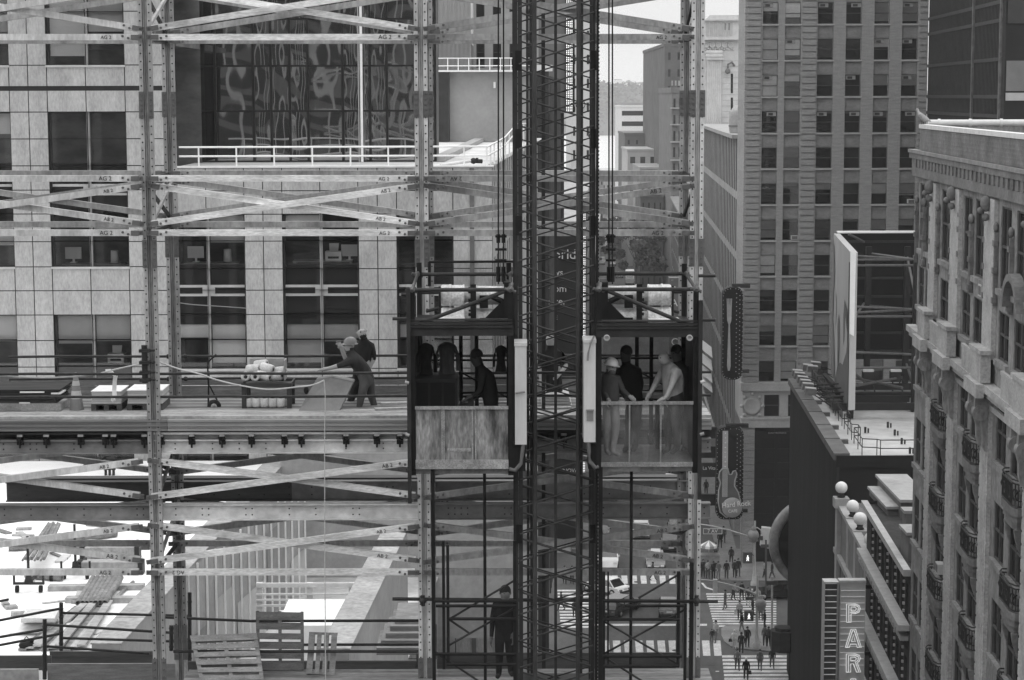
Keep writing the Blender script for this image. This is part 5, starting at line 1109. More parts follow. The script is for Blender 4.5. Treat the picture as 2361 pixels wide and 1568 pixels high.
for k, (a, b) in enumerate(((170, 215), (225, 285), (330, 400), (415, 470))):
    mb = MB(); mb.quad(P(1685, b, YT-.03), P(1690, b, YT-.03), P(1690, a, YT-.03), P(1685, a, YT-.03)); mb.build('window', DPANE, tt)
mb = MB(); mb.box((wx(1621), YT-.35, 0), (wx(1626), YT-.0, wzz(322))); mb.box((wx(1636), YT-.35, 0), (wx(1641), YT-.0, wzz(322)));
for y in range(360, 900, 45): mb.box((wx(1619), YT-.3, wzz(y+3)), (wx(1650), YT-.36+.0, wzz(y)))
mb.build('lower_pilaster', STW, tt)
for k in range(7):                     # blocks of the terracotta parapet, dentils and a wall lamp
    mb = MB(); x = wx(1626+k*9); mb.box((x, YT-.46, wzz(84)), (x+.42, YT-.401, wzz(52))); mb.build('parapet_panel', gm('shaded_terracotta', .40, .8, .15, 2), tt)
mb = MB()
for k in range(26): mb.box((wx(1620+k*2.8), YT-.86, wzz(90)), (wx(1621.3+k*2.8), YT-.4, wzz(86.5)))
mb.build('dentil_course', STN, tt)
mb = MB(); q = P(1678, 158, YT-.5); mb.pipe([q+Vector((1.0, .5, .4)), q+Vector((.6, 0, .9)), q+Vector((0, 0, .6)), q], .16, 6); mb.ball(q-Vector((0, 0, .4)), .4, 8); mb.build('wall_lamp', STD, tt)
mb = MB()
for y in range(140, 300, 13): mb.box((wx(1666), YT-.03, wzz(y+.6)), (wx(1750), YT-.004, wzz(y)))
mb.build('block_joint', STN, tt)
# farther buildings on the right of the street
tower('dark_tower', 'dark sooty brick tower with few windows beside the hazy river view', 1531, 1660, 107, 523, 85, 6, 4.2, gm('sooty_brick', .10, .9, .25, .25, fine=.1), DPANE, wfrac=(.28, .45), cap=.8)
bk2 = tower('balustrade_block', 'grey stone block with balustraded roof in front of the dark tower', 1548, 1660, 214, 462, 40, 9, 3.6, STD, DPANE, wfrac=(.42, .62), cap=1.2)
for y in (252, 290, 330, 372): mb = MB(); mb.box((P(1546, y, 461).x, 461.2, P(0, y+3, 461.2).z), (P(1660, y, 461).x, 461.99, P(0, y, 461.2).z)); mb.build('belt_course', STN, bk2)
for k in range(12): mb = MB(); X = P(1548+k*8, 220, 461.5).x; mb.box((X, 461.5, P(0, 214, 462).z+1.2), (X+.35, 461.9, P(0, 214, 462).z+2.3)); mb.build('baluster', STN, bk2)
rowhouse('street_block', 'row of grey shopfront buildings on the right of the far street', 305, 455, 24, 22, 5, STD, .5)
dkb = tower('low_dark_house', 'dark low house with a cornice behind the far trees', 1477, 1530, 455, 480, 20, 4, 3.5, gm('dark_house_brick', .09, .9, .2, .4), DPANE, wfrac=(.3, .5), cap=.6)
tower('white_office_block', 'white modern office block with dark ribbon windows before the river', 1432, 1530, 247, 690, 40, 1, 3.5, gm('white_office_panel', .72, .7, .05, .2), DPANE, wfrac=(.97, .45), cap=.5)
tower('rooftop_plant', 'grey plant room with pale stair tower on the white office block', 1434, 1520, 236, 700, 20, 3, 6, gm('plant_grey', .25, .8, .1, .2), DPANE, zb=42, wfrac=(.5, .3))
tower('brick_lowrise', 'dark brick low building in front of the white office block', 1440, 1535, 311, 600, 35, 5, 4.2, gm('lowrise_brick', .13, .9, .2, .3), DPANE, wfrac=(.25, .3), cap=.6)
tower('pale_terrace_house', 'pale stepped low building with flat roofs below the dark brick one', 1447, 1540, 348, 560, 30, 4, 4.5, gm('pale_render', .42, .8, .12, .3), DPANE, wfrac=(.5, .4), cap=.5)
tower('far_tenement', 'pale tenement far down the street above the trees', 1388, 1425, 398, 800, 30, 4, 3.6, gm('tenement_pale', .42, .8, .12, .3), DPANE, wfrac=(.4, .5), cap=.8)
tower('riverside_shed', 'dark low shed near the river end of the street', 1422, 1475, 405, 780, 60, 5, 5, gm('shed_dark', .14, .8, .2, .2), DPANE, wfrac=(.3, .3))
tower('corner_tenement', 'grey tenement with pale roof edge left of the far trees', 1366, 1392, 404, 660, 40, 3, 3.6, gm('tenement_grey', .28, .8, .2, .3), DPANE, wfrac=(.4, .5), cap=.8)
tower('grey_apartment', 'grey apartment block left of the brick lowrise by the river', 1476, 1545, 390, 520, 30, 5, 3.4, gm('apartment_grey', .3, .8, .15, .3), DPANE, wfrac=(.5, .5), cap=.5)
# left side of the street beyond the stone building
tower('pale_slab_tower', 'tall pale slab tower with a round emblem on the left of the street', 1316, 1363, -60, 350, 30, 3, 4.0, gm('pale_slab', .55, .8, .1, .3), DPANE, wfrac=(.35, .4), cat='building')
em = thing('round_emblem', 'pale round emblem with dark ring on the pale slab tower', 'emblem', P(1338, 241, 349.6)); mb = MB(); mb.lathe(P(1338, 241, 349.9), [(.95, 0), (.95, .2), (.0, .2)], 24, 0, (0, -1, 0)); mb.build('disc', LET, em)
mb = MB(); mb.lathe(P(1338, 241, 349.9), [(.85, .21), (.72, .21), (.72, .24), (.85, .24), (.85, .21)], 24, 0, (0, -1, 0), caps=False); mb.box((P(1338, 0, 349.6).x-.08, 349.55, P(1338, 250, 349.6).z), (P(1338, 0, 349.6).x+.08, 349.65, P(1338, 232, 349.6).z)); mb.build('ring', SHOP, em)
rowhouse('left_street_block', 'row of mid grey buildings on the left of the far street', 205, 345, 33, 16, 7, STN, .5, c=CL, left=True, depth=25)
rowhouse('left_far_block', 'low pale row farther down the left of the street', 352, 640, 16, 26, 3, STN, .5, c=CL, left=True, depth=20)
db = thing('dark_theatre_block', 'dark windowless block with white skylight behind the mast', 'building', (P(1250, 400, 138).x, 138, 0))
mb = MB(); a, b = P(1196, 400, 138).x, side_pt(138, 0).x; mb.box((a, 138, 0), (b, 165, P(0, 168, 138).z)); mb.build('wall', gm('dark_render', .045, .85, .2, .4), db)
mb = MB(); mb.box((P(1234, 0, 138).x, 138.2, P(0, 167.5, 138).z), (P(1274, 0, 138).x, 141, P(0, 153, 138).z)); mb.build('skylight', LET, db)
mb = MB(); z1 = P(0, 168, 138).z
for k in range(16): q = Vector((b, 138, 0))+ud*(.8+1.6*k); mb.obox(q+Vector((0, 0, 12)), ud*.35, nd*.12, (0, 0, z1-12.3))
mb.build('fins', gm('dark_fin', .09, .7, .2, 2), db)
sg = thing('led_sign_tower', 'tall grey sign box with a column of white lamps down its edge', 'sign', P(1270, 262, 168)); a, b = P(1226, 200, 168).x, P(1322, 200, 168).x
mb = MB(); mb.box((a, 168, P(0, 264, 168).z), (b, 172, P(0, -80, 168).z)); mb.build('box', gm('sign_grey', .17, .7, .1, .5), sg)
mb = MB(); mb.box((P(1303, 100, 168).x, 167.7, P(0, 263, 168).z), (b+.1, 167.99, P(0, -80, 168).z)); mb.build('lamp_panel', SHOP, sg)
LED = lamp_mat('white_led', 1.0); mb = MB(); z = P(0, 260, 168).z
while z < P(0, -70, 168).z:
    for k in range(4): X = P(1305.6+k*4.0, 100, 167.6).x; mb.box((X, 167.65, z), (X+.08, 167.699, z+.085))
    z += .137
mb.build('lamp_dots', LED, sg)
mb = MB()
for x in (1242, 1262, 1296): X = P(x, 300, 169).x; mb.box((X-.15, 168.5, 20), (X+.15, 168.8, P(0, 264, 168).z))
for k in range(5): z = P(0, 275+k*30, 168).z; mb.tube((P(1242, 300, 169).x, 168.6, z), (P(1296, 300, 169).x, 168.6, z-1.2), .08, 6)
mb.build('legs', DARK2, sg)
ws = thing('word_sign', 'tall dark sign board with white words ending in orld and rce behind the mast', 'sign', P(1290, 1090, 150))
mb = MB(); a, b = P(1214, 700, 150).x, P(1345, 700, 150).x; mb.box((a, 150, P(0, 1250, 150).z), (b, 153, P(0, 545, 150).z)); mb.build('board', gm('sign_black', .03, .5, .2, .5), ws)
mb = MB(); mb.box((P(1341, 700, 150).x, 149.7, P(0, 1100, 150).z), (P(1351, 700, 150).x, 149.99, P(0, 478, 150).z)); mb.build('lamp_strip', SHOP, ws)
mb = MB(); z = P(0, 1095, 150).z
while z < P(0, 480, 150).z:
    for k in range(3): X = P(1342+k*3, 700, 149.6).x; mb.box((X, 149.65, z), (X+.055, 149.699, z+.075))
    z += .125
mb.build('lamp_dots', LED, ws)
for s, x, y, hpx in (('World.', 1246, 597, 23), ('News.', 1250, 635, 15), ('From', 1256, 673, 17), ('Source.', 1236, 702, 16), ('LE', 1272, 737, 10)): text(s, hpx*150/F/.73, LET, ws, P(x if s != 'World.' else 1243, y, 149.9), (1, 0, 0), (0, 0, 1), .03)
tx('INOVA', 1295, 1089, 149.9, 9, LET, ws)
pl = thing('vertical_letter_sign', 'narrow dark vertical sign reading PALAC in pale outlined letters behind the right car', 'sign', P(1555, 840, 190))
mb = MB(); mb.box((P(1543, 700, 190).x, 190, P(0, 850, 190).z), (P(1572, 700, 190).x, 191.5, P(0, 645, 190).z)); mb.build('board', gm('sign_dark_grey', .12, .6, .2, .5), pl)
for s, y in (('P', 676), ('A', 706), ('L', 736), ('A', 766), ('C', 796)): tx(s, 1547, y, 189.95, 17, LET, pl)
tx('W', 1547, 648, 189.95, 4, LETD, pl)
# guitar sign and fork sign hung from the tower corner
def board_sign(name, label, x0, x1, y0, y1, Y, lab2):
    T = thing(name, label, 'sign', P((x0+x1)/2, y1, Y)); a, b, z0, z1 = P(x0, 800, Y).x, P(x1, 800, Y).x, P(0, y1, Y).z, P(0, y0, Y).z
    pts = []; rr = .7
    for cx, cz, s in ((b-rr, z1-rr, 0), (a+rr, z1-rr, 1), (a+rr, z0+rr, 2), (b-rr, z0+rr, 3)):
        for k in range(5): t = s*math.pi/2+k*math.pi/8; pts.append((cx+rr*math.cos(t), Y, cz+rr*math.sin(t)))
    mb = MB(); mb.prism(pts, (0, 1.3, 0)); mb.build('board', gm('sign_black_gloss', .01, .5, .2, .5), T)
    mb = MB(); n = len(pts)
    for i in range(n):
        p, q = Vector(pts[i]), Vector(pts[(i+1) % n]); Lq = (q-p).length; k = max(1, int(Lq/.42))
        for j in range(k): mb.ball(p.lerp(q, j/k)*.97+Vector(((a+b)/2, Y, (z0+z1)/2))*.03+Vector((0, -.03, 0)), .042, 6)
    z = z0+.6
    while z < z1-.6:
        for d in (.30, .62): mb.ball((b-d, Y-.03, z+.2*(d > .4)), .05, 6)
        z += .42
    mb.build('bulbs', gm('marquee_bulb', .4, .3, .1, 9), T)
    mb = MB(); mb.box((a+.9, Y+.4, z1), (b+.1, Y+.8, z1+.3)); mb.box((b-.2, Y+.4, z1-.1), (us[0]+.3, Y+.8, z1+.29)); mb.box((b-.2, Y+.4, z0+.6), (us[0]+.3, Y+.8, z0+.9)); mb.build('bracket', DARK2, T)
    return T
YSG = 197.0
fs = board_sign('fork_sign', 'black bulb edged vertical sign with a large fork on the brick tower corner', 1666, 1712, 667, 880, YSG, '')
FK = gm('fork_metal', .40, .4, .15, 2); fz = lambda y: P(0, y, YSG-.1).z; fx = lambda x: P(x, 800, YSG-.1).x
mb = MB(); YY = YSG-.12
for x in (1675.5, 1679, 1682.5, 1686): mb.prism([(fx(x)-.035, YY, fz(693)), (fx(x)+.035, YY, fz(693)), (fx(x)*.6+fx(1681)*.4+.07, YY, fz(736)), (fx(x)*.6+fx(1681)*.4-.07, YY, fz(736))], (0, .1, 0))
mb.prism([(fx(1676), YY, fz(736)), (fx(1676.5), YY, fz(744)), (fx(1679.5), YY, fz(753)), (fx(1678), YY, fz(800)), (fx(1677), YY, fz(848)), (fx(1679), YY, fz(859)), (fx(1683), YY, fz(859)), (fx(1685), YY, fz(848)), (fx(1684), YY, fz(800)), (fx(1682.5), YY, fz(753)), (fx(1685.5), YY, fz(744)), (fx(1686), YY, fz(736))], (0, .12, 0)); mb.build('fork', FK, fs)
gs = board_sign('guitar_sign', 'black bulb edged vertical sign with an electric guitar and round cafe disc', 1655, 1717, 990, 1202, YSG, '')
mb = MB(); mb.box((fx(1668), YY, fz(1085)), (fx(1681), YY+.1, fz(998))); mb.build('neck', gm('guitar_neck', .3, .5, .2, 2), gs)
mb = MB()
for x in (1669.5, 1672, 1674.5, 1677, 1679.5): mb.tube((fx(x), YY-.02, fz(1150)), (fx(x), YY-.02, fz(998)), .02, 5)
for y in range(1003, 1085, 11): mb.ball((fx(1674.5), YY-.02, fz(y)), .07, 6)
mb.build('strings', LET, gs)
body = [(1668, 1085), (1662, 1092), (1660, 1105), (1664, 1118), (1660, 1135), (1659, 1160), (1664, 1185), (1678, 1197), (1696, 1192), (1708, 1178), (1711, 1158), (1706, 1140), (1697, 1125), (1698, 1112), (1702, 1098), (1699, 1089), (1693, 1091), (1690, 1098), (1684, 1098), (1681, 1085)]
mb = MB(); bp = [Vector((fx(x), YY, fz(y))) for x, y in body]; mb.prism(bp, (0, .1, 0)); mb.build('guitar_body', gm('guitar_body_paint', .10, .35, .2, 1), gs)
mb = MB(); mb.pipe([p+Vector((0, -.03, 0)) for p in bp+bp[:1]], .07, 6); mb.build('outline_tube', LETD, gs)
mb = MB(); c = P(1688, 1170, YSG-.3); mb.lathe(c, [(.95, 0), (1.0, .05), (.95, .12), (.0, .12)], 24, 0, (0, -1, 0)); mb.build('disc', gm('logo_disc', .28, .5, .1, 2), gs)
text('Hard Rock', 12*YSG/F/.72, LET, gs, P(1664.5, 1171, YSG-.52), (1, 0, .09), (-.09, 0, 1), .03, .92); text('CAFE', 7*YSG/F/.72, LET, gs, P(1679, 1182, YSG-.46), (1, 0, .05), (-.05, 0, 1), .03, .95)
# ---------------------------------------------------------------- ornate stone hotel on the right
CO_ = 14.0
ORN = gm('carved_pale_stone', .21, .8, .32, .8, (1, 1, .5), fine=.3, detail=9); ORND = gm('weathered_carved_stone', .15, .85, .35, .8, fine=.2); ROOFL = gm('pale_ledge_top', .6, .8, .12, 2)
oh = thing('ornate_hotel', 'ornate carved stone hotel with deep cornice, scroll brackets and iron balconies at right', 'building', (CO_+TS*80, 80, 0))
OO = Vector((CO_+TS*58, 58, 0)); on = -nd
def ou(Y): return (Y-58)/ud.y          # along the facade
def ob(mb, Ya, Yb_, z0, z1, out0, out1, mi=0):    # block on the facade from out0 to out1 metres in front
    out0, out1 = [(.003+.42*o if o > .01 else o) for o in (out0, out1)]
    mb.obox(OO+ud*ou(Ya)+on*out0+Vector((0, 0, z0)), ud*(ou(Yb_)-ou(Ya)), on*(out1-out0), (0, 0, z1-z0), mi)
bays = [(88.9, 85.2), (80.6, 77.3), (72.3, 69.0), (64.0, 60.8)]
pil = [(85.2, 83.1), (77.3, 75.3), (69.0, 67.0), (60.8, 58.8), (91.0, 89.2)]
wins = [(94.8, 93.2), (92.7, 91.2)]+[(a-.45, b+.45) for a, b in bays]+[(82.8, 80.9), (74.8, 72.8), (66.5, 64.5)]
edges = sorted({58.0, 95.3} | {e for a, b in wins for e in (a, b)})
us_o = [ou(e) for e in edges]; whole = {i for i in range(len(edges)-1) if any(abs(edges[i]-b) < 1e-6 and abs(edges[i+1]-a) < 1e-6 for a, b in wins)}
zo = [0]; z = 35.4-3.65*8
while z < 35: zo += [z+.9, z+3.05]; z += 3.65
zo += [36.4, 38.2, 39.0, 42.0, 44.4]
holes_o = {(i, j) for i in whole for j in range(1, len(zo)-1) if j % 2 and zo[j] < 42}
mb = MB(); mb.grid(OO, ud, on, us_o, zo, holes_o, .14)
e0 = OO+ud*ou(95.3); mb.quad(e0, e0-on*18, e0-on*18+Vector((0, 0, 44.4)), e0+Vector((0, 0, 44.4))); mb.quad(OO+Vector((0, 0, 44)), e0+Vector((0, 0, 44)), e0-on*18+Vector((0, 0, 44)), OO-on*18+Vector((0, 0, 44))); mb.build('wall', ORN, oh)
mbf = {}
for i in sorted(whole):
    for j in range(1, len(zo)-1):
        if (i, j) in holes_o and zo[j] > 8:
            a, b, z0, z1 = us_o[i], us_o[i+1], zo[j], zo[j+1]; q = OO-on*.13
            mb = MB(); mb.quad(q+ud*b+Vector((0, 0, z0)), q+ud*a+Vector((0, 0, z0)), q+ud*a+Vector((0, 0, z1)), q+ud*b+Vector((0, 0, z1)))
            for s in (a, (a+b)/2-.04, b-.08): mb.obox(q+ud*s+on*.01+Vector((0, 0, z0)), ud*.08, on*.08, (0, 0, z1-z0), 1)
            for zq in (z0, (z0+z1)/2, z1-.08): mb.obox(q+ud*(a+.08)+on*.02+Vector((0, 0, zq)), ud*(b-a-.17), on*.06, (0, 0, .08), 1)
            mb.build('window', [DPANE, SASH_AND_SHADE], oh)
for a, b in wins:                      # sills
    for j in range(1, len(zo)-1, 2):
        if 10 < zo[j] < 42: mb = MB(); ob(mb, b-.15, a+.15, zo[j]-.22, zo[j]-.003, 0.003, .32); mb.build('sill', ORN, oh) if len(oh.children) < 190 else None
mb = MB()
for a, b in pil:
    ob(mb, b+.18, a-.18, 12, 35.0, .004, .34); ob(mb, b+.5, a-.5, 12, 34.8, .343, .40); ob(mb, b, a, 36.3, 42.2, .004, .40)
    z = 12.0
    while z < 34.6: ob(mb, b+.16, b+.45, z, z+.36, .345, .385); ob(mb, a-.45, a-.16, z, z+.36, .345, .385); z += .46
mb.build('pilaster', gm('pale_pilaster_stone', .36, .8, .25, 1.2, fine=.2), oh)
mb = MB()                              # the broad ledge, breaking forward over every pilaster
ob(mb, 58, 95.4, 34.9, 35.12, .005, .75); ob(mb, 58, 95.45, 35.12, 35.4, .005, 1.05); ob(mb, 58, 95.3, 34.4, 34.6, .005, .3)
for a, b in pil: ob(mb, b-.35, a+.35, 34.92, 35.43, 1.052, 1.75); ob(mb, b-.1, a+.1, 35.44, 36.5, .41, 1.3); ob(mb, b-.2, a+.2, 36.5, 36.66, .41, 1.42)
for a, b in bays: ob(mb, b+.35, a-.35, 35.41, 36.2, .75, .95); ob(mb, b+.3, a-.3, 36.2, 36.34, .7, 1.0)
mb.build('ledge', gm('pale_ledge_stone', .34, .8, .25, 1.2, fine=.2), oh)
for a, b in pil:                       # scroll brackets under the ledge
    mb = MB()
    for Yc in (b+.35, a-.35):
        q = OO+ud*(ou(Yc)-.16)+on*.15+Vector((0, 0, 34.85)); pr = [(0, 0), (.5, 0), (.52, -.35), (.36, -.75), (.22, -1.2), (.2, -1.7), (.12, -2.0), (0, -2.0)]; mb.prism([q+on*a+Vector((0, 0, b)) for a, b in pr], ud*.32)
        q = OO+ud*ou(Yc)+on*.45+Vector((0, 0, 34.3)); mb.lathe(q-ud*.22, [(.3, 0), (.3, .44)], 12, 0, ud); mb.lathe(q-ud*.26, [(.14, 0), (.14, .52)], 10, 0, ud)
    mb.build('scroll_bracket', ORN, oh)
for k, (a, b) in enumerate(wins):      # carved drops, heads and festoons of the upper storeys
    mb = MB()
    for Yc in (a+.45, b-.45):
        q = OO+ud*ou(Yc)+on*.1+Vector((0, 0, 41.2)); mb.ball(q, .13, 8, 0, (.8, 1.2, 1.5))
        mb.obox(q-ud*.09-on*.09+Vector((0, 0, -2.9)), ud*.18, on*.14, (0, 0, 2.7))
        for t in (.5, 1.5, 2.6): mb.obox(q-ud*.15-on*.06+Vector((0, 0, -t-.2)), ud*.3, on*.16, (0, 0, .22))
    mb.build('carved_drop', ORND, oh)
for a, b in pil: mb = MB(); q = OO+ud*ou((a+b)/2)+on*.3+Vector((0, 0, 42.0)); mb.ball(q, .22, 10, 0, (1, .9, 1.4)); mb.ball(q+on*.2+Vector((0, 0, -.25)), .13, 8); mb.ball(q+Vector((0, 0, -.5)), .15, 8); mb.build('carved_head', ORND, oh)
mb = MB()
ob(mb, 58, 96.2, 42.3, 42.7, .005, .5); ob(mb, 58, 96.5, 42.7, 43.1, .005, .42); ob(mb, 58, 96.8, 43.1, 43.35, .005, .62)
for k in range(40): Yc = 58.5+k*.93; ob(mb, Yc, Yc+.4, 42.72, 43.08, .423, .56)
mb.build('cornice', ORND, oh)
mb = MB(); ob(mb, 58, 96.9, 43.353, 43.5, .005, .75); mb.build('cornice_slab', gm('cornice_top_grey', .22, .85, .25, 1.5), oh)
mb = MB(); ob(mb, 58, 94.3, 43.52, 44.5, -.1, .3); z = 43.6
while z < 44.4: ob(mb, 58, 94.31, z, z+.05, .302, .32); z += .16
mb.build('parapet', ORND, oh)
mb = MB(); ob(mb, 58, 94.5, 44.5, 44.68, -.25, .42); mb.build('parapet_coping', ROOFL, oh)
mb = MB(); q = OO+ud*ou(94.3)-on*.2+Vector((0, 0, 44.75)); mb.tube(q, q-on*14, .14, 8)
for k in range(10): mb.lathe(q-on*(1.4*k+.5), [(.18, -.06), (.18, .06)], 8, 0, on)
mb.build('roof_pipe', ROOFL, oh)
mb = MB(); q = OO+ud*ou(94.3)-on*.3; mb.quad(q+Vector((0, 0, 42)), q-on*16+Vector((0, 0, 42)), q-on*16+Vector((0, 0, 44.6)), q+Vector((0, 0, 44.6))); mb.build('rear_parapet', ORN, oh)
def balcony(a, b, z):
    mb = MB(); m0, m1 = ou(b+.35), ou(a-.35); F0 = [(m0, .02), (m0, .2), (m0+.4, .36), (m1-.4, .36), (m1, .2), (m1, .02)]
    k = lambda u, o_, zz_: OO+ud*u+on*o_+Vector((0, 0, zz_))
    for zz_, s, h in ((z-.28, 1.0, .28), (z-.55, .85, .26), (z-.8, .7, .24)):
        c_ = (m0+m1)/2; mb.prism([k(c_+(u-c_)*s, o_*s, zz_) for u, o_ in F0], (0, 0, h))
    for u in (m0+.4, m1-.4):
        mb.prism([k(u-.12, .02, z-.8), k(u-.12, .24, z-.8), k(u-.12, .2, z-1.1), k(u-.12, .08, z-1.5), k(u-.12, .02, z-1.6)], ud*.24)
    o = mb.build('balcony', ORND, oh)
    mb = MB(); P_ = [k(u, o_*.93, z) for u, o_ in F0]; hz = Vector((0, 0, 1))
    for p, q in zip(P_[:-1], P_[1:]):
        for h in (.08, .85, .98): mb.tube(p+hz*h, q+hz*h, .03, 5)
        n = max(2, int((q-p).length/.16))
        for t in range(n): r = p.lerp(q, t/n); mb.tube(r+hz*.08, r+hz*.85, .02, 4)
        for t in range(max(1, n//4)): r = p.lerp(q, (t+.5)/max(1, n//4)); mb.lathe(r+hz*.46, [(.22, -.02), (.22, .02), (.17, .02), (.17, -.02), (.22, -.02)], 10, 0, (q-p).cross(hz), caps=False)
    mb.build('iron_railing', DARK2, o)
for a, b in bays[:3]:
    for z in (31.9, 28.25, 24.6, 20.95, 17.3): balcony(a, b, z)
mb = MB(); Ya, Yb_ = 72.4, 69.6        # arched dark hood nearest the frame edge
for k in range(8):
    t0, t1 = math.pi*k/8, math.pi*(k+1)/8; c_, r_ = ou((Ya+Yb_)/2), (ou(Ya)-ou(Yb_))/2
    g2 = lambda t, rr, o_: OO+ud*(c_+rr*math.cos(t))+on*o_+Vector((0, 0, 38.6+rr*.9*math.sin(t)))
    mb.add([g2(t0, r_, .02), g2(t1, r_, .02), g2(t1, r_, .4), g2(t0, r_, .4), g2(t0, r_*.8, .02), g2(t1, r_*.8, .02), g2(t1, r_*.8, .4), g2(t0, r_*.8, .4)], [(0, 1, 2, 3), (4, 7, 6, 5), (3, 2, 6, 7), (0, 4, 5, 1)])
mb.build('arched_hood', ORND, oh)
ACU = [(90.6, 33.4), (77.6, 38.4), (78.0, 21.6), (86.4, 25.6)]
for k, (Yc, z) in enumerate(ACU):
    mb = MB(); ob(mb, Yc, Yc+.66, z, z+.45, -.3, .4); ob(mb, Yc+.06, Yc+.6, z+.06, z+.39, .402, .41, 1); mb.build('air_conditioner', [gm('ac_case', .45, .6, .1, 4), gm('ac_grille', .12, .6, .2, 8)], oh)
# pigeon on the parapet corner
pg = thing('pigeon', 'grey pigeon perched on the corner of the hotel parapet', 'bird', OO+ud*ou(93.9)+on*.1+Vector((0, 0, 44.68)))
q = OO+ud*ou(93.9)+on*.1+Vector((0, 0, 44.68)); me = bpy.data.meshes.new('b'); mb = MB(); f_ = Vector((-.7, .7, 0))
prof = [(-.30, .10, .015), (-.22, .13, .04), (-.10, .17, .10), (.03, .22, .125), (.12, .28, .10), (.16, .35, .065), (.18, .41, .07), (.22, .43, .05), (.27, .42, .012)]
s2 = 1.5; rings = []
for x, z, r in prof:
    for k in range(8): a = k*math.pi/4; rings.append(q+f_*x*s2+Vector((.7, .7, 0))*r*s2*math.cos(a)+Vector((0, 0, (z+r*math.sin(a))*s2)))
mb.add(rings, [(i*8+k, i*8+(k+1) % 8, (i+1)*8+(k+1) % 8, (i+1)*8+k) for i in range(len(prof)-1) for k in range(8)], 0, True); mb.build('body', gm('pigeon_grey', .22, .8, .5, 6), pg)
for s in (-1, 1): mb = MB(); c = q+Vector((.7, .7, 0))*.06*s; mb.tube(c, c+Vector((0, 0, .2)), .015, 5); mb.build('leg', DARK2, pg)
# dark louvred tower above the hotel
ut = thing('louvred_tower', 'dark tower clad in vertical louvre bars rising behind the ornate hotel', 'building', (28.8+TS*170, 170, 0)); LV = gm('louvre_dark', .014, .6, .3, .6, spec=.2)
mb = MB(); A = Vector((28.8+TS*154, 154, 20)); B = Vector((28.8+TS*191, 191, 20)); k = Vector((0, 0, 60)); mb.quad(A, B, B+k, A+k); mb.quad(A, A+Vector((40, 0, 0)), A+Vector((40, 0, 60)), A+k); mb.quad(B, B+Vector((40, 0, 0)), B+Vector((40, 0, 60)), B+k); mb.build('wall', LV, ut)
mb = MB()
for i in range(62): q = A+ud*(i*.595); mb.obox(q-nd*.22, ud*.16, nd*.215, k)
mb.build('louvre_bars', gm('louvre_bar', .03, .6, .3, 2, spec=.2), ut)
mb = MB()
for y in (27, 66, 148, 227, 268): z = P(2200, y, 170).z-20; mb.obox(A-nd*.26+Vector((0, 0, z)), ud*36.8, nd*.04, (0, 0, .28))
mb.build('joint_band', gm('louvre_joint', .035, .5, .3, 2), ut)
for Yq in (166, 154.1):
    mb = MB(); q = Vector((28.8+TS*Yq, Yq, 20)); mb.obox(q-nd*.4, ud*.35, nd*.39, (0, 0, 60)); mb.build('mullion', gm('worn_mullion', .1, .5, .5, 1.5), ut)
for y0, y1, v in ((0, 54, .05), (140, 210, .16), (214, 232, .4), (285, 292, .3)):
    mb = MB(); z0, z1 = P(2340, y1, 153.9).z, P(2340, y0, 153.9).z; mb.box((P(2322, 100, 153.9).x, 153.9, z0), (P(2420, 100, 153.9).x, 153.99, z1)); mb.build('front_panel', gm('front_panel_%d' % int(v*100), v, .6, .15, .8), ut)
# ribbed dark building with a billboard on its roof
CRB = 14.05; YR0, YR1, ZR = 127.2, 161.5, 23.5
rbd = thing('ribbed_block', 'black ribbed metal clad block with pale flat roof below the billboard', 'building', (CRB+TS*141+6, 141, 0)); RIB = gm('black_ribbed_metal', .009, .6, .3, .8, (1, 1, .1), spec=.2); ROOFG = gm('pale_grey_roof', .38, .85, .3, .12, fine=.12, detail=8)
A = Vector((CRB+TS*YR0, YR0, 0)); B = Vector((CRB+TS*YR1, YR1, 0)); kz = Vector((0, 0, 1)); Wd = Vector((12, 0, 0))
mb = MB(); mb.quad(A, B, B+kz*ZR, A+kz*ZR); mb.quad(A, A+Wd, A+Wd+kz*ZR, A+kz*ZR); mb.quad(B, B+Wd, B+Wd+kz*ZR, B+kz*ZR); mb.build('wall', RIB, rbd)
mb = MB(); mb.quad(A+kz*(ZR-.05)+Vector((.05, .05, 0)), A+Wd+kz*(ZR-.05), B+Wd+kz*(ZR-.05), B+kz*(ZR-.05)); mb.build('roof', ROOFG, rbd)
mb = MB()
for i in range(86): q = A+ud*(i*.405); mb.obox(q-nd*.16, ud*.14, nd*.155, (0, 0, ZR+.1))
mb.build('ribs', gm('black_rib', .034, .6, .3, .8, (1, 1, .1), spec=.2), rbd)
for i in range(6):                     # saw-tooth parapet plates
    mb = MB(); q = A+ud*(i*5.8); mb.obox(q-nd*.35+kz*(ZR-.2), ud*5.3, nd*1.0, kz*.45); mb.obox(q+ud*5.3-nd*.35+kz*(ZR-.2), ud*.4, nd*1.5, kz*.42); mb.build('parapet_plate', gm('parapet_grey', .10, .7, .3, 1), rbd)
mb = MB(); mb.box((A.x-.2, A.y-.15, ZR-.6), (A.x+12, A.y-.003, ZR+.12)); mb.build('front_parapet', RIB, rbd)
rl = thing('roof_guard_rail', 'thin dark guard rail stepping along the edges of the pale roof', 'railing', A+kz*ZR)
pts = [A+Wd+Vector((0, .3, 0)), A+nd*2.6+Vector((0, .3, 0))]
for i in range(6): q = A+ud*(i*5.8+.6); pts += [q+nd*(2.4 if i == 0 else 1.9), q+nd*1.5+ud*.2, q+nd*1.5+ud*4.6, q+nd*1.9+ud*4.6]
for h in (.52, 1.05):
    mb = MB()
    for p, q in zip(pts[:-1], pts[1:]): mb.tube(p+kz*(ZR+h), q+kz*(ZR+h), .035, 5)
    mb.build('rail', DARK2, rl)
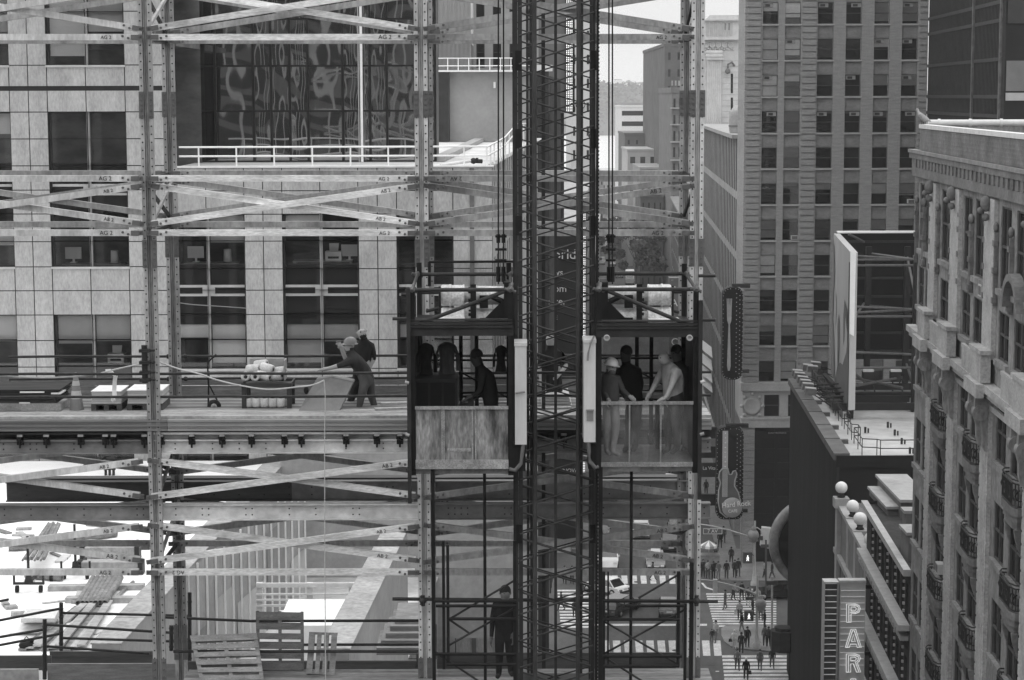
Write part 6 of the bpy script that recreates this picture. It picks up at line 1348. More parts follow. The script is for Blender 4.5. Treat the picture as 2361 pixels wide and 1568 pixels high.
for p, q in zip(pts[:-1], pts[1:]):
    n = max(1, int((q-p).length/1.9))
    for t in range(n): r = p.lerp(q, t/n); mb = MB(); mb.tube(r+kz*ZR, r+kz*(ZR+1.05), .03, 5); mb.build('post', DARK2, rl)
for i, (x, y) in enumerate(((2063, 1004), (2079, 1024), (2047, 986), (2114, 1005), (1995, 998), (2098, 1046))):
    if i == 3: q = G(2101, 946, ZR); o = thing('roof_vent', 'pale small vent box on the grey roof near the beams', 'vent', q); mb = MB(); mb.box((q.x-.25, q.y-.25, ZR), (q.x+.25, q.y+.25, ZR+.55)); mb.lathe(q+kz*.55, [(.12, 0), (.12, .35)], 8); mb.build('vent', ROOFL, o); continue
    q = G(x, y, ZR); o = thing('roof_vent', 'small paired stub pipes on the pale grey roof', 'vent', q, 'stub pipes on the roof'); mb = MB(); mb.tube(q, q+kz*.4, .08, 6); mb.tube(q+Vector((.2, 0, 0)), q+Vector((.2, 0, .3)), .06, 6); mb.build('pipe', DARK2, o)
bb = thing('billboard', 'rooftop billboard with pale portrait poster on its side and black steel back', 'billboard', P(1990, 900, 154))
pA = lambda Y, z: Vector((P(1960, 700, 142).x+(P(1920, 700, 162).x-P(1960, 700, 142).x)*(Y-142)/20, Y, z))
mb = MB(); mb.add([pA(142, 24.2), pA(162, 24.2), pA(162, 35.2), pA(142, 35.2)]+[v+Vector((.5, .2, 0)) for v in (pA(142, 24.2), pA(162, 24.2), pA(162, 35.2), pA(142, 35.2))], [(0, 1, 2, 3), (4, 7, 6, 5), (0, 3, 7, 4), (1, 5, 6, 2), (3, 2, 6, 7), (0, 4, 5, 1)]); mb.build('poster_panel', gm('poster_pale', .42, .6, .1, .2), bb)
mb = MB(); mb.add([pA(141.8, 29.6)-Vector((.02, 0, 0)), pA(141.8, 35.3)-Vector((.05, 0, 0)), pA(141.8, 35.3)+Vector((.34, 0, 0)), pA(141.8, 29.4)+Vector((.30, 0, 0))], [(0, 1, 2, 3)]); mb.build('white_edge', gm('poster_white', .8, .6, .05, 1), bb)
pq = lambda t, h, e=.06: pA(142+20*t, 24.2+11.0*h)-Vector((e, 0, 0))
for pts2, v in (([(1, .0), (1, .97), (.92, .9), (.86, .75), (.9, .62), (.94, .4), (.86, .3), (.75, .0)], .17), ([(.62, .3), (.64, .42), (.60, .5), (.54, .46), (.53, .3), (.55, .12), (.6, .1)], .13), ([(.28, .35), (.3, .55), (.25, .66), (.12, .62), (.05, .48), (.12, .5), (.2, .56), (.22, .4)], .10), ([(.0, .0), (.75, .0), (.6, .14), (.45, .2), (.3, .22), (.12, .34), (.0, .47)], .12)):
    mb = MB(); mb.poly([pq(*p) for p in pts2]); mb.build('poster_figure', gm('poster_tone_%d' % int(v*100), v, .7, .1, .3), bb)
for cy, cz, ry, rz in ((.80, .5, .06, .12), (.58, .40, .05, .10), (.17, .46, .09, .15)):
    mb = MB(); mb.poly([pq(cy+ry*math.cos(k*.523), cz+rz*math.sin(k*.523), .05) for k in range(12)]); mb.build('poster_face', gm('poster_face', .42, .6, .15, .3), bb)
BBK = gm('billboard_black', .008, .8, .3, .4); xk = lambda x, Y: P(x, 700, Y).x; zk = lambda y, Y: P(2020, y, Y).z
mb = MB(); mb.box((xk(1926, 162), 162, zk(828, 162)), (xk(2118, 162), 162.4, zk(536, 162))); mb.build('back_panel', BBK, bb)
mb = MB(); mb.box((xk(1929, 161.8), 161.6, zk(537, 162)), (xk(2118, 161.8), 162.5, zk(533, 162))); mb.build('top_edge', gm('poster_white', .8, .6, .05, 1), bb)
for k in range(7): mb = MB(); z = zk(560+42*k, 161.9); mb.box((xk(1930, 161.9), 161.75, z), (xk(2115, 161.9), 161.99, z+.18)); mb.build('stringer', DARK2, bb)
FRM = gm('billboard_frame', .018, .5, .3, 2)
for x, Y in ((1964, 143), (2001, 158), (2090, 158), (2112, 146)):
    mb = MB(); X = xk(x, Y); mb.box((X-.22, Y-.2, ZR), (X+.22, Y+.2, zk(560, 162))); mb.build('column', FRM, bb)
for (x0, y0, Y0, x1, y1, Y1) in ((1967, 590, 144, 2103, 598, 148), (1967, 599, 144, 2103, 598, 148), (1967, 612, 144, 2128, 612, 148), (1967, 707, 144, 2103, 713, 148), (1967, 721, 144, 2103, 714, 148), (1967, 730, 144, 2128, 730, 148), (2010, 585, 158, 2105, 598, 148), (2005, 705, 158, 2103, 714, 148), (2092, 592, 158, 2112, 690, 148), (1968, 735, 144, 1992, 700, 158), (1957, 540, 156, 1992, 558, 158), (1966, 812, 144, 2100, 817, 148), (1966, 848, 144, 2128, 848, 148), (1968, 860, 144, 1995, 880, 148), (1970, 890, 144, 2080, 870, 158), (1970, 872, 156, 2080, 894, 144), (2090, 840, 156, 2110, 900, 146)):
    mb = MB(); mb.tube(P(x0, y0, Y0), P(x1, y1, Y1), .10, 6); mb.build('strut', gm('strut_grey', .09, .5, .3, 2), bb)
for y, Y in ((892, 156), (913, 150), (921, 147), (938, 142.5)):
    mb = MB(); z = zk(y, Y); mb.box((xk(1925, Y), Y, z-.25), (xk(2126, Y), Y+.3, z+.25)); mb.build('base_beam', FRM, bb)
for (x0, y0, x1, y1) in ((1876, 862, 1924, 934), (1900, 866, 1960, 930), (1890, 870, 1936, 940)):
    mb = MB(); p, q = G(x0, y0, ZR+.6), G(x1, y1, ZR+.6); mb.bar(p, q, .35, .4); mb.build('sleeper', FRM, bb)
for k in range(5): mb = MB(); mb.tube(P(1868+6*k, 890+9*k, 152-3*k), P(1945, 884+10*k, 152-3*k), .05, 5); mb.build('walkway_bar', FRM, bb)
FL = gm('floodlight_case', .16, .4, .2, 3)
for i, (x, y, Y) in enumerate(((1838, 862, 159), (1843, 868, 157), (1850, 877, 154), (1856, 885, 152), (1862, 893, 149), (1868, 904, 146), (1873, 852, 162), (1862, 849, 163), (1880, 843, 164))):
    q = P(x, y, Y); T = thing('floodlight', ('grey floodlight on an arm, one of the row along the roof edge below the billboard' if i < 6 else 'pale topped floodlight on a long arm at the far end of the billboard'), 'floodlight', q, 'floodlights of the billboard')
    mb = MB(); mb.obox(q+Vector((-.45, -.3, -.15)), (.85, .25, -.1), (0, .55, .05), (.08, 0, .42)); mb.build('case', FL, T)
    mb = MB(); mb.obox(q+Vector((-.36, -.31, .30)), (.8, .22, -.1), (0, .5, .05), (.01, 0, .03)); mb.build('lid', gm('floodlight_lid', .4, .3, .2, 3), T)
    mb = MB(); mb.tube(q, q+Vector((1.6, .3, -1.1)), .04, 5); mb.tube(q+Vector((.2, 0, 0)), q+Vector((1.7, .2, -.5)), .035, 5); mb.build('arm', DARK2, T)
for i, x in enumerate((1999, 2063)):
    q = P(x+3, 856, 156); T = thing('cooling_unit', '%s white topped cooling unit under the billboard frame' % ('left' if i == 0 else 'right'), 'cooling unit', q-kz); mb = MB(); mb.box((q.x-.38, q.y, q.z-.8), (q.x+.4, q.y+.7, q.z-.05)); mb.build('case', DARK2, T); mb = MB(); mb.box((q.x-.4, q.y-.03, q.z-.05), (q.x+.42, q.y+.72, q.z+.12)); mb.build('lid', ROOFL, T); mb = MB(); mb.tube(q+Vector((-.2, .2, -.8)), (q.x-.2, q.y+.2, ZR), .06); mb.tube(q+Vector((.3, .2, -.8)), (q.x+.5, q.y-.2, ZR), .06); mb.build('stand', DARK2, T)
rd = thing('round_drum_sign', 'big round black drum sign with pale dented rim on the side of the ribbed block', 'sign', P(1878, 1350, 163)); c = P(1878, 1250, 162.9)
mb = MB(); mb.lathe(c, [(0, 0), (3.0, 0), (3.0, 1.0), (0, 1.0)], 48, 0, (0, -1, 0)); mb.build('face', RIB, rd)
mb = MB(); mb.lathe(c+Vector((0, .4, 0)), [(2.95, .9), (3.55, .2), (3.7, .3), (3.7, 1.3), (3.3, 1.5), (2.95, 1.2), (2.95, .9)], 48, 0, (0, -1, 0), caps=False); mb.build('rim', gm('dented_rim', .25, .45, .5, 1.2), rd)
cn = thing('octagonal_canopy', 'dark eight sided canopy box low on the corner of the ribbed block', 'canopy', (P(1806, 1470, 159).x, 159, 0))
c = P(1806, 1470, 159); mb = MB(); pts = [(c.x+1.05*math.cos(k*math.pi/4+.39), c.y+1.05*math.sin(k*math.pi/4+.39)) for k in range(8)]
mb.prism([(x, y, c.z-1.0) for x, y in pts], (0, 0, 1.6)); mb.prism([(c.x+(x-c.x)*.7, c.y+(y-c.y)*.7, c.z+.602) for x, y in pts], (0, 0, .25)); mb.build('box', gm('canopy_dark', .045, .5, .3, 2), cn)
mb = MB(); mb.tube((c.x+.6, c.y, 0), (c.x+.6, c.y, c.z-1.0), .15); mb.obox((c.x+.3, c.y+.4, c.z-.9), (2.5, .6, 0), (0, .3, 0), (0, 0, .5)); mb.build('post', DARK2, cn)
# the brick theatre front with white ledges, globes and the PAR sign
ps = thing('ledged_block', 'dark brick block with white ledges at every floor beside the vertical letter sign', 'building', (CO_+TS*104, 104, 0)); DBR = gm('dark_brick', .038, .9, .3, 1.2, (.6, .6, 3), fine=.2); WL = gm('white_ledge', .36, .7, .15, 2)
O1 = Vector((CO_+TS*95.4, 95.4, 0)); L1 = (112.3-95.4)/ud.y; L2 = (127.1-112.3)/ud.y
mb = MB(); us1 = [0]; k = .6
while k < L1-1.4: us1 += [k, k+.95]; k += 1.5
us1.append(L1); zs1 = [0]+[v for j in range(6) for v in (23.7-3.6*(6-j)+.55, 23.7-3.6*(6-j)+2.75)]+[23.7]
hs1 = {(2*i+1, 2*j+1) for i in range(len(us1)//2-1) for j in range(6)}
mb.grid(O1, ud, -nd, us1, zs1, hs1, .3); mb.quad(O1+kz*23.5, O1+ud*L1+kz*23.5, O1+ud*L1+nd*14+kz*23.5, O1+nd*14+kz*23.5); e = O1+ud*L1; mb.quad(e, e+nd*14, e+nd*14+kz*23.7, e+kz*23.7); mb.build('wall', DBR, ps)
mb = MB(); q = O1+nd*.27; mb.quad(q+ud*L1, q, q+kz*23.2, q+ud*L1+kz*23.2); mb.build('panes', DPANE, ps)
mb = MB()
for z, w_, h in ((23.4, .35, .32), (20.75, .55, .28), (17.15, .55, .28), (13.5, .55, .28)): mb.obox(O1+kz*z+nd*.002, ud*L1, -nd*w_, kz*h)
mb.build('ledge', WL, ps)
mb = MB()
for z in (20.2, 16.6, 13.0):
    for i in range(20): mb.obox(O1+ud*(.3+i*.86)+kz*z+nd*.001, ud*.62, -nd*.4, kz*.22)
for i in range(len(us1)//2-1):
    for z in range(40): mb.obox(O1+ud*(us1[2*i+2]+.2)+kz*(9.0+z*.36), ud*.14, -nd*.1, kz*.12) if i % 2 == 0 else None
tag(mb.build('light_blocks', WL, ps), kind='stuff')
for k, (x0, y0, w_, d_, h_) in enumerate(((2025, 1150, 1.2, 7, 1.3), (2050, 1128, 1.6, 9, 1.0), (2085, 1180, 2.6, 1.2, 1.9), (2086, 1225, 2.4, 2.4, .9))):
    q = P(x0, y0, (112, 112, 101, 99)[k]); T = thing('roof_block', ('left wedge topped', 'long flat topped', 'tall square', 'low near')[k]+' grey concrete block on the roof of the ledged block', 'block', q)
    mb = MB(); mb.box((q.x, q.y-d_*.4, 23.5), (q.x+w_, q.y+d_*.4, q.z)); mb.build('block', gm('roof_block_grey', .14, .85, .2, 1), T); mb = MB(); mb.box((q.x-.1, q.y-d_*.42, q.z), (q.x+w_+.1, q.y+d_*.42, q.z+.15)); mb.build('slab_top', gm('roof_block_top', .33, .85, .2, 1), T)
py_ = thing('globe_arcade', 'pale pilastered low front carrying white lamp globes left of the ledged block', 'building', (CO_+TS*122, 122, 0))
O2 = Vector((CO_+TS*112.4, 112.4, 0)); mb = MB(); mb.quad(O2+ud*L2, O2, O2+kz*20.6, O2+ud*L2+kz*20.6); mb.quad(O2+kz*20.6, O2+nd*10+kz*20.6, O2+ud*L2+nd*10+kz*20.6, O2+ud*L2+kz*20.6); mb.quad(O2+ud*L2, O2+ud*L2+nd*10, O2+ud*L2+nd*10+kz*20.6, O2+ud*L2+kz*20.6); mb.build('wall', gm('grey_arcade_wall', .17, .8, .2, 1), py_)
PW = gm('pale_pilaster', .30, .7, .15, 1.5)
gl_ = [(1940, 1124, 14.2), (1966, 1167, 14.8), (1983, 1196, 15.6), (2008, 1243, 16.5)]; GLB = gm('white_globe_glass', .68, .35, .05, 2)
for x, y, r in gl_:
    Y = CO_/((x-1180.5)/F-TS)-(2.6 if x < 1950 else .5); q = P(x, y, Y); R_ = r*Y/F
    mb = MB(); b_ = Vector((q.x+.05, q.y, 0)); mb.box((b_.x-.35, b_.y-.35, 0), (b_.x+.3, b_.y+.35, 20.7)); mb.box((b_.x-.5, b_.y-.5, 20.7), (b_.x+.4, b_.y+.5, q.z-R_-.25)); mb.build('pilaster', PW, py_)
    T = thing('lamp_globe', {1940: 'topmost white lamp globe, farthest along the arcade beside the ribbed block', 1966: 'second white lamp globe from the top on the arcade', 1983: 'third white lamp globe from the top on the arcade', 2008: 'lowest white lamp globe, half hidden by the ledged block'}[x], 'lamp', q-kz*R_, 'lamp globes on the arcade')
    mb = MB(); mb.ball(q, R_, 24); mb.build('globe', GLB, T); mb = MB(); mb.lathe(q-kz*(R_+.24), [(.2, 0), (.26, .05), (.16, .15), (.2, .3)], 12); mb.build('fitting', DARK2, T)
mb = MB(); mb.obox(O2+kz*20.62-nd*.2, ud*L2, nd*.5, kz*.25); mb.obox(O2+kz*17.5-nd*.25, ud*L2, nd*.3, kz*.3); mb.build('coping', PW, py_)
mb = MB()
for i in range(6): mb.obox(O2+ud*(i*2.35+.3)-nd*.12+kz*2, ud*1.6, nd*.11, kz*15.2)
mb.build('panel', gm('arcade_panel', .12, .7, .2, 1), py_)
YP = 107.0
sgn = thing('vertical_letter_sign', 'grey vertical neon sign reading PARA with ribbed dark side, held by two black brackets', 'sign', P(1948, 1640, YP))
sx_ = lambda x, y=1450: P(x, y, YP).x
szz = lambda y: P(1950, y, YP).z
zb_, zt_ = szz(1640), szz(1344)
mb = MB(); mb.box((sx_(1936), YP, zb_), (sx_(1994), YP+.5, zt_)); mb.build('face_panel', gm('sign_face_grey', .46, .6, .12, 1.2), sgn)
mb = MB(); mb.box((sx_(1901), YP+.3, zb_), (sx_(1931), YP+.8, zt_)); mb.build('side_panel', gm('sign_side_dark', .07, .5, .3, 2), sgn)
mb = MB()
for x in (1899.5, 1930.5, 1935): mb.box((sx_(x), YP-.03, zb_), (sx_(x)+.035, YP+.9, zt_+.02))
mb.box((sx_(1934), YP-.05, zt_), (sx_(1995), YP+.55, zt_+.14)); mb.box((sx_(1899), YP-.02, zt_), (sx_(1932), YP+.85, zt_+.05)); mb.build('edge_trim', gm('sign_trim', .45, .5, .2, 3), sgn)
mb = MB()
for k in range(13): y = 1362+k*14.3+(k*.02); z = szz(y); mb.box((sx_(1937.5), YP-.04, z), (sx_(1992.5), YP-.003, z+.022))
for k in range(22): y = 1349+k*14.0; z = szz(y); mb.box((sx_(1902), YP+.25, z), (sx_(1930), YP+.299, z+.03))
mb.build('tube_rows', lamp_mat('dim_neon_tube', .16), sgn)
for s, y in (('P', 1435), ('A', 1493), ('R', 1550), ('A', 1607)):
    for w_, m_ in ((0, LET),):
        for off, sc2 in ((0, 1.0),):
            text(s, 42*YP/F/.70, gm('letter_core', .33, .5, .1, 4), sgn, P(1946.5 if s != 'A' else 1945, y, YP-.06), (1, 0, 0), (0, 0, 1), .03, .98, name='letter')
# neon outlines of the letters: nested tubes
NE = lamp_mat('lit_neon_tube', .42)
def strokes(s):
    if s == 'P': return [[(.08, 0), (.08, 1), (.62, 1), (.86, .92), (.94, .74), (.86, .56), (.62, .47), (.36, .47), (.36, 0), (.08, 0)], [(.22, .03), (.22, .93), (.62, .93), (.80, .86), (.85, .74), (.79, .62), (.62, .54), (.3, .54)], [(.36, .62), (.36, .84), (.6, .84), (.7, .74), (.6, .62), (.36, .62)]]
    if s == 'A': return [[(.0, 0), (.36, 1), (.64, 1), (1, 0), (.74, 0), (.68, .18), (.32, .18), (.26, 0), (0, 0)], [(.12, .03), (.45, .93), (.55, .93), (.88, .03)], [(.38, .32), (.5, .72), (.62, .32), (.38, .32)]]
    return [[(.06, 0), (.06, 1), (.62, 1), (.88, .92), (.95, .75), (.86, .58), (.74, .52), (.96, 0), (.7, 0), (.5, .46), (.34, .46), (.34, 0), (.06, 0)], [(.2, .03), (.2, .92), (.62, .92), (.82, .84), (.85, .75), (.78, .63), (.62, .56), (.84, .03)], [(.34, .62), (.34, .83), (.6, .83), (.7, .74), (.6, .62), (.34, .62)]]
for s, y in (('P', 1435), ('A', 1493), ('R', 1550), ('A', 1607)):
    mb = MB()
    for st_ in strokes(s): mb.pipe([P(1949+37*a, y-42*b, YP-.11) for a, b in st_], .028, 5)
    mb.build('neon_outline', NE, sgn)
mb = MB()
for y in (1353, 1507): p, q = P(1994, y, YP+.2), P(2045, y, CO_/((2045-1180.5)/F-TS)); q = Vector((CO_+TS*(YP+.3), YP+.3, p.z)); mb.box((p.x, YP+.15, p.z-.1), (q.x+.3, YP+.35, p.z+.1))
mb.build('bracket', DARK, sgn)
# ---------------------------------------------------------------- vehicles
TYRE = gm('tyre_rubber', .02, .8, .2, 6); RIM = gm('wheel_rim', .35, .35, .2, 6, metal=.5); CGL = glass('car_glass', .02, fac=.05, rough=.05); HL = gm('lamp_lens', .7, .15, .1, 9); TLM = gm('tail_lens', .12, .2, .1, 9); PLT = gm('number_plate', .7, .5, .05, 9)
def car(label, pos, yaw, paint, Lc=4.8, Wc=1.85, Hc=1.45, kind='sedan', cat='car', group='cars at the crossing', roofsign=False, name='car'):
    T = thing(name, label, cat, (0, 0, 0), group); h1 = Hc*.56; w = Wc/2
    if kind == 'sedan': prof = [(-.5, .30), (-.49, .52), (-.44, h1), (-.28, h1+.04), (.20, h1+.05), (.44, h1-.10), (.495, .50), (.5, .28)]; cab = [(-.34, h1+.02), (-.22, Hc), (.06, Hc), (.23, h1+.03)]
    else: prof = [(-.5, .35), (-.5, h1), (-.49, h1+.05), (.18, h1+.08), (.44, h1-.02), (.495, .55), (.5, .32)]; cab = [(-.485, h1+.05), (-.44, Hc), (.10, Hc), (.24, h1+.06)]
    mb = MB(); n = len(prof)
    ring = lambda s, k: [Vector((x*Lc, s*k*(w if abs(x) < .46 else w*.9), z)) for x, z in prof]
    A, B = ring(-1, 1), ring(1, 1); mb.add(A+B, [(i, i+1, n+i+1, n+i) for i in range(n-1)]+[tuple(range(n)), tuple(range(2*n-1, n-1, -1)), (n-1, 0, n, 2*n-1)])
    roof = [(x*Lc, z) for x, z in cab]; k2 = .80
    r0 = [Vector((roof[1][0], s*w*k2, Hc)) for s in (-1, 1)]+[Vector((roof[2][0], s*w*k2, Hc)) for s in (1, -1)]; mb.poly(r0); mb.add([v+Vector((0, 0, -.06)) for v in r0]+r0, [(0, 1, 5, 4), (1, 2, 6, 5), (2, 3, 7, 6), (3, 0, 4, 7)])
    for x0, z0_, x1 in ((roof[0][0], roof[0][1], roof[1][0]), (roof[3][0], roof[3][1], roof[2][0])):
        for s in (-1, 1): mb.bar((x0, s*w*.93, z0_), (x1, s*w*k2, Hc-.03), .07)
    for s in (-1, 1): xm = (roof[0][0]+roof[3][0])/2-.1; mb.bar((xm, s*w*.94, h1), (xm, s*w*k2, Hc-.03), .08)
    mb.build('body', paint, T)
    mb = MB(); c4 = [[Vector((roof[0][0], s*w*.92, roof[0][1])), Vector((roof[1][0], s*w*.79, Hc-.04)), Vector((roof[2][0], s*w*.79, Hc-.04)), Vector((roof[3][0], s*w*.92, roof[3][1]))] for s in (-1, 1)]
    mb.poly(c4[0]); mb.poly(c4[1][::-1]); mb.quad(c4[0][0], c4[0][1], c4[1][1], c4[1][0]); mb.quad(c4[0][2], c4[0][3], c4[1][3], c4[1][2]); mb.build('windows', CGL, T)
    for x in (-.31*Lc, .31*Lc):
        for s in (-1, 1):
            mb = MB(); mb.lathe((x, s*(w-.10), .33), [(.2, -.11), (.31, -.11), (.335, -.07), (.335, .09), (.31, .12), (.2, .12)], 16, 0, (0, s, 0)); wh = mb.build('wheel', TYRE, T); mb = MB(); mb.lathe((x, s*(w-.10), .33), [(.0, .1), (.19, .1), (.19, .125), (0, .125)], 12, 0, (0, s, 0)); mb.build('rim', RIM, wh)
    for s in (-1, 1):
        mb = MB(); mb.box((.475*Lc, s*w*.85, h1-.30), (.502*Lc, s*w*.52, h1-.14)); mb.build('headlight', HL, T); mb = MB(); mb.box((-.503*Lc, s*w*.86, h1-.28), (-.47*Lc, s*w*.55, h1-.10)); mb.build('tail_light', TLM, T)
        mb = MB(); mb.box((.14*Lc, s*w*1.0, h1+.02), (.17*Lc, s*w*1.16, h1+.17)); mb.build('mirror', paint, T)
    mb = MB(); mb.box((-.506*Lc, -.26, .62), (-.501*Lc, .26, .78)); mb.box((.501*Lc, -.26, .42), (.506*Lc, .26, .56)); mb.build('plate', PLT, T)
    mb = MB(); mb.box((-.515*Lc, -w*.88, .34), (-.49*Lc, w*.88, .54)); mb.box((.49*Lc, -w*.86, .32), (.515*Lc, w*.86, .48)); mb.build('bumper', DARK2, T)
    if roofsign: mb = MB(); mb.prism([(-.2, -.45, Hc+.03), (.3, -.45, Hc+.03), (.05, -.45, Hc+.36)], (0, .9, 0)); mb.build('roof_sign', PLT, T)
    T.location = (pos.x, pos.y, .0); T.rotation_euler = (0, 0, yaw); return T
WP = gm('white_car_paint', .7, .25, .05, 1); BP = gm('black_car_paint', .018, .15, .1, 1, spec=.6); GP = gm('mid_grey_car_paint', .18, .25, .1, 1); YP2 = gm('taxi_paint', .42, .25, .08, 1); ASG = math.atan2(1, TS)
car('taxi with a bright windscreen driving towards the crossing in the middle of the side street', G(1511, 1306), ASG+math.pi, GP, roofsign=True, cat='taxi')
car('dark sports utility car behind the taxi with a pale windscreen', G(1546, 1263), ASG+math.pi, BP, 4.9, 1.95, 1.75, 'suv')
car('white van waiting beside the mast at the far crosswalk', G(1402, 1306), ASG+math.pi, WP, 5.2, 2.0, 2.05, 'suv', 'van', name='van')
car('black sedan seen from behind between the two crosswalks, number plate showing', G(1542, 1414), ASG, BP)
car('large dark car turning through the crossing beside the mast', G(1428, 1412), ASG-.45, BP, 5.4, 1.95, 1.6, 'suv')
car('white car with only its roof showing at the left of the crossing', G(1396, 1366), ASG+.9, WP)
car('dark car passing on the avenue at the right crosswalk, side on', G(1795, 1378), math.radians(182), BP)
car('black sedan parked at the right kerb of the side street above the sport utility car', G(1560, 1222), ASG+math.pi, BP)
car('pale car in the middle lane of the side street behind the hoist girder', G(1478, 1235), ASG+math.pi, WP)
car('dark van at the left kerb of the side street behind the mast', G(1384, 1240), ASG+math.pi, BP, 5.0, 1.9, 1.9, 'suv')
for k, (x, y, m, kd, lab) in enumerate(((1403, 1150, WP, 'truck', 'white roofed box truck parked left under the hoist car'), (1556, 1160, WP, 'truck', 'white roofed box truck parked right under the hoist car'), (1452, 655, WP, 'truck', 'pale truck far down the street under the trees'))):
    p = G(x, y); T = thing('box_truck', lab, 'truck', (0, 0, 0), 'trucks in the side street'); h = 3.3
    mb = MB(); mb.box((-3.6, -1.05, .7), (1.6, 1.05, h)); mb.build('cargo_box', gm('truck_box', .45, .6, .1, 1), T); mb = MB(); mb.box((-3.62, -1.06, h+.002), (1.62, 1.06, h+.05)); mb.build('roof_panel', WHITE, T)
    mb = MB(); mb.prism([(1.65, -1, .5), (3.3, -1, .5), (3.3, -1, 1.4), (2.8, -1, 2.3), (1.65, -1, 2.4)], (0, 2, 0)); mb.build('cab', m, T); mb = MB(); mb.quad((3.31, -.9, 1.42), (3.31, .9, 1.42), (2.83, .85, 2.25), (2.83, -.85, 2.25)); mb.build('windscreen', CGL, T)
    for X in (-2.4, 2.4):
        for s in (-1, 1): mb = MB(); mb.lathe((X, s*.9, .48), [(.25, -.14), (.46, -.14), (.48, 0), (.46, .14), (.25, .14)], 14, 0, (0, s, 0)); mb.build('wheel', TYRE, T)
    for s in (-1, 1): mb = MB(); mb.box((3.3, s*.9, .75), (3.35, s*.6, .95)); mb.build('headlight', HL, T)
    T.location = (p.x, p.y, 0); T.rotation_euler = (0, 0, ASG+math.pi)
for x, y, m, kd, lab in ((1388, 575, WP, 'suv', 'white van far down the street left of the trees, upper one'), (1387, 610, WP, 'suv', 'white van far down the street left of the trees, lower one'), (1428, 640, GP, 'sedan', 'grey car far down the street before the trees'), (1412, 612, YP2, 'sedan', 'pale taxi far down the street beside the vans'), (1440, 590, BP, 'sedan', 'dark car far down the street by the trees')):
    car(lab, G(x, y), ASG+math.pi, m, kind=kd, Hc=2.0 if kd == 'suv' else 1.45, group='far cars in the side street')
# ---------------------------------------------------------------- street furniture
POLE = gm('street_pole_paint', .40, .5, .15, 3); POLED = gm('dark_street_pole', .07, .5, .2, 3); WALK = lamp_mat('walk_signal_glow', 1.2)
def walkman(par, q, s=.25):
    mb = MB(); e = Vector((0, -.02, 0)); mb.ball(q+Vector((0, 0, s*.85))+e, s*.16, 8, 0, (1, .3, 1))
    for a, b, r in (((0, .65), (0, .2), .14), ((0, .25), (-.28, -.5), .11), ((0, .25), (.25, -.5), .11), ((0, .6), (-.3, .15), .09), ((0, .6), (.32, .2), .09)): mb.tube(q+Vector((a[0]*s, 0, a[1]*s))+e, q+Vector((b[0]*s, 0, b[1]*s))+e, r*s, 6)
    mb.build('walking_figure', WALK, par)
def lamp_post(x, yb_, ytop, label, arm, sig, z0=.14):
    b_ = G(x, yb_, z0); Y = b_.y; top = P(x, ytop, Y).z; T = thing('street_lamp', label, 'street lamp', b_)
    mb = MB(); mb.lathe(b_, [(.36, 0), (.36, .35), (.22, .5), (.2, 1.0), (.14, 1.15), (.12, 2.5), (.09, top-z0)], 12); mb.build('pole', POLE, T)
    mb = MB(); mb.pipe([P(px_, py_2, Y) for px_, py_2 in arm], .07, 8); mb.build('mast_arm', POLE, T)
    return T, Y
la, Ya = lamp_post(1739, 1350, 1201, 'grey street lamp pole with one globe lantern on the far corner', [(1616, 1209), (1642, 1213), (1680, 1222), (1722, 1235), (1739, 1240)], None)
mb = MB(); q = P(1736.5, 1234, Ya-.3); mb.ball(q, .55, 14, 0, (1, 1, 1.05)); mb.lathe(q, [(.2, -.7), (.45, -.5), (.2, .45), (.3, .55), (.1, .85)], 12); mb.build('lantern', gm('lantern_glass_grey', .22, .3, .2, 3), la)
mb = MB(); mb.pipe([P(1739, 1222, Ya), P(1745, 1216, Ya), P(1754, 1222, Ya), P(1756, 1232, Ya)], .06, 6); mb.build('lantern_bracket', POLE, la)
mb = MB(); q = P(1724, 1287, Ya-.4); mb.box((q.x-.42, q.y, q.z-.5), (q.x+.42, q.y+.35, q.z+.5)); mb.tube(q+Vector((.4, .2, .3)), P(1739, 1281, Ya), .05); ps1 = mb.build('walk_signal', POLED, la); walkman(ps1, q-Vector((0, 0, .08)), .36)
mb = MB(); mb.box((P(1730, 1248, Ya).x, Ya-.3, P(0, 1252, Ya).z), (P(1750, 1248, Ya).x, Ya-.24, P(0, 1246, Ya).z)); mb.build('one_way_sign', POLED, la)
av = thing('street_name_sign', 'street name plate reading 7 AV hanging from the mast arm', 'sign', P(1643, 1231, Ya)); mb = MB(); a, b = P(1621, 1231, Ya), P(1665, 1218, Ya); mb.box((a.x, Ya-.1, a.z), (b.x, Ya-.04, b.z)); mb.build('plate', gm('sign_plate_grey', .13, .5, .1, 2), av)
mb = MB(); 
for p, q in (((a.x, a.z), (b.x, a.z+.04)), ((a.x, b.z-.04), (b.x, b.z)), ((a.x, a.z), (a.x+.04, b.z)), ((b.x-.04, a.z), (b.x, b.z))): mb.box((p[0], Ya-.115, p[1]), (q[0], Ya-.101, q[1]))
mb.build('border', LET, av); text('7 AV', 8.5*Ya/F/.72, LET, av, P(1631, 1228.5, Ya-.11), (1, 0, 0), (0, 0, 1), .01)
lb, Yb2 = lamp_post(1744.5, 1494, 1326, 'tall pale signal pole with a long curved mast arm on the near corner', [(1616, 1337), (1640, 1339), (1690, 1350), (1725, 1362), (1744, 1370)], None)
mb = MB(); q = P(1754, 1393, Yb2-.3); mb.ball(q, .48, 14); mb.lathe(q, [(.2, -.62), (.4, -.42), (.2, .4), (.1, .7)], 12); mb.build('lantern', gm('lantern_glass_grey', .22, .3, .2, 3), lb)
mb = MB(); mb.pipe([P(1744, 1385, Yb2), P(1749, 1375, Yb2), P(1758, 1373, Yb2), P(1764, 1377, Yb2)], .05, 6); mb.build('lantern_bracket', POLE, lb)
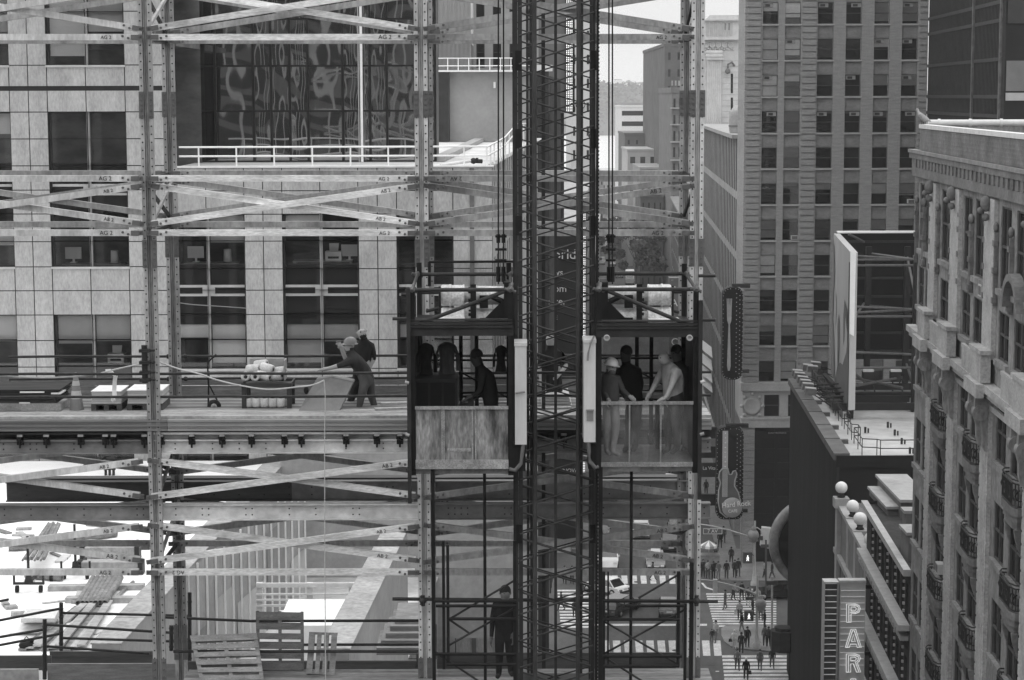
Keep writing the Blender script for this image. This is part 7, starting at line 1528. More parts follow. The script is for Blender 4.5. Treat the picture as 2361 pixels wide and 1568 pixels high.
mb = MB(); q = P(1727, 1421, Yb2-.3); mb.box((q.x-.38, q.y, q.z-.42), (q.x+.38, q.y+.35, q.z+.42)); mb.tube(q+Vector((.3, .2, .2)), P(1744, 1417, Yb2), .05); ps2 = mb.build('walk_signal', POLED, lb); walkman(ps2, q-Vector((0, 0, .08)), .32)
mb = MB(); mb.box((P(1733, 0, Yb2).x, Yb2-.3, P(0, 1386, Yb2).z), (P(1749, 0, Yb2).x, Yb2-.24, P(0, 1379, Yb2).z)); mb.build('one_way_sign', POLED, lb)
mb = MB(); q = P(1649, 1353, Yb2); mb.box((q.x-.18, q.y-.1, q.z-.55), (q.x+.18, q.y+.1, q.z+.65)); mb.build('signal_back', gm('pale_signal_back', .55, .5, .1, 3), lb)
for x, yb_, yt, lab in ((1766, 1380, 1245, 'thin dark pole behind the signal pole near the drum sign'), (1780, 1500, 1330, 'slim pole with a one way plate beside the octagonal canopy')):
    b_ = G(x, yb_, .14); T = thing('sign_pole', lab, 'pole', b_); mb = MB(); mb.tube(b_, P(x, yt, b_.y), .09, 8); mb.build('pole', POLE if x > 1770 else POLED, T); mb = MB(); q = P(x, yt+12, b_.y); mb.box((q.x-.5, q.y-.15, q.z-.2), (q.x+.5, q.y-.1, q.z+.1)); mb.build('plate', POLED, T)
ds = thing('letter_box_sign', 'pale tilted sign box with dark square bracket letter next to the drum sign', 'sign', P(1763, 1262, 192)); mb = MB(); mb.prism([P(1754, 1260, 192), P(1772, 1265, 192), P(1779, 1219, 192), P(1758, 1217, 192)], (0, .8, 0)); mb.build('box', gm('pale_sign_box', .55, .5, .1, 1), ds); mb = MB(); mb.box((P(1765, 0, 191.9).x, 191.9, P(0, 1250, 192).z), (P(1774, 0, 191.9).x, 191.98, P(0, 1240, 192).z)); mb.build('letter', POLED, ds)
uc = thing('vendor_cart', 'street vendor cart under a white and grey striped umbrella by the scaffold post', 'vendor cart', G(1634, 1312))
b_ = G(1634, 1308); top = P(1634, 1246, b_.y); mb = MB(); R_ = .85; n = 12; rim = [Vector((b_.x+R_*math.cos(2*math.pi*k/n), b_.y+R_*math.sin(2*math.pi*k/n), top.z-.45)) for k in range(n)]; ap = Vector((b_.x, b_.y, top.z))
for k in range(n): mb.add([ap, rim[k], rim[(k+1) % n], rim[k]-Vector((0, 0, .25)), rim[(k+1) % n]-Vector((0, 0, .25))], [(0, 1, 2), (1, 3, 4, 2)], k % 2)
mb.build('umbrella', [gm('white_canvas', .8, .8, .05, 3), gm('grey_canvas', .3, .8, .1, 3)], uc); mb = MB(); mb.tube((b_.x, b_.y, 0), ap, .04); mb.build('umbrella_pole', POLE, uc)
mb = MB(); mb.box((b_.x-1.0, b_.y-.6, .45), (b_.x+1.0, b_.y+.6, 1.25)); mb.box((b_.x-1.1, b_.y-.65, 1.25), (b_.x+1.1, b_.y+.65, 1.32)); mb.build('cart', gm('steel_cart', .22, .35, .3, 3), uc)
for s in (-1, 1): mb = MB(); mb.lathe((b_.x+s*.6, b_.y-.62, .3), [(.0, -.05), (.3, -.05), (.3, .05), (0, .05)], 14, 0, (0, 1, 0)); mb.build('wheel', TYRE, uc)
aw = thing('awning', 'pale awning over the shopfront between the scaffold post and the guitar sign', 'awning', P(1625, 860, 262))
mb = MB()
for k, y in enumerate((800, 830, 858, 880)): p, q = P(1617, y-18, 262), P(1640, y, 258); mb.add([p, q, q+Vector((0, -1.6, -1.2)), p+Vector((0, -1.6, -1.2)), p-Vector((0, 0, .3)), q-Vector((0, 0, .3))], [(0, 1, 2, 3), (4, 5, 2, 3)])
mb.build('canvas', gm('white_canvas', .8, .8, .05, 3), aw)
lv = thing('shop_sign', 'dark shop sign with pale script lettering below the awning beside the guitar sign', 'shop sign', P(1633, 1090, 215)); mb = MB(); a, b = P(1616, 1100, 215), P(1650, 1068, 215); mb.box((a.x, 215, a.z), (b.x, 215.4, b.z)); mb.build('board', gm('shop_sign_dark', .03, .5, .2, 1), lv); text('La Vita', 8*215/F/.72, LET, lv, P(1620, 1083, 214.9), (1, 0, 0), (0, 0, 1), .02)
for y, v in ((985, .02), (1030, .03), (1140, .03)): mb = MB(); a, b = P(1612, y+26, 217), P(1652, y, 217); mb.box((a.x, 217, a.z), (b.x, 217.5, b.z)); mb.build('shop_panel', SHOP, lv)
# ---------------------------------------------------------------- people in the street
GR = 'people at the crossing'; W_ = math.pi
def ped(x, y, yaw, label, sh, pa, h=1.75, walk=.4, arms=(.25, -.2), z=.0, short=False, hair=HAIRD, **kw):
    b_ = G(x, y, z); J, f, k = stand(b_.x, b_.y, yaw, h, walk, arms, z=z); return person(label, J, cloth(sh), cloth(pa), f, short=short, hair=hair, k=k, eyes=False, fingers=False, group=GR, **kw)
U = math.pi/2
ped(1621, 1331, -U, 'person in dark coat at the far corner beside the scaffold post', .03, .03, z=.14, walk=.1)
ped(1645, 1336, U, 'person in dark jacket standing with their back turned on the far corner', .02, .025, z=.14, walk=.1)
ped(1656, 1336, -U*.8, 'man in grey shirt drinking on the far corner', .13, .16, z=.14, walk=.1, short=True, arms=(.4, .6))
ped(1675, 1334, -U, 'man in black printed sweatshirt facing the camera on the far corner', .018, .05, z=.14, walk=.15)
ped(1694, 1332, -U*1.1, 'person in dark jacket over white shirt on the far corner', .04, .04, z=.14, walk=.3)
ped(1702, 1329, -U*.9, 'person in dark clothes just behind the white shirted one on the far corner', .03, .06, z=.14, walk=.2)
ped(1710, 1383, -U*.7, 'woman in black jacket standing beside the bicycle on the crosswalk', .018, .02, 1.68, walk=.2)
ped(1725, 1398, -U, 'person in dark top and white trousers walking over the crosswalk', .05, .5, walk=.5)
ped(1705, 1430, -U*1.1, 'man in pale checked shirt carrying a bag on the crosswalk', .28, .05, walk=.3)
ped(1710, 1458, W_*.9, 'man in black coat and pale trousers leaving the crosswalk at the corner', .018, .2, walk=.3)
ped(1650, 1480, -U*1.3, 'heavy man in white T-shirt and patterned trousers stepping over the near crosswalk', .45, .16, 1.86, walk=.7, short=True, bulk=1.15)
ped(1641, 1480, -U*.9, 'small child in dark clothes walking in front of the heavy man', .05, .1, 1.1, walk=.6)
ped(1693, 1498, U*.8, 'blonde woman in long white coat with dark boots on the near corner', .6, .5, 1.68, z=.14, walk=.15, hair=HAIRW)
ped(1709, 1507, U, 'person with dark backpack seen from behind on the near corner', .04, .03, 1.8, z=.14, walk=.2)
ped(1723, 1492, -U, 'young man in dark jacket looking down at his hands on the near corner', .03, .04, z=.14, walk=.1, arms=(.6, .6))
ped(1764, 1490, U, 'man in mid grey jacket seen from behind beside the pole', .11, .05, 1.78, z=.14, walk=.1)
ped(1763, 1450, W_, 'dark dressed woman pointing with outstretched arm near the canopy', .025, .04, 1.7, z=.14, walk=.1, arms=(1.3, .2))
ped(1754, 1430, -U, 'person in pale shirt walking behind the signal pole', .3, .1, 1.7, walk=.4)
ped(1720, 1568, U, 'white haired man in black suit walking away over the near crosswalk with a briefcase', .016, .018, 1.8, walk=.35, hair=HAIRW)
ped(1302, 1346, -U, 'person in dark clothes seen through the mast lattice, left one of two', .03, .03)
ped(1319, 1346, -U, 'person in dark clothes seen through the mast lattice, right one of two', .025, .05)
ped(1294, 1408, W_, 'person walking over the left crosswalk seen through the mast', .03, .04, walk=.6)
ped(1628, 1140, U, 'person in dark clothes on the sidewalk below the shop sign', .03, .04)
ped(1632, 1334, -U, 'person in pale top at the far corner between the post and the dark jacket', .3, .06, z=.14, walk=.2)
ped(1668, 1252, U, 'person walking away up the side street beside the vendor cart', .08, .05, z=.14, walk=.5)
ped(1660, 1262, -U, 'second person walking on the side street sidewalk near the cart', .03, .03, z=.14, walk=.5)
ped(1747, 1399, -U, 'person in pale coat partly hidden by the signal pole on the crosswalk', .35, .12, walk=.4)
ped(1752, 1545, -U*1.1, 'woman in grey suit walking near the sign pole on the near crosswalk', .12, .10, 1.7, walk=.4)
ped(1772, 1492, U, 'person in dark coat close beside the grey jacket at the pole', .05, .03, z=.14, walk=.1)
for x, y, yw, sh, pa, lab in ((1780, 1336, W_, .05, .08, 'person in dark grey walking along the far corner sidewalk near the drum sign'), (1762, 1334, 0, .3, .03, 'person in pale shirt walking along the far corner sidewalk by the thin dark pole'), (1686, 1300, U, .04, .04, 'person in black entering the side street sidewalk past the lamp pole'), (1650, 1290, -U, .12, .05, 'person in grey beside the umbrella of the vendor cart'), (1672, 1405, W_, .06, .12, 'person in dark top stepping off the left end of the right crosswalk'), (1735, 1420, 0, .03, .03, 'person in black half hidden behind the signal box on the crosswalk'), (1700, 1545, -U, .2, .05, 'person in grey shirt at the left end of the nearest crosswalk'), (1780, 1540, -U, .04, .1, 'person in dark top at the right end of the nearest crosswalk'), (1590, 1500, 0, .1, .05, 'person in grey crossing between the stripes left of the tall post'), (1340, 1385, U, .08, .04, 'person in grey on the left crosswalk nearest the mast'), (1325, 1425, -U, .03, .03, 'person in black on the left crosswalk below the others'), (1505, 1338, 0, .05, .05, 'person in dark clothes on the far crosswalk below the taxi')):
    ped(x, y, yw, lab, sh, pa, random.uniform(1.62, 1.82), walk=random.uniform(.2, .6))
bk = thing('bicycle', 'dark bicycle with its rider on the crosswalk by the woman in black', 'bicycle', G(1694, 1384)); b_ = G(1694, 1384); DB = Vector((.85, -.35, 0)).normalized(); upv = Vector((0, 0, 1))
for s in (-.52, .52):
    mb = MB(); c = b_+DB*s+upv*.34; a_ = DB.cross(upv); mb.lathe(c, [(.31, -.015), (.34, 0), (.31, .015), (.31, -.015)], 20, 0, a_, caps=False); w = mb.build('wheel', TYRE, bk); mb = MB()
    for k in range(6): d = DB*math.cos(k*math.pi/6)+upv*math.sin(k*math.pi/6); mb.tube(c-d*.31, c+d*.31, .006, 4)
    mb.build('spokes', RIM, w)
mb = MB(); hubs = [b_+DB*s+upv*.34 for s in (-.52, .52)]; bbk, st_, hd_ = b_-DB*.08+upv*.32, b_-DB*.2+upv*.85, b_+DB*.38+upv*.85
for p, q in ((hubs[0], bbk), (hubs[0], st_), (bbk, st_), (bbk, hd_), (st_, hd_), (hd_, hubs[1]), (hd_, hd_+upv*.15)): mb.tube(p, q, .018, 6)
mb.build('frame', DARK2, bk); mb = MB(); mb.ball(st_+upv*.06, .11, 8, 0, (1.2, .7, .4)); mb.build('saddle', DARK, bk); mb = MB(); mb.tube(hd_+upv*.15-a_*.28, hd_+upv*.15+a_*.28, .016, 6); mb.build('handlebar', DARK, bk)
J, f, k = stand(b_.x-DB.x*.15, b_.y-DB.y*.15, math.atan2(DB.y, DB.x), 1.72, .25, (.7, .7), lean=.25, bend=(.3, .3)); person('cyclist in pale checked top astride the bicycle on the crosswalk', J, cloth(.25), cloth(.05), f, short=False, hair=HAIRD, k=k, eyes=False, fingers=False, group=GR)
for lab, q, sz in (('dark briefcase hanging from the hand of the suited man', G(1728, 1568)+Vector((0, .05, .45)), (.35, .1, .28)), ('dark handbag carried by the woman in the white coat', G(1684, 1499)+Vector((0, 0, .7)), (.3, .12, .25)), ('pale carrier bag held by the man in the checked shirt', G(1696, 1431)+Vector((0, 0, .5)), (.28, .1, .38))):
    T = thing('bag', lab, 'bag', q); mb = MB(); mb.prism([(q.x-sz[0]/2, q.y, q.z), (q.x+sz[0]/2, q.y, q.z), (q.x+sz[0]*.42, q.y, q.z+sz[2]), (q.x-sz[0]*.42, q.y, q.z+sz[2])], (0, sz[1], 0)); mb.build('bag_body', cloth(.5) if 'pale' in lab else cloth(.02), T); mb = MB(); mb.pipe([(q.x-sz[0]*.25, q.y, q.z+sz[2]), (q.x, q.y, q.z+sz[2]+.14), (q.x+sz[0]*.25, q.y, q.z+sz[2])], .012, 5); mb.build('handle', DARK2, T)
# ---------------------------------------------------------------- the white roof below and what lies on it
ZW = 32.7; RY = lambda x, y, h=0.0: G(x, y, ZW+h)
wr = thing('white_roof_building', 'low building with a bright white flat roof and board topped parapets below the platform', 'building', (-9, 60, ZW))
CP1, CP2 = -11.68, -6.2
pl_ = lambda c, Y, z, d=0: Vector((c+TS*Y+d, Y, z))
mb = MB(); mb.poly([(-40, 47.5, ZW), pl_(CP1, 47.5, ZW, -.7), pl_(CP1, 74.8, ZW, -.7), (-40, 74.8, ZW)]); mb.quad((-40, 47.5, 20), (CP1+TS*47.5, 47.5, 20), (CP1+TS*47.5, 47.5, ZW), (-40, 47.5, ZW)); mb.build('roof', WROOF, wr)
SHEET = gm('weathered_sheathing', .32, .85, .25, .8, fine=.2, detail=9); PIT = gm('grey_wall_panels', .30, .8, .15, .6, fine=.08)
for c, Y0, Y1, nm in ((CP1, 47.5, 74.5, 'parapet'), (CP2, 47.0, 60.5, 'parapet')):
    mb = MB(); O = pl_(c, Y0, 27); Lq = (Y1-Y0)/ud.y; mb.obox(O, ud*Lq, -nd*.68, (0, 0, ZW+.45-27)); mb.build(nm, PIT, wr)
    for k in range(int(Lq/2.44)+1): mb = MB(); l0 = k*2.44; l1 = min(Lq, l0+2.42); mb.obox(O+ud*l0+Vector((0, 0, ZW+.452-27))+nd*.03, ud*(l1-l0), -nd*.74, (0, 0, .03+.004*(k % 2))); mb.build('parapet_board', SHEET, wr)
mb = MB(); a, b = pl_(CP1, 71, 27), pl_(CP2+3.5, 71, 27); mb.quad((a.x, 71, 27), (b.x, 71, 27), (b.x, 71, ZW+1.6), (a.x, 71, ZW+1.6)); mb.build('court_wall', PIT, wr)
mb = MB(); mb.poly([pl_(CP1, 47, 29.2), pl_(CP2, 47, 29.2), pl_(CP2, 71, 29.2), pl_(CP1, 71, 29.2)]); mb.build('court_floor', gm('court_floor_pale', .50, .8, .25, .5, fine=.1), wr)
BA, BBq = Vector((-8.93, 55.4, 29.2)), Vector((-7.05, 69, 29.2)); hB = Vector((0, 0, ZW+.4-29.2)); mb = MB(); mb.quad(BA, BBq, BBq+hB, BA+hB); mb.build('batten_wall', PIT, wr)
for k in range(16): mb = MB(); q = BA.lerp(BBq, k/15.2)+Vector((.03, -.05, 0)); mb.box((q.x-.028, q.y-.05, 29.2), (q.x+.028, q.y, ZW+.42)); mb.build('white_batten', WHITE, wr)
for k, (t0, t1, h0, h1, v) in enumerate(((.02, .12, .0, .5, .2), (.2, .33, .0, .62, .38), (.36, .6, .0, .45, .44), (.62, .8, .1, .8, .24), (.84, .98, .0, .4, .4))): mb = MB(); a, b = BA.lerp(BBq, t0), BA.lerp(BBq, t1); e = Vector((.02, -.012, 0)); mb.quad(a+e+hB*h0, b+e+hB*h0, b+e+hB*h1, a+e+hB*h1); mb.build('wall_patch', gm('court_panel_%d' % int(v*100), v, .8, .15, 1), wr)
mb = MB(); mb.tube(P(580, 1215, 69), P(445, 1390, 60), .06, 6); mb.tube(P(860, 1430, 55), P(828, 1520, 50), .05, 6); mb.build('diagonal_prop', SHEET, wr)
for (x0, x1, y0, y1, Y, v) in ((470, 500, 1250, 1390, 70.3, .2), (520, 560, 1330, 1400, 69.5, .38), (560, 625, 1350, 1470, 66, .42), (505, 520, 1240, 1330, 70.2, .16)):
    mb = MB(); a, b = P(x0, y1, Y), P(x1, y0, Y); mb.box((a.x, Y, a.z), (b.x, Y+.2, b.z)); mb.build('wall_panel', gm('court_panel_%d' % int(v*100), v, .8, .15, 1), wr)
fr = thing('white_roof_frame', 'white painted post and rail frame standing in the court beside the second parapet', 'frame', P(715, 1450, 60)); mb = MB()
for y, w in ((1350, .13), (1371, .05), (1384, .05), (1397, .06)): a, b = P(590, y, 60), P(842, y, 60); mb.box((a.x, 60, a.z-w/2), (b.x, 60.08, a.z+w/2))
mb.build('rail', gm('off_white_paint', .62, .6, .12, 3), fr); mb = MB()
for x in (598, 714, 811): a, b = P(x, 1418, 60), P(x, 1346, 60); mb.box((a.x-.09, 60.1, a.z), (a.x+.09, 60.22, b.z))
mb.build('post', gm('off_white_paint', .62, .6, .12, 3), fr); mb = MB(); a, b = P(640, 1434, 60), P(835, 1418, 60); mb.box((a.x, 60, a.z), (b.x, 60.6, b.z)); a, b = P(640, 1530, 56), P(815, 1442, 56); mb.box((a.x, 56, a.z), (b.x, 59, b.z)); mb.build('white_box', WROOF, fr)
# skylight hole, pipes, timber, trolley racks
hh_ = thing('roof_hatch', 'open dark hatch in the white roof with clutter inside', 'hatch', RY(230, 1080)); a, b, c, d = RY(183, 1083), RY(258, 1083), RY(282, 1068), RY(196, 1068); mb = MB(); mb.poly([v+Vector((0, 0, .006)) for v in (a, b, c, d)]); mb.build('opening', DARK, hh_); mb = MB()
for k in range(5): q = RY(200+k*15, 1079); mb.box((q.x, q.y, ZW), (q.x+.3, q.y+.4, ZW+.25+.1*(k % 2)))
mb.build('clutter', DARK2, hh_)
for k in range(3): q = RY(244+k*9, 1096); T = thing('vent_stub', 'small dark vent stub standing on the white roof below the hatch', 'vent', q, 'vent stubs on the white roof'); mb = MB(); mb.lathe(q, [(.05, 0), (.05, .2), (.08, .2), (.08, .28), (.02, .3)], 8); mb.build('stub', DARK2, T)
STP = gm('rusty_steel_pipe', .20, .6, .4, 5, (1, 1, 1), fine=.3)
def hollow(p, q, r, name, par, m=STP):
    p, q = Vector(p), Vector(q); d = (q-p); w = d.normalized(); mb = MB(); Lq = d.length
    mb.lathe(p, [(r*.82, .12), (r*.82, 0), (r, 0), (r, Lq), (r*.82, Lq), (r*.82, Lq-.1)], 12, 0, w); return mb.build(name, m, par)
for k in range(7):
    T = thing('steel_pipe', 'rusty steel pipe lying side by side with others in the bundle on the white roof', 'pipe', RY(180+9*k, 1391), 'steel pipes in the bundle'); r = .075+.012*(k > 3)
    hollow(RY(180+10.2*k, 1391, r+.08), RY(215+10.5*k, 1332, r+.08), r, 'pipe', T)
for (x0, y0, x1, y1, r, lab) in ((244, 1399, 307, 1342, .05, 'thin rusty pipe lying beside the pipe bundle'), (144, 1333, 60, 1327, .09, 'rusty pipe with open end lying behind the trolley rack'), (268, 1229, 30, 1262, .12, 'long thick dark pipe lying across the upper white roof'), (185, 1256, 20, 1263, .10, 'dark thick pipe lying below the long one on the upper white roof')):
    T = thing('steel_pipe', lab, 'pipe', RY(x0, y0)); hollow(RY(x0, y0, r), RY(x1, y1, r), r, 'pipe', T)
rng = random.Random(5)
for k in range(9):
    T = thing('long_board', 'long board lying in the loose sheaf on the white roof near the pipe railing', 'board', RY(60+18*k, 1500), 'boards in the sheaf'); a, b = RY(42+17*k, 1502), RY(168+9*k+rng.randrange(8), 1392+rng.randrange(14)); mb = MB(); d = (b-a); s = frame_of(d)[0]; mb.obox(a+Vector((0, 0, .02+.05*(k % 3))), d, s*.2, (0, 0, .05)); mb.build('board', (STP, WOOD, SHEET)[k % 3], T)
for k in range(8):
    T = thing('short_pole', 'thin pole in the loose bunch leaning on the upper trolley rack', 'pole', RY(70+6*k, 1290), 'poles on the trolley rack'); a, b = RY(52+7*k, 1292-4*(k % 2), .5), RY(112+3.5*k, 1206+3*(k % 3), .5); mb = MB(); mb.tube(a, b, .035+.02*(k % 2), 6); mb.build('pole', STP, T)
for (x0, x1, y0, y1, lab, m, h) in ((178, 320, 1325, 1325, 'long grey box beam lying on the white roof behind the pipe bundle', SHEET, .35), (186, 312, 1290, 1290, 'grey box beam with dark ends lying farther back on the white roof', GALVD, .35), (110, 330, 1364, 1361, 'pale timber bearer under the upper end of the pipe bundle', SHEET, .14), (150, 312, 1391, 1391, 'pale timber bearer under the lower end of the pipe bundle', SHEET, .14), (225, 345, 1268, 1268, 'dark sheet lying at the back of the white roof by the tall post', BEAMK, .12)):
    a, b = RY(x0, y0), RY(x1, y1); T = thing('beam', lab, 'beam', a); mb = MB(); mb.obox(a, b-a, (0, .3, 0), (0, 0, h)); mb.build('beam', m, T)
    if h > .3:
        mb = MB()
        for q in (a, b): mb.box((q.x-.02, q.y-.03, ZW), (q.x+.12, q.y+.33, ZW+h+.02))
        mb.build('end_plate', DARK2, T)
for (x, y, lab) in ((67, 1366, 'dark wheeled trolley rack in front on the white roof'), (175, 1335, 'dark wheeled trolley rack behind the first one on the white roof')):
    q = RY(x, y); T = thing('trolley_rack', lab, 'trolley', q); mb = MB(); w = .42
    mb.box((q.x-w, q.y-.04, ZW+.22), (q.x+w, q.y+.04, ZW+.28)); mb.box((q.x-w, q.y-.03, ZW+.28), (q.x-w+.05, q.y+.03, ZW+.5)); mb.box((q.x+w-.05, q.y-.03, ZW+.28), (q.x+w, q.y+.03, ZW+.5)); mb.prism([(q.x-.12, q.y-.03, ZW+.28), (q.x+.12, q.y-.03, ZW+.28), (q.x+.05, q.y-.03, ZW+.5), (q.x-.05, q.y-.03, ZW+.5)], (0, .06, 0)); mb.box((q.x-.03, q.y-.03, ZW+.5), (q.x+.03, q.y+.03, ZW+1.55)); mb.box((q.x-.04, q.y, ZW+.24), (q.x+.04, q.y+1.4, ZW+.30)); mb.build('frame', DARK2, T)
    for X in (-w+.1, w-.1):
        for d in (0, 1.3): mb = MB(); mb.lathe((q.x+X, q.y+d, ZW+.1), [(.0, -.04), (.1, -.04), (.1, .04), (0, .04)], 12, 0, (1, 0, 0)); mb.build('castor', TYRE, T)
for k in range(5):
    T = thing('white_slab', 'thin white slab in the untidy pile on the white roof left of the pipe bundle', 'slab', RY(82, 1440), 'white slabs in the pile'); q = RY(50, 1438-k*.5, .1*k); mb = MB(); mb.obox(q+Vector((.04*math.sin(k*2), .05*math.cos(k*3), .02)), (.85+.1*math.sin(k), .05*math.cos(k), 0), (-.1, 1.0, 0), (0, 0, .085)); mb.build('slab', gm('grey_white_slab', .55, .75, .2, 3, fine=.1), T)
sh_ = thing('tarpaulin', 'crumpled white tarpaulin lying beside the slabs at the left edge of the white roof', 'tarpaulin', RY(70, 1455)); mb = MB(); n = 12; a = RY(20, 1466); vs = []
for j in range(n+1):
    for i in range(n+1): vs.append((a.x+1.6*i/n+rng.uniform(-.04, .04), a.y+1.2*j/n, ZW+.05+.16*rng.random()*math.sin(math.pi*i/n)*math.sin(math.pi*j/n)+.01))
mb.add(vs, [(j*(n+1)+i, j*(n+1)+i+1, (j+1)*(n+1)+i+1, (j+1)*(n+1)+i) for j in range(n) for i in range(n)], 0, True); mb.build('cloth', gm('white_tarpaulin', .75, .6, .1, 4), sh_)
tb_ = thing('tool_bag', 'black tool bag lying on the boards at the lower left', 'bag', RY(62, 1490)); q = RY(62, 1488, .12); mb = MB(); mb.ball(q, .16, 10, 0, (1.3, .8, .7)); mb.ball(q+Vector((.12, 0, .12)), .06, 8); mb.build('bag_body', DARK, tb_); mb = MB(); mb.pipe([q+Vector((-.15, 0, .05)), q+Vector((0, 0, .22)), q+Vector((.15, 0, .05))], .015, 5); mb.build('handle', DARK2, tb_)
DEB = [WOOD, SHEET, STP, gm('torn_paper', .6, .8, .1, 3), GALVD]
for k in range(26):
    x, y = rng.uniform(5, 330), rng.uniform(1215, 1480)
    if x > 345-(y-1345)*.9 and y > 1345: x *= .5
    q = RY(x, y); L_ = rng.uniform(.25, 1.3); a = rng.uniform(0, 3.1); u = Vector((math.cos(a), math.sin(a), 0))*L_; v = Vector((-math.sin(a), math.cos(a), 0))*rng.uniform(.08, .25)
    mb = MB(); mb.obox(q+Vector((0, 0, .004)), u, v, (0, 0, rng.uniform(.03, .10))); tag(mb.build('offcut', DEB[k % 5]), 'small offcut lying loose on the white roof among the other scraps', 'offcut', 'offcuts strewn over the white roof')
# ---------------------------------------------------------------- the lower platform with its pipe rails, pallets and landing gates
ZL = P(1180, 1562, 38).z
lp = thing('lower_platform', 'lower working platform deck with dark kick boards and pipe guard rails at the bottom', 'platform', (XC[1], 39, ZL))
mb = MB(); x0, x1 = P(425, 1562, 38).x, P(1640, 1562, 38).x
for k in range(13): y0 = 36.2+2.4*k/13; mb.box((x0, y0+.006, ZL-.06), (x1, y0+2.4/13-.006, ZL-.001*(k % 3)), 1 if k % 3 == 1 else 0)
mb.build('deck', [gm('worn_plank_deck', .24, .9, .35, 1.2, (.6, 3, 1), fine=.25), gm('grey_plank_deck', .17, .9, .35, 1.2, (.6, 3, 1), fine=.25)], lp)
KB = gm('dark_kick_board', .075, .8, .35, 1.5, (.4, 1, 5), fine=.15)
for xa, xb, ya, yb_, Y, m in ((430, 960, 1524, 1553, 40.9, KB), (960, 1600, 1505, 1545, 41.0, KB), (115, 352, 1502, 1531, 44.5, KB), (110, 440, 1530, 1575, 42.0, WOODG), (-60, 118, 1512, 1546, 43.0, KB), (-60, 88, 1543, 1590, 41.5, SHEET)):
    mb = MB(); a, b = P(xa, yb_, Y), P(xb, ya, Y); mb.box((a.x, Y, a.z), (b.x, Y+.05, b.z)); mb.build('kick_board', m, lp)
rails = [((352, 1422), (580, 1432), 42), ((580, 1432), (965, 1431), 40.7), ((400, 1502), (965, 1502), 38.2), ((560, 1487), (965, 1486), 40.7), ((138, 1413), (437, 1420), 44), ((138, 1471), (437, 1480), 44), ((-30, 1436), (140, 1403), 44), ((-30, 1493), (140, 1461), 44), ((102, 1440), (397, 1459), 42.5), ((102, 1490), (345, 1507), 42.5), ((-30, 1474), (104, 1451), 42.5), ((-30, 1392), (20, 1382), 46)]
for (a, b), (c, d), Y in [(r[0], r[1], r[2]) for r in rails]: mb = MB(); mb.tube(P(a, b, Y), P(c, d, Y), .030, 8); mb.build('guard_rail', PIPE, lp)
for x, ya, yb_, Y in ((103, 1428, 1566, 42.4), (141, 1390, 1500, 43.9), (395, 1442, 1500, 42.4), (437, 1366, 1545, 43.5)):
    mb = MB(); mb.tube(P(x, yb_, Y), P(x, ya, Y), .045, 8)
    for t in (.12, .3, .6, .85): q = P(x, ya+(yb_-ya)*t, Y); mb.ball(q, .055, 8)
    mb.build('rail_post', PIPE, lp)
mb = MB(); mb.tube(P(905, 1381, 37.7), P(1655, 1387, 37.7), .034, 8)
for x in (975, 1606): q = P(x, 1385, 37.65); mb.ball(q, .07, 8); mb.tube(q-Vector((0, 0, .1)), q+Vector((0, 0, .1)), .04, 6)
mb.build('long_pipe', PIPE, lp)
for x0, x1, y in ((905, 968, 735), (1610, 1650, 738), (925, 958, 679), (1610, 1650, 636)): mb = MB(); mb.tube(P(x0, y, 37.6), P(x1, y, 37.6), .03, 8); mb.build('pipe_end', PIPE, scaf)
PALW = gm('weathered_pallet_wood', .16, .9, .35, 3, (1, 1, 4), fine=.2); PALL = gm('grey_pallet_wood', .24, .9, .3, 3, (1, 1, 4), fine=.2)
def lean(label, quad, Y, horiz, n, m, dy=.25, name='pallet', stiles=3):
    T = thing('leaning_pallet', label, 'pallet', P((quad[0][0]+quad[1][0])/2, quad[0][1], Y)); q = [P(x, y, Y+(dy if i > 1 else 0)) for i, (x, y) in enumerate(quad)]     # bottom left, bottom right, top right, top left
    B = lambda u, v: q[0].lerp(q[1], u).lerp(q[3].lerp(q[2], u), v); nrm = (q[1]-q[0]).cross(q[3]-q[0]).normalized()
    mb = MB(); w = .62/n
    for k in range(n):
        t0 = (k+.5)/n-w/2+.0; t1 = t0+w
        if k in (0, n-1): t0, t1 = t0-(.5/n-w/2 if k == 0 else 0), t1+(.5/n-w/2 if k else 0)
        A = [B(0, t0), B(1, t0), B(1, t1), B(0, t1)] if horiz else [B(t0, 0), B(t1, 0), B(t1, 1), B(t0, 1)]; mb.prism(A, nrm*.022)
    mb.build('slats', m, T)
    for k in range(stiles):
        t = k/(stiles-1)*(.94); mb = MB(); A = [B(t, 0), B(t+.06, 0), B(t+.06, 1), B(t, 1)] if horiz else [B(0, t), B(1, t), B(1, t+.06), B(0, t+.06)]; mb.prism([p-nrm*.002 for p in A], -nrm*.09); mb.build('stringer', m, T)
    mb = MB()
    for k in range(0, n, 2):
        t0 = (k+.5)/n-w/2; A = [B(0, t0), B(1, t0), B(1, t0+w), B(0, t0+w)] if horiz else [B(t0, 0), B(t0+w, 0), B(t0+w, 1), B(t0, 1)]; mb.prism([p-nrm*.094 for p in A], -nrm*.02)
    mb.build('rear_slats', m, T)
lean('large grey pallet leaning over at the left of the lower platform', [(466, 1590), (612, 1590), (592, 1460), (438, 1466)], 37.6, True, 7, PALL, .5)
lean('dark slatted pallet standing upright behind the large leaning one', [(592, 1545), (700, 1545), (699, 1412), (590, 1410)], 38.5, True, 6, PALW, .1)
lean('small pallet with four upright slats standing beside the white string', [(706, 1553), (772, 1557), (778, 1459), (713, 1457)], 38.2, False, 4, PALL, .2, stiles=2)
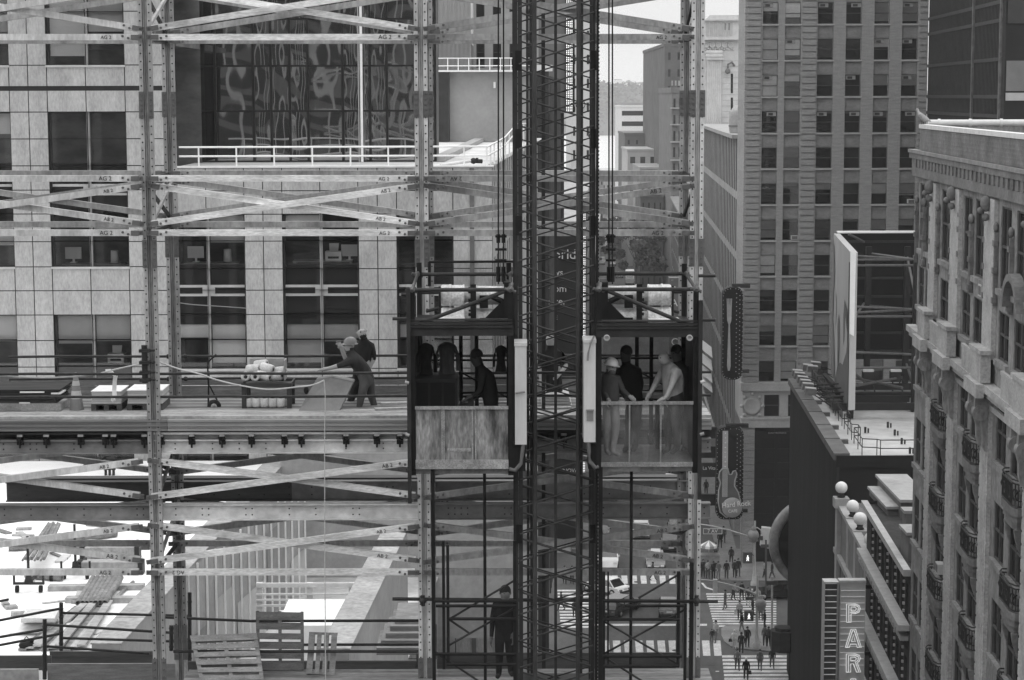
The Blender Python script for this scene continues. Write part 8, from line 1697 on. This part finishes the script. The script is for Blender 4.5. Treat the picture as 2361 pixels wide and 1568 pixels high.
def gate(name, label, xs, Y, verts, hors, diags, mesh=None):
    T = thing(name, label, 'gate', P(xs[0], 1560, Y))
    for x in verts: mb = MB(); X = P(x[0], 1400, Y).x; mb.box((X-x[3]/2, Y-.03, P(0, x[2], Y).z), (X+x[3]/2, Y+.03, P(0, x[1], Y).z)); mb.build('upright', DARK, T)
    for (x0, y0), (x1, y1) in hors: mb = MB(); mb.tube(P(x0, y0, Y-.04), P(x1, y1, Y-.04), .028, 6); mb.build('rail', DARK, T)
    for (x0, y0), (x1, y1) in diags: mb = MB(); mb.tube(P(x0, y0, Y+.04), P(x1, y1, Y+.04), .02, 6); mb.build('diagonal', DARK2, T)
    if mesh: mb = MB(); x0, x1, y0, y1 = mesh; mb.quad(P(x0, y1, Y+.08), P(x1, y1, Y+.08), P(x1, y0, Y+.08), P(x0, y0, Y+.08)); mb.build('wire_mesh', gm('fine_wire_mesh', .03, .7, .1, 9, alpha=(.22, .30)), T)
gate('landing_gate', 'dark mesh landing gate under the left hoist car with the standing man behind it', (1105,), 35.2, [(1000, 1080, 1600, .06), (1023, 1250, 1545, .05), (1033, 1260, 1530, .05), (1187, 1250, 1580, .06)], [((1000, 1386), (1190, 1386)), ((1005, 1397), (1190, 1397)), ((1035, 1427), (1190, 1427)), ((1005, 1508), (1190, 1508)), ((1030, 1532), (1190, 1532))], [((1035, 1428), (1192, 1335)), ((1035, 1428), (1085, 1462)), ((1005, 1504), (1110, 1575)), ((1035, 1488), (1190, 1400))], (1010, 1188, 1395, 1560))
gate('landing_gate', 'dark mesh landing gate with crossed bracing under the right hoist car, street behind', (1480,), 35.2, [(1384, 1080, 1600, .07), (1392, 1322, 1600, .05), (1402, 1322, 1535, .03), (1564, 1322, 1540, .055), (1580, 1396, 1600, .05), (1594, 1300, 1600, .07)], [((1390, 1386), (1600, 1386)), ((1440, 1397), (1580, 1397)), ((1392, 1428), (1566, 1428)), ((1390, 1513), (1572, 1513)), ((1392, 1536), (1566, 1536))], [((1395, 1434), (1564, 1532)), ((1395, 1506), (1578, 1406)), ((1472, 1379), (1564, 1325)), ((1395, 1516), (1480, 1570))], (1392, 1566, 1397, 1540))
mb = MB(); mb.box((P(985, 1500, 35.2).x, 34.4, ZL-.08), (P(1610, 1500, 35.2).x, 36.1, ZL-.004)); tag(mb.build('loading_plate', gm('worn_plank_deck', .24, .9, .35, 1.2)), 'worn grey loading plate at the foot of the mast', 'plate')
mb = MB(); mb.box((P(1195, 1500, 35.6).x, 35.5, ZL), (P(1372, 1500, 35.6).x, 37.5, ZL+.22)); mo_ = tag(mb.build('mast_foot', DARK2), 'dark base frame under the hoist mast', 'base frame')
j = JP(37.0, dict(pel=(1164, 1458), ch=(1163, 1410), nk=(1164, 1386), hd=(1165, 1366), lsh=(1186, 1398), lel=(1190, 1432), lwr=(1186, 1464, -.08), rsh=(1141, 1398), rel=(1136, 1432), rwr=(1133, 1468, -.05), lhip=(1174, 1470), lkn=(1176, 1512), lan=(1178, 1551), lto=(1182, 1557, -.14), rhip=(1153, 1470), rkn=(1151, 1513), ran=(1150, 1556), rto=(1146, 1562, -.14)))
person('man in dark clothes and cap standing alone behind the lower left landing gate', j, cloth(.016), cloth(.02), (.15, -1, -.05), short=False, hair=HAIRD, k=1.0, skin=gm('skin_shade', .14, .6, .1, 8))
bl_ = thing('plank_stack', 'stack of grey boards on the lower platform at the right of the parapet', 'boards', P(930, 1515, 44)); mb = MB()
for k in range(5): a, b = P(868+10*k, 1500-14*k, 44+.1*k), P(968, 1486-14*k, 44+.1*k); mb.box((a.x, 44+.2*k, a.z-.1), (b.x, 45.5+.2*k, a.z+.06))
mb.build('boards', gm('stacked_grey_boards', .2, .85, .3, 1.5, (.5, 1, 6), fine=.15), bl_)
# offices: what stands inside the nearer windows
def office(x, y, kind, lab):
    Yd = YS+1.1; q = P(x, y, Yd); T = thing(kind, lab, kind.replace('_', ' '), q); mb = MB()
    if kind == 'desk': mb.box((q.x-1.1, Yd-.3, q.z-.05), (q.x+1.1, Yd+.5, q.z)); mb.box((q.x-1.08, Yd-.28, q.z-.72), (q.x-1.0, Yd+.45, q.z-.052)); mb.box((q.x+1.0, Yd-.28, q.z-.72), (q.x+1.08, Yd+.45, q.z-.052)); mb.build('top', gm('office_desk_grey', .3, .6, .1, 2), T)
    elif kind == 'printer': mb.box((q.x-.3, Yd-.25, q.z), (q.x+.3, Yd+.25, q.z+.34)); mb.prism([(q.x-.16, Yd+.0, q.z+.34), (q.x+.16, Yd+.0, q.z+.34), (q.x+.18, Yd+.1, q.z+.62), (q.x-.18, Yd+.1, q.z+.62)], (0, .03, 0)); mb.build('case', gm('office_white', .7, .5, .05, 2), T); mb = MB(); mb.box((q.x-.2, Yd-.26, q.z+.08), (q.x+.2, Yd-.251, q.z+.16)); mb.build('slot', DARK2, T)
    elif kind == 'monitor': mb.box((q.x-.3, Yd-.04, q.z+.15), (q.x+.3, Yd+.04, q.z+.58)); mb.box((q.x-.12, Yd-.1, q.z), (q.x+.12, Yd+.15, q.z+.03)); mb.box((q.x-.04, Yd, q.z+.03), (q.x+.04, Yd+.05, q.z+.15)); mb.build('case', gm('office_white', .7, .5, .05, 2), T)
    else: mb.lathe(q, [(.02, 0), (.16, 0), (.14, .45), (.13, .46)], 10); mb.build('shade', gm('office_white', .7, .5, .05, 2), T)
for x, y, kd, lab in ((480, 605, 'desk', 'grey desk inside the upper window left of the tall pier'), (745, 600, 'desk', 'grey desk inside the upper middle window'), (770, 600, 'printer', 'white printer on the desk in the upper middle window'), (806, 600, 'monitor', 'white monitor beside the printer in the upper middle window'), (525, 603, 'lamp', 'small pale lamp on the desk inside the upper left window'), (452, 604, 'monitor', 'tilted pale monitor inside the upper left window'), (215, 607, 'desk', 'grey desk inside the tall left window'), (265, 606, 'lamp', 'pale cup shaped lamp on the desk in the tall left window'), (170, 606, 'monitor', 'pale monitor on the desk in the tall left window'), (270, 835, 'printer', 'white office machine in the window behind the white boxes'), (815, 1101, 'monitor', 'pale monitor in the window below the platform')): office(x, y, kd, lab)
# unseen block added behind the camera, its bands and piers shaped for reflections
fb = thing('added_reflected_block', 'banded block added behind the camera, seen only in the mirror panes', 'building', (0, -60, 0)); mb = MB(); mb.box((-75, -75, 0), (60, -60, 66)); mb.build('wall', gm('facing_stone', .13, .8, .2, .2), fb); mb = MB()
for k in range(17): mb.box((-74.5, -59.99, 3+k*3.7), (59.5, -59.9, 5.1+k*3.7))
mb.build('window_band', gm('facing_glass_dark', .03, .3, .3, .3), fb); mb = MB()
for k in range(30): X = -74+k*4.5; mb.box((X, -59.88, 0), (X+.8, -59.7, 66))
mb.build('pier', gm('facing_pier', .40, .8, .2, .4), fb)
# ---------------------------------------------------------------- the air: pale even haze that fades the river and the far bank
hm = bpy.data.materials.new('haze_air'); hm.use_nodes = True; t = hm.node_tree; t.nodes.remove(t.nodes['Principled BSDF'])
pv = t.nodes.new('ShaderNodeVolumePrincipled'); pv.inputs['Color'].default_value = (.96, .96, .96, 1); pv.inputs['Density'].default_value = .00017; pv.inputs['Anisotropy'].default_value = 0.0
t.links.new(pv.outputs[0], t.nodes['Material Output'].inputs['Volume'])
mb = MB(); mb.box((-1600, -90, -2.4), (2700, 2780, 86)); hz_ = mb.build('haze', hm); tag(hz_, 'pale haze over the city and the river', 'haze', kind='stuff')
